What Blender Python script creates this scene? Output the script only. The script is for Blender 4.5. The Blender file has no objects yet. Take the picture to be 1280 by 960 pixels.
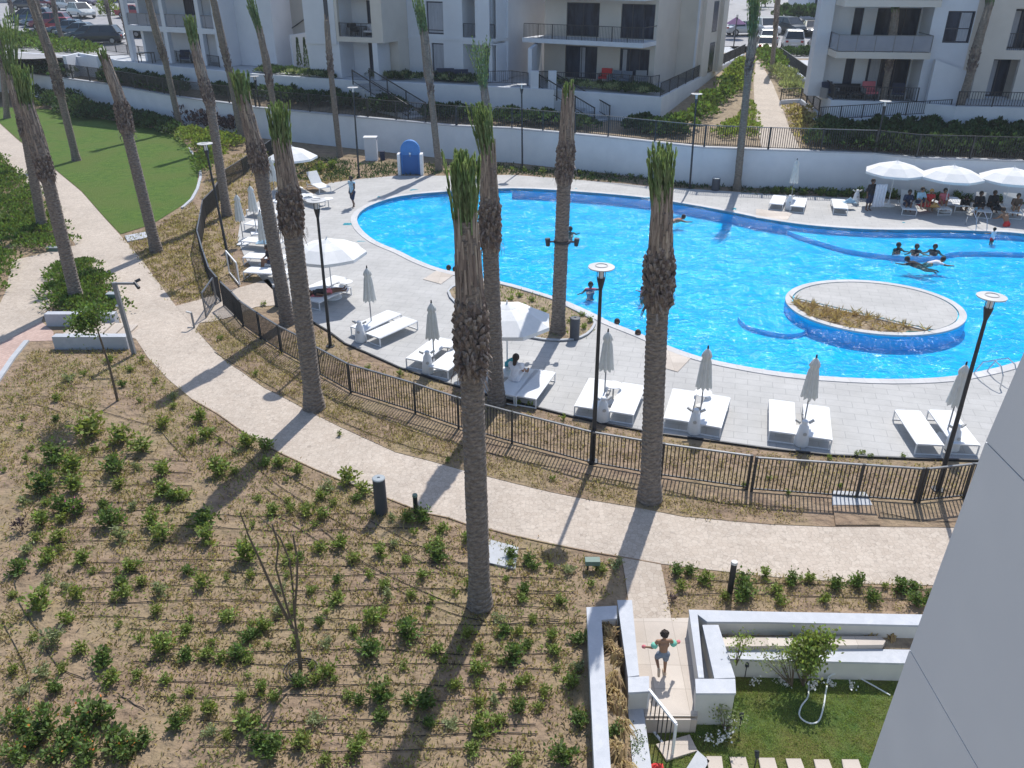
import bpy, bmesh, math, random
from mathutils import Vector, Matrix
from mathutils.geometry import tessellate_polygon
random.seed(7)
R = math.radians
scene = bpy.context.scene
COL = scene.collection
H = 12.5
FPX = 1024.0
TH = R(27.4)
CT, ST = math.cos(TH), math.sin(TH)

# ---------------------------------------------------------------- camera rays
def ray(px, py):
    a, b = px - 640.0, 480.0 - py
    return Vector((a, FPX*CT + b*ST, -FPX*ST + b*CT))
def P(px, py, z=0.0):
    d = ray(px, py); t = (z - H)/d.z
    return Vector((d.x*t, d.y*t, z))
def PY(px, py, Y):
    d = ray(px, py); t = Y/d.y
    return Vector((d.x*t, Y, H + d.z*t))
def px_per_m(v):
    return FPX/(v.y*CT + (H - v.z)*ST)

# ---------------------------------------------------------------- materials
MATS = {}
def newmat(name):
    m = bpy.data.materials.new(name); m.use_nodes = True
    nt = m.node_tree; nt.nodes.clear()
    out = nt.nodes.new('ShaderNodeOutputMaterial')
    b = nt.nodes.new('ShaderNodeBsdfPrincipled')
    nt.links.new(b.outputs[0], out.inputs[0])
    MATS[name] = m
    return m, nt, b
def rgba(c): return (c[0], c[1], c[2], 1.0)
def mat(name, c, rough=0.8, c2=None, scale=4.0, detail=6.0, lo=0.35, hi=0.65, bump=None, metal=0.0, spec=None, island=0.0, c3=None, scale3=0.3, stretch=None):
    m, nt, b = newmat(name)
    N, L = nt.nodes, nt.links
    b.inputs['Roughness'].default_value = rough
    b.inputs['Metallic'].default_value = metal
    if spec is not None: b.inputs['Specular IOR Level'].default_value = spec
    tc = N.new('ShaderNodeTexCoord'); vec = tc.outputs['Object']
    if stretch:
        mp = N.new('ShaderNodeMapping'); mp.inputs['Scale'].default_value = stretch
        L.new(vec, mp.inputs[0]); vec = mp.outputs[0]
    col = None
    if c2 is not None:
        n = N.new('ShaderNodeTexNoise'); n.inputs['Scale'].default_value = scale; n.inputs['Detail'].default_value = detail
        n.inputs['Roughness'].default_value = 0.65
        L.new(vec, n.inputs['Vector'])
        r = N.new('ShaderNodeValToRGB'); r.color_ramp.elements[0].position = lo; r.color_ramp.elements[1].position = hi
        r.color_ramp.elements[0].color = rgba(c); r.color_ramp.elements[1].color = rgba(c2)
        L.new(n.outputs['Fac'], r.inputs[0]); col = r.outputs[0]
        if c3 is not None:
            n3 = N.new('ShaderNodeTexNoise'); n3.inputs['Scale'].default_value = scale3; n3.inputs['Detail'].default_value = 5
            L.new(vec, n3.inputs['Vector'])
            r3 = N.new('ShaderNodeValToRGB'); r3.color_ramp.elements[0].position = .42; r3.color_ramp.elements[1].position = .62
            L.new(n3.outputs['Fac'], r3.inputs[0])
            mx = N.new('ShaderNodeMixRGB'); L.new(r3.outputs[0], mx.inputs[0]); L.new(col, mx.inputs[1]); mx.inputs[2].default_value = rgba(c3)
            col = mx.outputs[0]
    if island > 0:
        g = N.new('ShaderNodeNewGeometry')
        hs = N.new('ShaderNodeHueSaturation')
        if col is None: hs.inputs['Color'].default_value = rgba(c)
        else: L.new(col, hs.inputs['Color'])
        mr = N.new('ShaderNodeMapRange'); mr.inputs[3].default_value = 1 - island; mr.inputs[4].default_value = 1 + island
        L.new(g.outputs['Random Per Island'], mr.inputs[0]); L.new(mr.outputs[0], hs.inputs['Value'])
        mr2 = N.new('ShaderNodeMapRange'); mr2.inputs[3].default_value = .5 - island*.06; mr2.inputs[4].default_value = .5 + island*.03
        L.new(g.outputs['Random Per Island'], mr2.inputs[0]); L.new(mr2.outputs[0], hs.inputs['Hue'])
        col = hs.outputs[0]
    if col is None: b.inputs['Base Color'].default_value = rgba(c)
    else: L.new(col, b.inputs['Base Color'])
    if name.startswith(('leaf', 'palm_frond', 'hedge', 'dry_')):
        tl = N.new('ShaderNodeBsdfTranslucent'); mxs = N.new('ShaderNodeMixShader'); mxs.inputs[0].default_value = .38; out = [x for x in N if x.type == 'OUTPUT_MATERIAL'][0]
        if col is None: tl.inputs[0].default_value = rgba(c)
        else:
            gm = N.new('ShaderNodeMixRGB'); gm.blend_type = 'MULTIPLY'; gm.inputs[0].default_value = 1; gm.inputs[2].default_value = (1.25, 1.25, .7, 1); L.new(col, gm.inputs[1]); L.new(gm.outputs[0], tl.inputs[0])
        L.new(b.outputs[0], mxs.inputs[1]); L.new(tl.outputs[0], mxs.inputs[2]); L.new(mxs.outputs[0], out.inputs[0])
    if bump:
        n2 = N.new('ShaderNodeTexNoise'); n2.inputs['Scale'].default_value = bump[0]; n2.inputs['Detail'].default_value = 8
        L.new(vec, n2.inputs['Vector'])
        bp = N.new('ShaderNodeBump'); bp.inputs['Strength'].default_value = bump[1]; bp.inputs['Distance'].default_value = bump[2] if len(bump) > 2 else 0.02
        L.new(n2.outputs['Fac'], bp.inputs['Height']); L.new(bp.outputs[0], b.inputs['Normal'])
    return m
def paver(name, c, c2, joint, bw, bh, mortar=0.01, rot=0.0, rough=.8, nscale=.6, offset=.5):
    m, nt, b = newmat(name); N, L = nt.nodes, nt.links
    tc = N.new('ShaderNodeTexCoord'); mp = N.new('ShaderNodeMapping'); mp.inputs['Rotation'].default_value = (0, 0, rot)
    L.new(tc.outputs['Object'], mp.inputs[0])
    br = N.new('ShaderNodeTexBrick'); br.offset = offset
    br.inputs['Color1'].default_value = rgba(c); br.inputs['Color2'].default_value = rgba(c2); br.inputs['Mortar'].default_value = rgba(joint)
    br.inputs['Scale'].default_value = 1.0; br.inputs['Mortar Size'].default_value = mortar; br.inputs['Mortar Smooth'].default_value = .3
    br.inputs['Brick Width'].default_value = bw; br.inputs['Row Height'].default_value = bh
    L.new(mp.outputs[0], br.inputs['Vector'])
    n = N.new('ShaderNodeTexNoise'); n.inputs['Scale'].default_value = nscale; n.inputs['Detail'].default_value = 8; n.inputs['Roughness'].default_value = .7
    L.new(tc.outputs['Object'], n.inputs['Vector'])
    mr = N.new('ShaderNodeMapRange'); mr.inputs[1].default_value = .3; mr.inputs[2].default_value = .7; mr.inputs[3].default_value = .84; mr.inputs[4].default_value = 1.1
    L.new(n.outputs['Fac'], mr.inputs[0])
    hs = N.new('ShaderNodeHueSaturation'); L.new(br.outputs['Color'], hs.inputs['Color']); L.new(mr.outputs[0], hs.inputs['Value'])
    L.new(hs.outputs[0], b.inputs['Base Color']); b.inputs['Roughness'].default_value = rough
    n4 = N.new('ShaderNodeTexNoise'); n4.inputs['Scale'].default_value = 40; L.new(tc.outputs['Object'], n4.inputs['Vector'])
    ad = N.new('ShaderNodeMath'); ad.operation = 'ADD'; L.new(br.outputs['Fac'], ad.inputs[0]); 
    mu = N.new('ShaderNodeMath'); mu.operation = 'MULTIPLY'; mu.inputs[1].default_value = -.6; L.new(n4.outputs['Fac'], mu.inputs[0]); L.new(mu.outputs[0], ad.inputs[1])
    bp = N.new('ShaderNodeBump'); bp.invert = True; bp.inputs['Strength'].default_value = .35; bp.inputs['Distance'].default_value = .01
    L.new(ad.outputs[0], bp.inputs['Height']); L.new(bp.outputs[0], b.inputs['Normal'])
    return m
def cobble(name, c, c2):
    m, nt, b = newmat(name); N, L = nt.nodes, nt.links
    tc = N.new('ShaderNodeTexCoord')
    v = N.new('ShaderNodeTexVoronoi'); v.inputs['Scale'].default_value = 9.0; v.inputs['Randomness'].default_value = .75
    L.new(tc.outputs['Object'], v.inputs['Vector'])
    r = N.new('ShaderNodeValToRGB'); r.color_ramp.elements[0].color = rgba(c); r.color_ramp.elements[1].color = rgba(c2)
    sp = N.new('ShaderNodeSeparateColor'); L.new(v.outputs['Color'], sp.inputs[0]); L.new(sp.outputs[0], r.inputs[0])
    n = N.new('ShaderNodeTexNoise'); n.inputs['Scale'].default_value = .5; n.inputs['Detail'].default_value = 8; n.inputs['Roughness'].default_value = .7
    L.new(tc.outputs['Object'], n.inputs['Vector'])
    mr = N.new('ShaderNodeMapRange'); mr.inputs[1].default_value = .3; mr.inputs[2].default_value = .7; mr.inputs[3].default_value = .86; mr.inputs[4].default_value = 1.08
    L.new(n.outputs['Fac'], mr.inputs[0])
    v2 = N.new('ShaderNodeTexVoronoi'); v2.feature = 'DISTANCE_TO_EDGE'; v2.inputs['Scale'].default_value = 9.0; v2.inputs['Randomness'].default_value = .75
    L.new(tc.outputs['Object'], v2.inputs['Vector'])
    r2 = N.new('ShaderNodeMapRange'); r2.inputs[1].default_value = 0; r2.inputs[2].default_value = .07; r2.inputs[3].default_value = .72; r2.inputs[4].default_value = 1
    L.new(v2.outputs['Distance'], r2.inputs[0])
    mm = N.new('ShaderNodeMath'); mm.operation = 'MULTIPLY'; L.new(mr.outputs[0], mm.inputs[0]); L.new(r2.outputs[0], mm.inputs[1])
    hs = N.new('ShaderNodeHueSaturation'); L.new(r.outputs[0], hs.inputs['Color']); L.new(mm.outputs[0], hs.inputs['Value'])
    L.new(hs.outputs[0], b.inputs['Base Color']); b.inputs['Roughness'].default_value = .85
    bp = N.new('ShaderNodeBump'); bp.inputs['Strength'].default_value = .3; bp.inputs['Distance'].default_value = .008
    L.new(r2.outputs[0], bp.inputs['Height']); L.new(bp.outputs[0], b.inputs['Normal'])
    return m

M = {}
M['soil'] = mat('soil', (.16,.11,.075), .95, (.37,.27,.185), 1.9, 14, .3, .7, bump=(3.4,1.0,.20), c3=(.28,.215,.13), scale3=.5)
M['soil_dark'] = mat('planter_soil', (.20,.15,.105), .95, (.38,.30,.20), 3, 10, bump=(8,1.0,.08))
M['path'] = cobble('path_cobbles', (.46,.39,.325), (.54,.47,.40))
M['ramp'] = cobble('ramp_cobbles', (.44,.37,.305), (.52,.45,.38))
M['pink'] = paver('pink_pavers', (.47,.33,.28), (.54,.39,.335), (.36,.27,.23), .2, .1, .006, .5)
M['deck'] = paver('deck_pavers', (.43,.428,.42), (.455,.452,.445), (.31,.31,.31), .8, .4, .010, .25)
M['coping'] = paver('coping_stone', (.52,.52,.53), (.57,.57,.575), (.4,.4,.4), .5, .5, .006)
M['patio'] = paver('patio_tiles', (.48,.42,.365), (.60,.54,.48), (.38,.33,.28), .6, .6, .006, 0.03, offset=0.0)
M['asphalt'] = mat('parking_paving', (.27,.27,.285), .85, (.35,.35,.36), 1.0, bump=(20,.3))
M['road'] = mat('road_asphalt', (.19,.19,.20), .85, (.25,.25,.26), 1.0, bump=(20,.3))
M['lawn'] = mat('lawn_grass', (.055,.135,.008), .95, (.115,.20,.018), 2.2, 14, .35, .65, bump=(24,1.0,.12), c3=(.105,.165,.02), scale3=.35)
M['garden'] = mat('garden_grass', (.06,.125,.022), .95, (.13,.19,.045), 4, 10, .35, .65, bump=(50,1.0,.05), c3=(.15,.15,.04), scale3=1.2)
M['conc'] = mat('pale_concrete', (.40,.42,.45), .8, (.46,.48,.51), 3, bump=(30,.2,.005))
M['capstone'] = mat('wall_capstone', (.40,.425,.47), .65, (.50,.52,.565), 7, 10, bump=(40,.15,.004), c3=(.42,.445,.49), scale3=2.0)
M['render'] = mat('white_render', (.64,.67,.72), .9, (.72,.745,.79), .7, 8, bump=(60,.15,.004))
M['render2'] = mat('beige_render', (.40,.38,.36), .9, (.46,.435,.41), .5, 8, bump=(60,.15,.004))
M['renderg'] = mat('garden_render', (.55,.55,.53), .9, (.62,.61,.58), 1.5, 8, bump=(60,.15,.004))
M['bwhite'] = mat('facade_white', (.62,.645,.70), .9, (.70,.725,.775), .35, 8, bump=(60,.1,.004))
M['bcream'] = mat('facade_cream', (.58,.54,.49), .9, (.66,.62,.565), .35, 8, bump=(60,.1,.004))
M['nearwall'] = mat('painted_panel', (.70,.71,.73), .85, (.76,.77,.785), .5, 8, bump=(90,.12,.003), c3=(.72,.73,.75), scale3=.9)
M['joint'] = mat('joint_seal', (.10,.10,.12), .9)
M['dark'] = mat('dark_metal', (.028,.032,.040), .45, (.05,.055,.065), 3, metal=.4)
M['rail'] = mat('rail_metal', (.13,.14,.155), .38, (.17,.18,.20), 4, metal=.5)
M['discgrey'] = mat('lamp_disc', (.46,.46,.46), .5, (.54,.54,.53), 3)
M['disclit'] = M['discgrey']
M['steel'] = mat('steel', (.6,.62,.65), .25, metal=1.0)
M['white'] = mat('white_plastic', (.74,.75,.77), .6, (.80,.81,.83), 2)
M['fabricw'] = mat('white_fabric', (.70,.72,.75), .9, (.76,.78,.80), 5, bump=(120,.3,.003))
M['canopy'] = mat('umbrella_canvas', (.72,.73,.73), .9, (.79,.79,.79), 3, bump=(30,.3,.01))
M['canopyf'] = mat('folded_canvas', (.60,.60,.575), .9, (.68,.68,.65), 4, bump=(25,.5,.01))
M['glass'] = mat('window_glass', (.012,.020,.040), .2, (.035,.05,.085), .9, 4, .4, .6, stretch=(2.5,2.5,.6), spec=.2)
M['curtain'] = mat('pale_curtain', (.30,.32,.37), .5, (.42,.44,.50), 7, 3, stretch=(3,3,.2))
M['frame'] = mat('window_frame', (.05,.055,.075), .5)
M['balglass'] = mat('balcony_glass', (.22,.25,.31), .15, (.26,.29,.35), 1)
M['trunk'] = mat('palm_trunk', (.12,.10,.088), .95, (.34,.29,.25), 9, 10, .35, .7, bump=(24,1.0,.03), stretch=(1,1,2.2), island=0)
M['trunkfar'] = mat('palm_trunk_grey', (.15,.125,.105), .95, (.30,.26,.22), 6, 10, .35, .7, bump=(24,1.0,.03), stretch=(1,1,2.2))
M['boot'] = mat('palm_boots', (.105,.082,.07), .95, (.28,.23,.20), 9, 8, bump=(40,.8,.02), island=.45)
M['fibre'] = mat('palm_fibre', (.17,.135,.11), .95, (.40,.325,.265), 7, 8, bump=(30,.8,.02), stretch=(3,3,.35), island=.3)
M['frond'] = mat('palm_frond', (.11,.19,.075), .65, (.27,.34,.17), 3, 5, island=.45)
M['frondfar'] = mat('palm_frond_dark', (.09,.165,.08), .7, (.19,.27,.13), 3, 5, island=.35)
M['leafA'] = mat('leaf_green', (.15,.22,.045), .7, (.27,.34,.09), 6, island=.5)
M['leafB'] = mat('leaf_dark', (.08,.15,.035), .7, (.16,.23,.06), 6, island=.5)
M['leafC'] = mat('leaf_yellowgreen', (.18,.24,.055), .65, (.28,.32,.09), 6, island=.4)
M['leafP'] = mat('leaf_pale', (.22,.27,.13), .7, (.32,.36,.2), 6, island=.4)
M['hedge'] = mat('hedge_leaf', (.035,.07,.032), .75, (.065,.115,.045), 3, island=.5)
M['redleaf'] = mat('reddish_leaf', (.07,.045,.05), .8, (.13,.08,.07), 4, island=.5)
M['magenta'] = mat('magenta_flower', (.45,.08,.28), .7, island=.4)
M['orange'] = mat('orange_flower', (.6,.2,.04), .7, island=.3)
M['petal'] = mat('white_petals', (.75,.75,.72), .8, island=.15)
M['dry'] = mat('dry_grass', (.36,.27,.13), .95, (.50,.39,.22), 5, island=.4)
M['litter'] = mat('dry_weeds', (.24,.22,.09), .95, (.42,.35,.19), 1.2, 6, island=.55)
M['twig'] = mat('twig', (.13,.10,.07), .9)
M['hose'] = mat('black_hose', (.025,.022,.02), .6)
M['whitehose'] = mat('pale_hose', (.62,.66,.66), .5)
M['bin'] = mat('bin_metal', (.055,.065,.085), .5, (.075,.085,.105), 3, metal=.2)
M['binlid'] = mat('bin_lid', (.30,.34,.37), .5)
M['greenbox'] = mat('green_box', (.13,.20,.17), .6)
M['blue'] = mat('blue_paint', (.05,.20,.52), .6, (.07,.24,.60), 2)
M['bluedk'] = mat('blue_paint_dark', (.03,.13,.38), .6)
M['grey'] = mat('grey_metal', (.22,.23,.25), .5)
M['skin'] = mat('skin_light', (.42,.25,.17), .6)
M['skind'] = mat('skin_dark', (.16,.085,.055), .6)
M['skinm'] = mat('skin_medium', (.30,.165,.10), .6)
M['hair'] = mat('dark_hair', (.02,.014,.012), .7, (.05,.03,.02), 30, bump=(60,1,.01))
def plain(n, c, r=.85): return mat(n, c, r, tuple(min(1, x*1.15) for x in c), 12)
M['navy'] = plain('navy_cloth', (.03,.04,.08)); M['black'] = plain('black_cloth', (.02,.02,.025)); M['ltblue'] = plain('light_blue_cloth', (.35,.50,.60))
M['greyblue'] = plain('grey_blue_cloth', (.16,.19,.24)); M['red'] = plain('red_cloth', (.55,.04,.04)); M['pinkc'] = plain('pink_cloth', (.55,.15,.18))
M['teal'] = plain('teal_cloth', (.05,.30,.36)); M['whitec'] = plain('white_cloth', (.72,.72,.76)); M['float'] = plain('green_float', (.18,.50,.38)); M['orangec'] = plain('orange_cloth', (.6,.35,.12))
M['brown'] = plain('brown_cloth', (.12,.08,.06)); M['tan'] = plain('tan_cloth', (.5,.4,.3))
M['tyre'] = mat('tyre', (.02,.02,.02), .8); M['rim'] = mat('rim', (.35,.35,.36), .4, metal=.7)
M['carglass'] = mat('car_glass', (.02,.03,.04), .08, spec=.8)
M['headl'] = mat('headlight_glass', (.6,.6,.6), .15); M['taill'] = mat('tail_light', (.35,.02,.02), .3)

def pool_tile():
    m, nt, b = newmat('pool_tiles'); N, L = nt.nodes, nt.links
    b.inputs['Roughness'].default_value = .6
    tc = N.new('ShaderNodeTexCoord')
    n = N.new('ShaderNodeTexNoise'); n.inputs['Scale'].default_value = .5; L.new(tc.outputs['Object'], n.inputs['Vector'])
    r = N.new('ShaderNodeValToRGB'); r.color_ramp.elements[0].color = (.008,.60,.88,1); r.color_ramp.elements[1].color = (.015,.64,.92,1)
    L.new(n.outputs['Fac'], r.inputs[0]); L.new(r.outputs[0], b.inputs['Base Color'])
    return m
M['pool'] = pool_tile()
def water_mat():
    m = bpy.data.materials.new('pool_water'); m.use_nodes = True; nt = m.node_tree; nt.nodes.clear(); N, L = nt.nodes, nt.links
    out = N.new('ShaderNodeOutputMaterial'); mix = N.new('ShaderNodeMixShader'); L.new(mix.outputs[0], out.inputs[0])
    tr = N.new('ShaderNodeBsdfTransparent'); gl = N.new('ShaderNodeBsdfGlossy'); gl.inputs['Roughness'].default_value = .15
    tc = N.new('ShaderNodeTexCoord')
    mp = N.new('ShaderNodeMapping'); mp.inputs['Scale'].default_value = (1.0, 1.7, 1); L.new(tc.outputs['Object'], mp.inputs[0])
    n1 = N.new('ShaderNodeTexNoise'); n1.inputs['Scale'].default_value = 1.5; n1.inputs['Detail'].default_value = 3; n1.inputs['Distortion'].default_value = 1.2
    L.new(mp.outputs[0], n1.inputs['Vector'])
    n2 = N.new('ShaderNodeTexNoise'); n2.inputs['Scale'].default_value = 5.5; n2.inputs['Detail'].default_value = 2; n2.inputs['Distortion'].default_value = .8
    L.new(mp.outputs[0], n2.inputs['Vector'])
    ad = N.new('ShaderNodeMath'); ad.operation = 'MULTIPLY_ADD'; ad.inputs[1].default_value = .35; L.new(n2.outputs['Fac'], ad.inputs[0]); L.new(n1.outputs['Fac'], ad.inputs[2])
    bp = N.new('ShaderNodeBump'); bp.inputs['Strength'].default_value = 1.0; bp.inputs['Distance'].default_value = .16
    L.new(ad.outputs[0], bp.inputs['Height']); L.new(bp.outputs[0], gl.inputs['Normal'])
    fr = N.new('ShaderNodeFresnel'); fr.inputs['IOR'].default_value = 1.33; L.new(bp.outputs[0], fr.inputs['Normal'])
    fm = N.new('ShaderNodeMath'); fm.operation = 'MULTIPLY'; fm.inputs[1].default_value = .62; L.new(fr.outputs[0], fm.inputs[0]); L.new(fm.outputs[0], mix.inputs[0]); L.new(tr.outputs[0], mix.inputs[1]); L.new(gl.outputs[0], mix.inputs[2])
    # ripples bend the light: colour of the water body varies gently with the swell
    r = N.new('ShaderNodeValToRGB'); r.color_ramp.elements[0].position = .55; r.color_ramp.elements[1].position = .80
    r.color_ramp.elements[0].color = (.15,.79,.97,1); r.color_ramp.elements[1].color = (.36,.88,.99,1)
    L.new(ad.outputs[0], r.inputs[0]); L.new(r.outputs[0], tr.inputs[0])
    MATS['pool_water'] = m
    return m
M['water'] = water_mat()

# ---------------------------------------------------------------- mesh builder
class MB:
    def __init__(s): s.v = []; s.f = []
    def add(s, vs, fs):
        o = len(s.v); s.v += [tuple(x) for x in vs]; s.f += [tuple(i + o for i in f) for f in fs]
    def obox(s, c, ax, ay, az):
        c = Vector(c); vs = []
        for k in (-1, 1):
            for j in (-1, 1):
                for i in (-1, 1): vs.append(c + ax*i + ay*j + az*k)
        s.add(vs, [(0,2,3,1),(4,5,7,6),(0,1,5,4),(2,6,7,3),(0,4,6,2),(1,3,7,5)])
    def box(s, x0, x1, y0, y1, z0, z1):
        s.obox(((x0+x1)/2, (y0+y1)/2, (z0+z1)/2), Vector(((x1-x0)/2,0,0)), Vector((0,(y1-y0)/2,0)), Vector((0,0,(z1-z0)/2)))
    def bar(s, a, b, w, h=None, up=Vector((0,0,1))):
        a, b = Vector(a), Vector(b); h = h or w; d = b - a
        if d.length < 1e-6: return
        x = d.normalized(); y = up.cross(x)
        if y.length < 1e-4: y = Vector((1,0,0)).cross(x)
        y.normalize(); z = x.cross(y)
        s.obox((a+b)/2, d/2, y*w/2, z*h/2)
    def cyl(s, a, b, r0, r1=None, n=12, cap=True):
        a, b = Vector(a), Vector(b); r1 = r0 if r1 is None else r1
        x = (b-a).normalized(); y = x.orthogonal().normalized(); z = x.cross(y); vs = []
        for p, r in ((a, r0), (b, r1)):
            for i in range(n):
                t = 2*math.pi*i/n; vs.append(p + y*math.cos(t)*r + z*math.sin(t)*r)
        fs = [(i, (i+1) % n, n+(i+1) % n, n+i) for i in range(n)]
        if cap: fs += [tuple(range(n-1, -1, -1)), tuple(range(n, 2*n))]
        s.add(vs, fs)
    def tube(s, pts, r, n=8):
        pts = [Vector(p) for p in pts]; rs = r if isinstance(r, (list, tuple)) else [r]*len(pts); rings = []
        y = None
        for i, p in enumerate(pts):
            d = (pts[min(i+1, len(pts)-1)] - pts[max(i-1, 0)])
            d = d.normalized() if d.length > 1e-9 else Vector((0,0,1))
            if y is None: y = d.orthogonal().normalized()
            else:
                y = (y - d*y.dot(d))
                y = y.normalized() if y.length > 1e-6 else d.orthogonal().normalized()
            z = d.cross(y)
            rings.append([p + y*math.cos(2*math.pi*k/n)*rs[i] + z*math.sin(2*math.pi*k/n)*rs[i] for k in range(n)])
        vs = [v for q in rings for v in q]; fs = []
        for i in range(len(pts)-1):
            for k in range(n): fs.append((i*n+k, i*n+(k+1) % n, (i+1)*n+(k+1) % n, (i+1)*n+k))
        fs += [tuple(range(n-1, -1, -1)), tuple(range((len(pts)-1)*n, len(pts)*n))]
        s.add(vs, fs)
    def lathe(s, prof, c, n=16, cap=True):
        c = Vector(c); vs = []; fs = []
        for r, z in prof:
            for k in range(n): vs.append(c + Vector((math.cos(2*math.pi*k/n)*r, math.sin(2*math.pi*k/n)*r, z)))
        for i in range(len(prof)-1):
            for k in range(n): fs.append((i*n+k, i*n+(k+1) % n, (i+1)*n+(k+1) % n, (i+1)*n+k))
        if cap: fs += [tuple(range(n-1, -1, -1)), tuple(range((len(prof)-1)*n, len(prof)*n))]
        s.add(vs, fs)
    def prism(s, poly, z0, z1, cap_bottom=True):
        n = len(poly)
        ar = sum(poly[i][0]*poly[(i+1) % n][1] - poly[(i+1) % n][0]*poly[i][1] for i in range(n))
        if ar < 0: poly = list(reversed(poly))
        a = z0 if isinstance(z0, (list, tuple)) else [z0]*n; b = z1 if isinstance(z1, (list, tuple)) else [z1]*n
        vs = [(p[0], p[1], a[i]) for i, p in enumerate(poly)] + [(p[0], p[1], b[i]) for i, p in enumerate(poly)]
        fs = [(i, (i+1) % n, n+(i+1) % n, n+i) for i in range(n)]
        tri = tessellate_polygon([[Vector((p[0], p[1], 0)) for p in poly]])
        for t in tri:
            p0, p1, p2 = [Vector(poly[k][:2]) for k in t]
            if (p1-p0).cross(p2-p0) < 0: t = (t[0], t[2], t[1])
            fs.append(tuple(n+k for k in t))
            if cap_bottom: fs.append((t[0], t[2], t[1]))
        s.add(vs, fs)
    def sphere(s, c, r, n=10, sx=1, sy=1, sz=1):
        c = Vector(c); m = max(4, n//2+1); vs = []; fs = []
        for i in range(m+1):
            ph = math.pi*i/m
            for k in range(n):
                t = 2*math.pi*k/n
                vs.append(c + Vector((math.sin(ph)*math.cos(t)*r*sx, math.sin(ph)*math.sin(t)*r*sy, -math.cos(ph)*r*sz)))
        for i in range(m):
            for k in range(n): fs.append((i*n+k, i*n+(k+1) % n, (i+1)*n+(k+1) % n, (i+1)*n+k))
        s.add(vs, fs)
    def capsule(s, a, b, ra, rb, n=12, flat=None):
        a, b = Vector(a), Vector(b); x = (b-a)
        x = x.normalized() if x.length > 1e-6 else Vector((0,0,1))
        y = x.orthogonal().normalized(); z = x.cross(y); vs = []; fs = []; st = []
        for i in range(5): t = math.pi/2*(i/4.0); st.append((a - x*ra*math.cos(t), max(1e-4, ra*math.sin(t))))
        for i in range(5): t = math.pi/2*(1-i/4.0); st.append((b + x*rb*math.cos(t), max(1e-4, rb*math.sin(t))))
        for c, r in st:
            for k in range(n): vs.append(c + y*math.cos(2*math.pi*k/n)*r + z*math.sin(2*math.pi*k/n)*r)
        for i in range(len(st)-1):
            for k in range(n): fs.append((i*n+k, i*n+(k+1) % n, (i+1)*n+(k+1) % n, (i+1)*n+k))
        fs += [tuple(range(n-1, -1, -1)), tuple(range((len(st)-1)*n, len(st)*n))]
        s.add(vs, fs)
    def leaf(s, c, d, w, up=None):
        c, d = Vector(c), Vector(d); sd = d.cross(Vector((random.uniform(-1,1), random.uniform(-1,1), random.uniform(-1,1))))
        if sd.length < 1e-6: sd = d.orthogonal()
        sd.normalize(); s.add([c, c + d*.5 + sd*w/2, c + d, c + d*.5 - sd*w/2], [(0,1,2,3)])
    def mesh(s, name, smooth=False):
        me = bpy.data.meshes.new(name); me.from_pydata(s.v, [], s.f); me.update()
        if smooth: me.polygons.foreach_set('use_smooth', [True]*len(me.polygons))
        return me
XF = {}
def tag(o, label=None, cat=None, group=None, kind=None):
    if label: o['label'] = label
    if cat: o['category'] = cat
    if group: o['group'] = group
    if kind: o['kind'] = kind
    return o
def thing(name, loc=(0,0,0), rz=0.0, label=None, cat=None, group=None):
    o = bpy.data.objects.new(name, None); COL.objects.link(o); o.empty_display_size = .2
    o.location = loc; o.rotation_euler = (0, 0, rz)
    XF[o.name] = Matrix.Translation(Vector(loc)) @ Matrix.Rotation(rz, 4, 'Z')
    return tag(o, label, cat, group)
def part(name, mb, m, parent=None, local=False, smooth=False, label=None):
    me = mb.mesh(name, smooth)
    me.materials.append(m)
    o = bpy.data.objects.new(name, me); COL.objects.link(o)
    if parent is not None:
        x = XF.get(parent.name, Matrix.Identity(4))
        if not local: me.transform(x.inverted())
        o.parent = parent; XF[o.name] = x
    if label: o['label'] = label
    return o
def solo(name, mb, m, label=None, cat=None, group=None, kind=None, smooth=False, origin=None):
    """a thing that is one mesh; origin at its base"""
    me = mb.mesh(name, smooth); me.materials.append(m)
    o = bpy.data.objects.new(name, me); COL.objects.link(o)
    if origin is not None:
        me.transform(Matrix.Translation(-Vector(origin))); o.location = origin
    return tag(o, label, cat, group, kind)
def kids(o): return [c for c in bpy.data.objects if c.parent == o]
TREE = {}
def copy_tree(src, loc, rz=0.0, label=None, group=None, scale=None):
    r = src.copy(); COL.objects.link(r); r.location = loc; r.rotation_euler = (0, 0, rz)
    if scale: r.scale = (scale,)*3 if not isinstance(scale, (tuple, list)) else scale
    if label: r['label'] = label
    if group: r['group'] = group
    if src.name not in TREE:
        TREE[src.name] = [(c, [g for g in kids(c)]) for c in kids(src)]
    for c, gs in TREE[src.name]:
        c2 = c.copy(); COL.objects.link(c2); c2.parent = r
        for g in gs:
            g2 = g.copy(); COL.objects.link(g2); g2.parent = c2
    return r
def sheet(name, polys, z, m, kind='structure', zf=None):
    """flat ground sheet: polys = [outer, hole, hole...] lists of xy"""
    pl = [[Vector((p[0], p[1], 0)) for p in q] for q in polys]
    tri = tessellate_polygon(pl); flat = [p for q in pl for p in q]; fs = []
    for t in tri:
        a, b, c = [flat[i] for i in t]
        if (b-a).xy.cross((c-a).xy) < 0: t = (t[0], t[2], t[1])
        fs.append(tuple(t))
    mb = MB(); mb.add([(p.x, p.y, zf(p.x, p.y) if zf else z) for p in flat], fs)
    return solo(name, mb, m, kind=kind)
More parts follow.
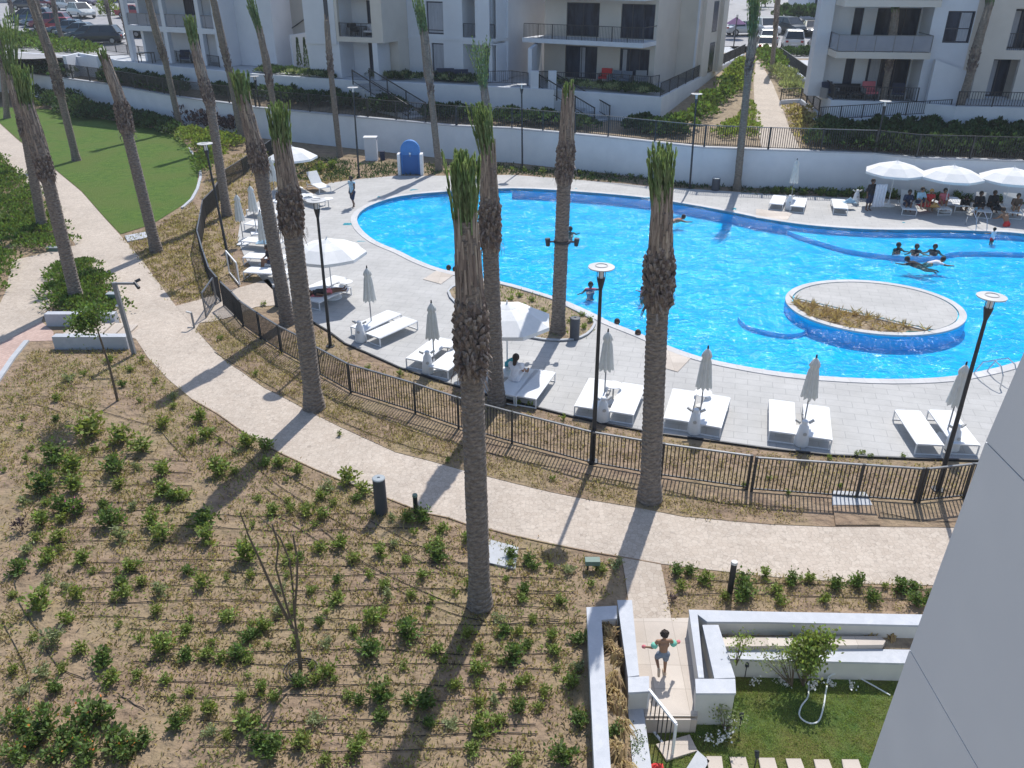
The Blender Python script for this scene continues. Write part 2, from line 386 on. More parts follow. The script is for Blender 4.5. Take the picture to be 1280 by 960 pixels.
def smooth_closed(pts, k=4, closed=True):
    n = len(pts); out = []
    for i in range(n if closed else n-1):
        p0, p1, p2, p3 = [pts[(i+j) % n] if closed else pts[min(max(i+j, 0), n-1)] for j in (-1, 0, 1, 2)]
        for s in range(k):
            t = s/k; out.append(tuple(.5*((2*p1[a]) + (-p0[a]+p2[a])*t + (2*p0[a]-5*p1[a]+4*p2[a]-p3[a])*t*t + (-p0[a]+3*p1[a]-3*p2[a]+p3[a])*t**3) for a in (0, 1)))
    if not closed: out.append(tuple(pts[-1][:2]))
    return out
def PX(lst, z=0.0): return [tuple(P(x, y, z)[:2]) for x, y in lst]
def ribbon(mb, pts, w, z0, z1, side=0.0, closed=False):
    """wall of width w along xy points, mitred. side -1..1 shifts it"""
    n = len(pts); L_, R_ = [], []
    for i in range(n):
        a = Vector(pts[(i-1) % n] if closed or i > 0 else pts[i]).to_2d(); b = Vector(pts[i]).to_2d(); c = Vector(pts[(i+1) % n] if closed or i < n-1 else pts[i]).to_2d()
        d1 = (b-a); d2 = (c-b)
        d1 = d1.normalized() if d1.length > 1e-9 else d2.normalized(); d2 = d2.normalized() if d2.length > 1e-9 else d1
        n1 = Vector((-d1.y, d1.x)); n2 = Vector((-d2.y, d2.x)); m_ = (n1+n2)
        m_ = m_.normalized() if m_.length > 1e-6 else n1
        k = 1/max(.4, m_.dot(n1)); L_.append(b + m_*k*w*(.5+side*.5)); R_.append(b - m_*k*w*(.5-side*.5))
    a0 = z0 if isinstance(z0, (list, tuple)) else [z0]*n; a1 = z1 if isinstance(z1, (list, tuple)) else [z1]*n
    vs = []
    for i in range(n):
        vs += [(L_[i].x, L_[i].y, a0[i]), (R_[i].x, R_[i].y, a0[i]), (R_[i].x, R_[i].y, a1[i]), (L_[i].x, L_[i].y, a1[i])]
    fs = []
    for i in range(n if closed else n-1):
        j = (i+1) % n
        for k in range(4): fs.append((i*4+k, j*4+k, j*4+(k+1) % 4, i*4+(k+1) % 4))
    if not closed: fs += [(0,1,2,3), ((n-1)*4+3, (n-1)*4+2, (n-1)*4+1, (n-1)*4)]
    mb.add(vs, fs)
def inside(p, poly):
    x, y = p[0], p[1]; c = False; j = len(poly)-1
    for i in range(len(poly)):
        xi, yi = poly[i][0], poly[i][1]; xj, yj = poly[j][0], poly[j][1]
        if (yi > y) != (yj > y) and x < (xj-xi)*(y-yi)/(yj-yi)+xi: c = not c
        j = i
    return c
def scatter(poly, n, pad=0):
    x0 = min(p[0] for p in poly); x1 = max(p[0] for p in poly); y0 = min(p[1] for p in poly); y1 = max(p[1] for p in poly); out = []
    tries = 0
    while len(out) < n and tries < n*60:
        tries += 1; p = (random.uniform(x0, x1), random.uniform(y0, y1))
        if inside(p, poly): out.append(p)
    return out
def resample(pts, step):
    pts = [Vector(p).to_2d() for p in pts]; out = [pts[0]]; acc = 0
    for a, b in zip(pts, pts[1:]):
        L_ = (b-a).length; d = step - acc
        while d <= L_: out.append(a + (b-a)*(d/L_)); d += step
        acc = L_ - (d - step)
    if (out[-1]-pts[-1]).length > step*.3: out.append(pts[-1])
    return out
# ================================================================= SETTING
pool_px = [(560,240),(500,246),(462,258),(447,271),(451,286),(470,302),(500,315),(520,325),(545,335),(572,342),(605,349),(640,356),(690,371),(712,379),(745,394),(762,403),(800,418),(835,433),(865,444),(900,453),(960,464),(1022,471),(1110,475),(1185,472),(1235,463),(1262,456),(1330,436),(1400,405),(1430,370),(1430,330),(1380,307),
 (1280,293),(1235,290),(1172,288),(1110,288),(1060,286),(1010,282),(960,275),(915,266),(860,256),(800,247),(720,240),(640,236)]
POOL = smooth_closed(PX(pool_px), 3)
deck_px = [(330,352),(352,374),(390,402),(412,415),(432,430),(460,442),(500,460),(557,479),(640,502),(720,522),(760,531),(820,542),(895,552),(960,561),(1035,569),(1147,574),(1222,576),(1330,574),(1460,560),(1560,440),(1560,300),
 (1400,272),(1280,256),(1100,249),(960,243),(890,238),(815,234),(780,230),(710,224),(640,219),(560,220),(495,220),(450,224),(412,229),(392,243),(372,232),(350,232),(330,245),(312,262),(300,280),(297,300),(306,322),(318,340)]
DECK = PX(deck_px)
near_gar = PX([(905,817),(1420,826)], .15)
GARDEN = [near_gar[0], near_gar[1], (9.0, 3.0), (1.9, 3.0), tuple(P(803,985,.04)[:2]), tuple(P(800,893,.04)[:2]), tuple(P(840,897,0)[:2]), tuple(P(868,897,0)[:2]), tuple(P(880,857,.5)[:2]), tuple(P(903,857,.5)[:2])]
BIG = [(-500,-60),(500,-60),(500,900),(-500,900)]
sheet('ground', [BIG, POOL, GARDEN], 0.0, M['soil'])
sheet('pool_deck', [DECK, POOL], 0.02, M['deck'])
# basin
FLOOR = -.56
mb = MB(); n = len(POOL)
for i in range(n):
    a, b = POOL[i], POOL[(i+1) % n]
    mb.add([(a[0],a[1],FLOOR),(b[0],b[1],FLOOR),(b[0],b[1],.018),(a[0],a[1],.018)], [(0,1,2,3)])
fl = [Vector((p[0],p[1],0)) for p in POOL]
mb.add([(p[0],p[1],FLOOR) for p in POOL], [tuple(t) for t in tessellate_polygon([fl])])
solo('pool_basin', mb, M['pool'], kind='structure')
def shelf(px, z, nm='pool_ledge', k=3):
    q = smooth_closed(PX(px, -.1), k); m2 = MB(); m2.prism(q, FLOOR, z, cap_bottom=False); solo(nm, m2, M['pool'], kind='structure')
shelf([(985,283),(1035,299),(1072,308),(1135,315),(1175,314),(1200,309),(1280,310),(1400,318),(1440,322),(1430,296),(1290,286),(1172,284),(1110,284),(1060,282),(1010,279)], -.33)
bo = smooth_closed([tuple(P(x,y,-.1).xy) for x, y in [(640,235),(560,238),(500,244),(460,256),(444,271),(448,287),(468,304),(500,317),(520,327),(545,337),(572,344)]], 3, closed=False)
bi = smooth_closed([tuple(P(x,y,-.1).xy) for x, y in [(640,258),(580,260),(535,265),(510,272),(503,281),(508,291),(519,300),(535,308),(552,316),(572,324),(595,334)]], 3, closed=False)
mb = MB(); mb.v = [(p[0],p[1],-.13) for p in bo]+[(p[0],p[1],FLOOR+.002) for p in bi]; nb_ = len(bo); mb.f = [(i,i+1,nb_+i+1,nb_+i) for i in range(nb_-1)]
solo('pool_beach', mb, M['pool'], kind='structure')
shelf([(925,384),(950,374),(985,372),(1010,385),(1010,404),(985,409),(950,403),(930,395)], -.38)
shelf([(1190,287),(1240,284),(1300,288),(1330,300),(1290,296),(1240,293)], -.30)
def pool_waves():
    rnd = random.Random(5); W = []
    for i in range(16):
        lam = .38*(1.17**i)*rnd.uniform(.9,1.1)*.8; a = rnd.uniform(0, math.pi*2); k = 2*math.pi/lam; W.append((k*math.cos(a), k*math.sin(a), rnd.uniform(0,6.28), .058/k))
    x0 = min(p[0] for p in POOL); x1 = max(p[0] for p in POOL); y0 = min(p[1] for p in POOL); y1 = max(p[1] for p in POOL); big = 1.0; st = .09; n = int(round(big/st)); st = big/n
    mb = MB(); idx = {}
    def vert(i, j):
        if (i, j) not in idx:
            x = x0-.5+i*st; y = y0-.5+j*st; z = -.065
            for kx, ky, ph, am in W: z += am*math.sin(kx*x+ky*y+ph)
            idx[(i, j)] = len(mb.v); mb.v.append((x, y, z))
        return idx[(i, j)]
    for I in range(int((x1-x0+1)/big)+1):
        for J in range(int((y1-y0+1)/big)+1):
            X = x0-.5+I*big; Y = y0-.5+J*big
            if any(inside((X+a*big/2, Y+b*big/2), POOL) for a in (-1,0,1,2,3) for b in (-1,0,1,2,3)):
                if X > 26: continue
                for i in range(I*n, I*n+n):
                    for j in range(J*n, J*n+n): mb.f.append((vert(i,j), vert(i+1,j), vert(i+1,j+1), vert(i,j+1)))
    return mb
solo('pool_water', pool_waves(), M['water'], kind='structure', smooth=True)
mb = MB(); ribbon(mb, POOL, .34, -.12, .045, side=-1.0, closed=True)
solo('pool_coping', mb, M['coping'], kind='structure')
# island
ic = P(1095.5, 382, .12); ea = (P(1203.5,382,.12)-P(987.5,382,.12)).length/2
near, far = P(1095.5,414,.12), P(1095.5,349.5,.12); eb = (far-near).length/2; icy = (far.y+near.y)/2; icx = ic.x
ISL = [(icx + ea*math.cos(t*math.pi/36), icy + eb*math.sin(t*math.pi/36)) for t in range(72)]
isl = thing('pool_island', (icx, icy, 0), 0, 'oval stone island with a dry planting bed standing in the pool', 'island')
mb = MB(); mb.prism(ISL, FLOOR, -.02); part('island_base', mb, M['pool'], isl)
c0, c1 = P(1001,373,.12), P(1147,405,.12)
nrm = Vector((-(c1-c0).y, (c1-c0).x)).normalized()
def sideof(p): return (Vector(p[:2]) - c0.xy).dot(nrm)
inn = [(icx + (ea-.32)*math.cos(t*math.pi/36), icy + (eb-.32)*math.sin(t*math.pi/36)) for t in range(72)]
bedp = [p for p in inn if sideof(p) < -.02]; stonep = [p for p in inn if sideof(p) >= .02]
k = max(range(len(bedp)), key=lambda i: (Vector(bedp[i])-Vector(bedp[i-1])).length); bedp = bedp[k:]+bedp[:k]
k = max(range(len(stonep)), key=lambda i: (Vector(stonep[i])-Vector(stonep[i-1])).length); stonep = stonep[k:]+stonep[:k]
mb = MB(); mb.prism(stonep, -.019, .032); part('stone_top', mb, M['deck'], isl)
mb = MB(); mb.prism(bedp, -.019, .01); part('planting_bed', mb, M['soil_dark'], isl)
mb = MB(); ribbon(mb, ISL, .27, -.0195, .05, side=1.0, closed=True); part('rim', mb, M['coping'], isl)
mb = MB(); ribbon(mb, [bedp[0], bedp[-1]], .10, .012, .055); part('kerb', mb, M['coping'], isl)
mb = MB()
for p in scatter(bedp, 70):
    for q in range(16):
        a = random.uniform(0, 6.28); L_ = random.uniform(.1,.4); mb.leaf((p[0],p[1],.025), (math.cos(a)*L_, math.sin(a)*L_, random.uniform(.05,.3)), .035)
part('dead_plants', mb, M['dry'], isl)['kind'] = 'stuff'

# ---- paths
main_px = [(-60,110),(0,155),(22,175),(62,207),(102,240),(130,272),(150,294),(162,307),(180,329),(197,352),(220,383),(245,412),(265,435),(282,452),(302,465),(330,485),(352,496),(395,519),(425,534),(460,550),(495,566),(535,576),(585,590),(640,604),(690,616),(740,626),(802,636),(852,646),(915,652),(960,656),(1035,659),(1097,659),(1190,660),(1320,656),(1420,650),
 (1460,728),(1320,737),(1165,732),(1085,730),(960,721),(890,713),(826,705),(776,696),(745,691),(690,680),(640,669),(610,661),(585,656),(560,647),(535,642),(515,635),(490,625),(465,615),(430,602),(395,587),(352,567),(320,550),(300,537),(272,517),(240,499),(210,474),(185,447),(170,424),(159,420),(150,400),(140,380),(136,365),(130,350),(107,323),(95,307),(54,245),(40,237),(22,217),(0,194),(-80,150)]
MAIN = PX(main_px)
sheet('walking_path', [MAIN], .012, M['path'])
sheet('gate_path', [PX([(220,383),(260,372),(292,362),(320,354),(335,349),(356,378),(346,382),(320,384),(290,396),(268,402),(250,404),(245,412)])], .020, M['ramp'])
sheet('side_path', [PX([(95,307),(107,323),(71,337),(65,357),(64,382),(57,390),(52,402),(0,430),(-80,470),(-80,420),(0,380),(7,365),(15,326),(75,312)])], .016, M['ramp'])
sheet('pink_path', [PX([(52,402),(67,415),(67,426),(37,427),(20,448),(0,478),(-80,600),(-80,470),(0,430)])], .012, M['pink'])
sheet('patio_link_path', [PX([(777,697),(826,706),(829,720),(839,774),(790,776),(785,749),(781,720)])], .018, M['ramp'])
# kerbs
mb = MB(); ribbon(mb, PX([(37,427),(20,448),(0,478),(-80,600)]), .18, .0, .07, side=-1); solo('pink_path_kerb', mb, M['conc'], kind='structure')
mb = MB(); ribbon(mb, PX([(236,186),(243,195),(250,207),(251,222),(247,237),(240,250),(228,261)]), .16, .0, .09); solo('lawn_kerb', mb, M['capstone'], kind='structure')
# fine edging along path and deck
mb = MB(); ribbon(mb, PX(deck_px[2:18]), .06, .0, .06, side=-1); solo('deck_edging', mb, M['dark'], kind='structure')
mb = MB(); ribbon(mb, PX(main_px[11:34]), .035, .0, .025, side=1); ribbon(mb, PX(main_px[41:60]), .035, .0, .025, side=1); solo('path_edging', mb, M['soil'], kind='structure')
# lawn
lawn_px = [(-60,165),(0,150),(0,134),(42,136),(82,138),(125,148),(175,157),(220,168),(238,186),(250,207),(246,237),(240,250),(220,262),(190,281),(150,294),(130,270),(102,238),(62,205),(22,173),(0,153)]
LAWN = PX([(-60,112),(-30,122),(0,134),(42,136),(82,138),(125,148),(175,157),(220,168),(238,186),(249,207),(246,237),(238,250),(220,262),(190,281),(151,293),(130,271),(102,239),(62,206),(22,174),(0,154),(-60,109)])
LAWN = PX([(-30,115),(0,134),(42,136),(82,138),(125,148),(175,157),(220,168),(238,186),(249,207),(246,237),(238,250),(220,262),(190,281),(151,293),(130,271),(102,239),(62,206),(22,174),(0,154),(-30,132)])
sheet('lawn', [LAWN], .024, M['lawn'])
# deck details
def slab(px, nm, z, m, h=.004):
    q = PX(px); m2 = MB(); m2.prism(q, z, z+h); return solo(nm, m2, m, kind='structure')
slab([(529,350),(549,337),(572,341),(551,356)], 'shower_pad', .022, M['patio'], .02)
slab([(830,433),(866,446),(847,466),(826,460)], 'shower_pad', .022, M['patio'], .02)
slab([(945,262),(991,266),(983,277),(945,273)], 'shower_pad', .022, M['patio'], .02)
# concrete pads in the soil strip
slab([(1040,615),(1082,617),(1090,633),(1040,633)], 'concrete_pad', .0, M['conc'], .05)
slab([(1041,634),(1092,634),(1100,658),(1044,658)], 'sand_pad', .0, M['soil'], .055)
slab([(612,676),(648,686),(644,713),(606,704)], 'inspection_slab', .0, M['conc'], .05)
slab([(156,296),(187,290),(190,297),(160,303)], 'valve_pad', .0, M['capstone'], .06)
# planter peninsula on deck
penin = PX([(559,366),(572,357),(600,353),(622,356),(640,360),(690,375),(715,387),(742,401),(744,409),(735,420),(715,427),(680,427),(640,418),(600,400),(570,382)])
PEN = smooth_closed(penin, 2)
mb = MB(); mb.prism(PEN, .02, .055); solo('deck_planting_bed', mb, M['soil_dark'], kind='structure')
mb = MB(); ribbon(mb, PEN, .10, .02, .10, side=-1, closed=True); solo('planting_bed_kerb', mb, M['conc'], kind='structure')
# ---- terraces
WALL_TOP_PX = [(-60,78),(32,91),(135,105),(225,121),(287,129),(320,134),(460,147),(570,157),(640,160),(760,171),(880,184),(960,187),(1092,191),(1145,197),(1280,201),(1420,206)]
WL = PX(WALL_TOP_PX, 2.3)
UP_PX = [(-60,60),(80,70),(125,73),(200,82),(320,93),(442,101),(600,108),(680,112),(825,122)]
UPP = PX(UP_PX, 4.0)
sheet('lower_terrace', [WL + [(200,60),(200,130),(-200,160),(-200, WL[0][1])]], 2.27, M['soil_dark'])
rw = thing('retaining_wall', (WL[8][0], WL[8][1], 0), 0, 'long white retaining wall behind the pool terrace carrying a black railing', 'wall')
mb = MB(); ribbon(mb, WL, .3, -.1, 2.26, side=0); part('wall', mb, M['render'], rw)
mb = MB(); ribbon(mb, WL, .42, 2.262, 2.34, side=0); part('coping', mb, M['capstone'], rw)
# upper terraces (left + middle building), right building terrace, all at z=4
Mwall = [tuple(P(825,122,4)[:2]), tuple(P(930,68,4)[:2])]
UT = UPP + [Mwall[1], (26, 130), (-260,170), (-260,UPP[0][1])]
sheet('upper_terrace', [UT], 3.98, M['conc'])
uw = thing('terrace_wall', (UPP[6][0], UPP[6][1], 2.27), 0, 'white garden wall holding up the terrace of the middle apartment blocks', 'wall')
mb = MB(); ribbon(mb, UPP + [Mwall[1]], .3, 2.2, 4.05, side=0); part('wall', mb, M['render'], uw)
RT = [tuple(P(974,73,4)[:2]), tuple(P(1041,126,4)[:2]), tuple(P(1145,129,4)[:2]), tuple(P(1195,134,4)[:2]), tuple(P(1420,138,4)[:2])]
sheet('right_terrace', [RT + [(150,60),(150,130),(RT[0][0],130)]], 3.985, M['conc'])
uw = thing('terrace_wall', (RT[1][0], RT[1][1], 2.27), 0, 'white wall round the raised terrace of the right apartment block beside the footpath', 'wall')
mb = MB(); ribbon(mb, RT, .3, 2.2, 4.06, side=0); part('wall', mb, M['render'], uw)
# ramp slope between the buildings
def slz(x, y): return 2.30 + max(0, min(1, (y-54)/(84-54)))*1.72
cy = [48.5, 54, 60, 66, 72, 78, 84, 90]
mb = MB()
vs = []; 
def wly(x):
    for a, b in zip(WL, WL[1:]):
        if a[0] <= x <= b[0]: return a[1] + (b[1]-a[1])*(x-a[0])/(b[0]-a[0])
    return WL[-1][1]
for i, y in enumerate(cy):
    ya, yb_ = (wly(9)+.2, wly(36)+.2) if i == 0 else (y, y)
    vs += [(9, ya, slz(0, ya)), (36, yb_, slz(0, yb_))]
mb.add(vs, [(2*i, 2*i+1, 2*i+3, 2*i+2) for i in range(len(cy)-1)])
# clip: start right behind the wall line
solo('planted_slope', mb, M['soil_dark'], kind='structure')
def PS(px, py):
    p = P(px, py, 3)
    for _ in range(30): p = P(px, py, slz(p.x, p.y))
    return p
def ramp_strip(name, Lp, Rp, m, dz=.012):
    q = []; m2 = MB()
    for a, b in zip(Lp, Rp):
        for p in (PS(*a), PS(*b)): q.append((p.x, p.y, p.z+dz))
    m2.add(q, [(2*i, 2*i+1, 2*i+3, 2*i+2) for i in range(len(Lp)-1)]); return solo(name, m2, m, kind='structure')
ramp_strip('footpath', [(952,186),(947,160),(943,130),(942,105),(944,86),(945,74)], [(1000,186),(985,155),(976,130),(966,105),(955,86),(950,78)], M['path'])
# parking and street beyond
def pkz(y): return 4.03 + .05*max(0, min(y, 125)-97)
def PK(px, py):
    p = P(px, py, 4.03)
    for _ in range(40): p = P(px, py, pkz(p.y))
    return p
mb = MB(); ys = [97,111,125,200,400]
mb.add([(s*200, y, pkz(y)) for y in ys for s in (-1,1)], [(2*i,2*i+1,2*i+3,2*i+2) for i in range(4)]); solo('parking_court', mb, M['asphalt'], kind='structure')
sheet('parking_apron', [[(-200,84),(-46,84),(-24,96.99),(26,96.99),(27,84.5),(60,84.5),(200,90),(200,96.995),(-200,96.995)]], 4.03, M['asphalt'])
mb = MB()
# garden
sheet('garden_lawn', [[(1.4,2.5),(9.5,2.5),(9.5,16),(1.4,16)]], -.35, M['garden'])
PATIO = [tuple(P(785,774,0)[:2]), tuple(P(872,773,0)[:2]), tuple(P(872,896,0)[:2]), tuple(P(806,896,0)[:2])]
mb = MB(); mb.prism(PATIO, -.4, .022); solo('patio', mb, M['patio'], kind='structure')
mb = MB(); a, b = P(800,898,0), P(871,898,0); mb.box(a.x, b.x, a.y-.03, a.y-.004, -.4, .0); solo('patio_riser', mb, M['patio'], kind='structure')

# ================================================================= RAILINGS
def railing(name, line, z0s, h, step, label, group=None, post_w=.065, bal=.10, toprail=None, pm=None, rm=None, gap=0.08, cat='railing', bw=.0125):
    """line: xy points; z0s: base heights; posts each step, each panel one part"""
    pts = [Vector((p[0], p[1], z0s if not isinstance(z0s, (list, tuple)) else z0s[i])) for i, p in enumerate(line)]
    seg = []; out = [pts[0]]
    for a, b in zip(pts, pts[1:]):
        k = max(1, round((b-a).length/step))
        for i in range(1, k+1): out.append(a + (b-a)*i/k)
    root = thing(name, tuple(out[0]), 0, label, cat, group)
    pm = pm or M['dark']; rm = rm or M['dark']
    for i, p in enumerate(out):
        m2 = MB(); m2.box(p.x-post_w/2, p.x+post_w/2, p.y-post_w/2, p.y+post_w/2, p.z-.03, p.z+h+.03); part('post', m2, pm, root)
    for a, b in zip(out, out[1:]):
        d = (b-a); L_ = d.length; m2 = MB(); up = Vector((0,0,1))
        m2.bar(a+up*gap, b+up*gap, .035, .035)
        k = max(2, int(L_/bal))
        for j in range(1, k):
            q = a + d*j/k; m2.box(q.x-bw, q.x+bw, q.y-bw, q.y+bw, q.z+gap, q.z+h-.02)
        part('balusters', m2, pm, root)
        m3 = MB(); m3.bar(a+up*h, b+up*h, .055, .04); part('top_rail', m3, rm, root)
    return root
FH = 1.05
f1 = [P(x, y, FH) for x, y in [(338,175),(328,182),(315,190),(302,199),(281,212),(267,236),(253,250),(250,267),(246,288),(253,312),(261,335),(271,347)]]
railing('pool_fence', [p.xy for p in f1], 0.0, FH, 2.2, 'curving dark metal pool fence beside the round lawn, above the gate', 'pool fence sections', rm=M['rail'])
f2 = [P(x, y, FH) for x, y in [(275,352),(289,365),(299,376),(321,391),(347,407),(375,421),(395,434),(435,455),(517,479),(572,497),(640,515),(740,540),(830,555),(940,570)]]
railing('pool_fence', [p.xy for p in f2], 0.0, FH, 2.2, 'long dark metal pool fence curving along the front of the pool deck', 'pool fence sections', rm=M['rail'])
f3 = [P(x, y, FH) for x, y in [(946,572),(1080,581),(1155,586)]]
railing('pool_fence', [p.xy for p in f3], 0.0, FH, 2.0, 'short straight pool fence section below the third pair of sunbeds from the right', 'pool fence sections', rm=M['rail'])
f4 = [P(x, y, FH) for x, y in [(1160,586),(1217,580),(1320,570)]]
railing('pool_fence', [p.xy for p in f4], 0.0, FH, 2.0, 'pool fence section running behind the grey wall edge at the right', 'pool fence sections', rm=M['rail'])
# gate leaves
def gate(pa, pb, h, label, name='metal_gate', m=None, z0=.06, n=9, rail=.05):
    m = m or M['dark']; a, b = Vector((pa[0], pa[1], z0)), Vector((pb[0], pb[1], z0)); up = Vector((0,0,1))
    g = thing(name, tuple(a), 0, label, 'gate'); m2 = MB()
    m2.bar(a+up*h, b+up*h, rail, rail); m2.bar(a+up*.02, b+up*.02, rail, rail); m2.bar(a, a+up*h, rail, rail, up=Vector((1,0,0))); m2.bar(b, b+up*h, rail, rail, up=Vector((1,0,0)))
    part('gate_frame', m2, m, g); m3 = MB()
    for i in range(1, n): q = a + (b-a)*i/n; m3.bar(q, q+up*h, .018, .018, up=Vector((1,0,0)))
    part('gate_bars', m3, M['dark'], g)
gate(P(271,378,0), P(258,398,0), 1.0, 'open grey pool gate leaf over the cobbled link path', m=M['rail'])
gate(P(287,342,0), P(300,358,0), 1.0, 'white framed gate leaf lying open in the dry bed near the lamp', m=M['white'])
# fence on retaining wall
wl2 = [Vector(p) for p in WL]
railing('terrace_fence', [tuple(p) for p in wl2[0:8]], 2.34, 1.25, 2.7, 'black railing on top of the long retaining wall, left of the middle stairs', 'retaining wall railings', bal=.13, post_w=.10, bw=.016)
railing('terrace_fence', [tuple(wl2[7]+(wl2[8]-wl2[7])*.02)] + [tuple(p) for p in wl2[8:13]], 2.34, 1.25, 2.7, 'black retaining wall railing between the middle stairs and the white umbrellas', 'retaining wall railings', bal=.13, post_w=.10, bw=.016, rm=M['rail'])
railing('terrace_fence', [tuple(wl2[12]+(wl2[13]-wl2[12])*.02)] + [tuple(p) for p in wl2[13:]], 2.34, 1.25, 2.7, 'black railing above the open white umbrellas at the far right', 'retaining wall railings', bal=.13, post_w=.10, bw=.016)
# corridor side railings on terrace walls
railing('terrace_railing', [Mwall[0], Mwall[1]], 4.05, .9, 2.4, 'dark railing on the terrace wall beside the footpath, left of the path', 'terrace railings', bal=.16)
railing('terrace_railing', RT[0:3], 4.06, .9, 2.4, 'dark railing round the right block terrace with outdoor sofas', 'terrace railings', bal=.16)
railing('terrace_railing', RT[3:], 4.06, .9, 2.4, 'dark railing in front of the far right ground floor flat', 'terrace railings', bal=.16)
q = PX([(693,106),(760,108),(812,112),(823,110)], 4.0)
railing('terrace_railing', q, 4.0, .9, 2.2, 'dark railing in front of the ground floor flat with the red chair', 'terrace railings', bal=.16)
q = PX([(600,106),(640,105),(660,108)], 4.0)
railing('terrace_railing', q, 4.05, .9, 2.2, 'low dark railing on the white wall between two apartment blocks', 'terrace railings', bal=.16)
q = PX([(132,64),(190,72),(275,84)], 4.0)
railing('terrace_railing', q, 4.0, .9, 2.4, 'dark railing along the terrace of the leftmost apartment block', 'terrace railings', bal=.16)
# stairs from lower terrace up to the flats
def stairs(px_top, px_bot, w, label, nst=9):
    a = P(px_top[0], px_top[1], 4.0); b = P(px_bot[0], px_bot[1], 2.3); d = (b-a); d.z = 0; L_ = d.length; u = d.normalized(); s = Vector((-u.y, u.x, 0))
    t = thing('garden_stairs', (b.x, b.y, 2.3), 0, label, 'stairs'); m2 = MB()
    for i in range(nst):
        z = 4.0 - 1.7*(i+.5)/nst; c = a + u*(L_*(i+.5)/nst); c.z = (z+2.27)/2; m2.obox(c, u*(L_/nst/2+.001), s*w/2, Vector((0,0,(z-2.27)/2)))
    part('steps', m2, M['conc'], t)
    for sg in (-1, 1):
        A = a + s*sg*w/2; B = b + s*sg*w/2; A.z = 4.0; B.z = 2.35; up = Vector((0,0,1)); m3 = MB()
        m3.bar(A+up*.95, B+up*.95, .07, .06); m3.bar(A+up*.15, B+up*.15, .04, .04)
        for j in range(int(L_/.16)):
            q = A + (B-A)*j/int(L_/.16); m3.bar(q+up*.15, q+up*.95, .02, .02, up=Vector((1,0,0)))
        for j in range(4):
            q = A + (B-A)*j/3; m3.bar(q-up*.1, q+up*1.0, .08, .08, up=Vector((1,0,0)))
        part('handrail', m3, M['dark'], t)
stairs((452,103), (522,148), 1.5, 'garden stairs with dark handrails below the balcony with the furniture')
stairs((683,109), (752,152), 1.5, 'garden stairs with dark handrails left of the flat with the red chair')
# ramp wall in front of right block
t = thing('ramp_wall', tuple(P(1026,152,2.3)), 0, 'white sloping ramp wall with a low railing below the right block terrace', 'wall')
A = P(1022,150,3.1); B = P(1183,139,3.5); B.y = A.y + (B.y-A.y)*.6
A = Vector((A.x, A.y, 0)); B = Vector((B.x, B.y, 0)); m2 = MB(); ribbon(m2, [A.xy, B.xy], .25, [2.2,2.2], [3.05,3.45]); part('wall', m2, M['render'], t)
m2 = MB(); m2.add([(A.x, A.y+.1, 3.0), (B.x, B.y+.1, 3.4), (B.x, B.y+1.3, 3.4), (A.x, A.y+1.3, 3.0)], [(0,1,2,3)]); part('ramp', m2, M['conc'], t)
railing('ramp_railing', [A.xy, B.xy], [3.05, 3.45], .85, 1.5, 'low dark railing on the sloping ramp below the right block', 'terrace railings', bal=.14)
t = thing('ramp_wall', tuple(P(990,128,2.9)), 0, 'short white step wall with handrail off the right side of the footpath', 'wall')
a = PS(1000,128); b = PS(975,130); c = PS(1022,148); m2 = MB(); ribbon(m2, [b.xy, a.xy, c.xy], .2, 2.2, [3.15, 3.15, 3.05]); part('wall', m2, M['render'], t)
railing('ramp_railing', [b.xy, a.xy, c.xy], [3.15, 3.15, 3.05], .8, 1.5, 'short dark handrail at the step wall off the right side of the footpath', 'terrace railings', bal=.2)
# right garden low wall
t = thing('garden_wall', tuple(P(1197,160,2.3)), 0, 'white planter wall with a clipped hedge in front of the far right flat', 'wall')
q = [P(1197,143,3.2), P(1280,145,3.2), P(1420,149,3.2)]; m2 = MB(); ribbon(m2, [p.xy for p in q], .3, 2.2, 3.2); part('wall', m2, M['render'], t)
t = thing('white_wall', tuple(P(110,80,2.3)), 0, 'white planter wall end standing below the parked cars at the left', 'wall')
q = PX([(80,70),(98,66),(122,70)], 4.3); m2 = MB(); ribbon(m2, q, .3, 2.2, 4.3); part('wall', m2, M['render'], t)

# steps with two side walls, lower left of the path
t = thing('garden_steps', tuple(P(110,425,0)), 0, 'pale concrete garden steps between two low walls beside the planted strip', 'steps')
m2 = MB(); a, b = P(57,391,.5), P(144,391,.5); m2.box(a.x, b.x, a.y-.15, a.y+.15, 0, .5); part('side_wall', m2, M['capstone'], t)
m2 = MB(); a2, b2 = P(67,419,.5), P(159,419,.5); m2.box(a2.x, b2.x, a2.y-.15, a2.y+.15, 0, .5); part('side_wall', m2, M['capstone'], t)
m2 = MB(); L0 = a2.x + .05; w = (b2.x - L0 - .5)/5
for i in range(5):
    m2.box(L0+i*w, L0+(i+1)*w, a2.y+.152, a.y-.152, .014, .34-.065*i)
part('treads', m2, M['patio'], t)

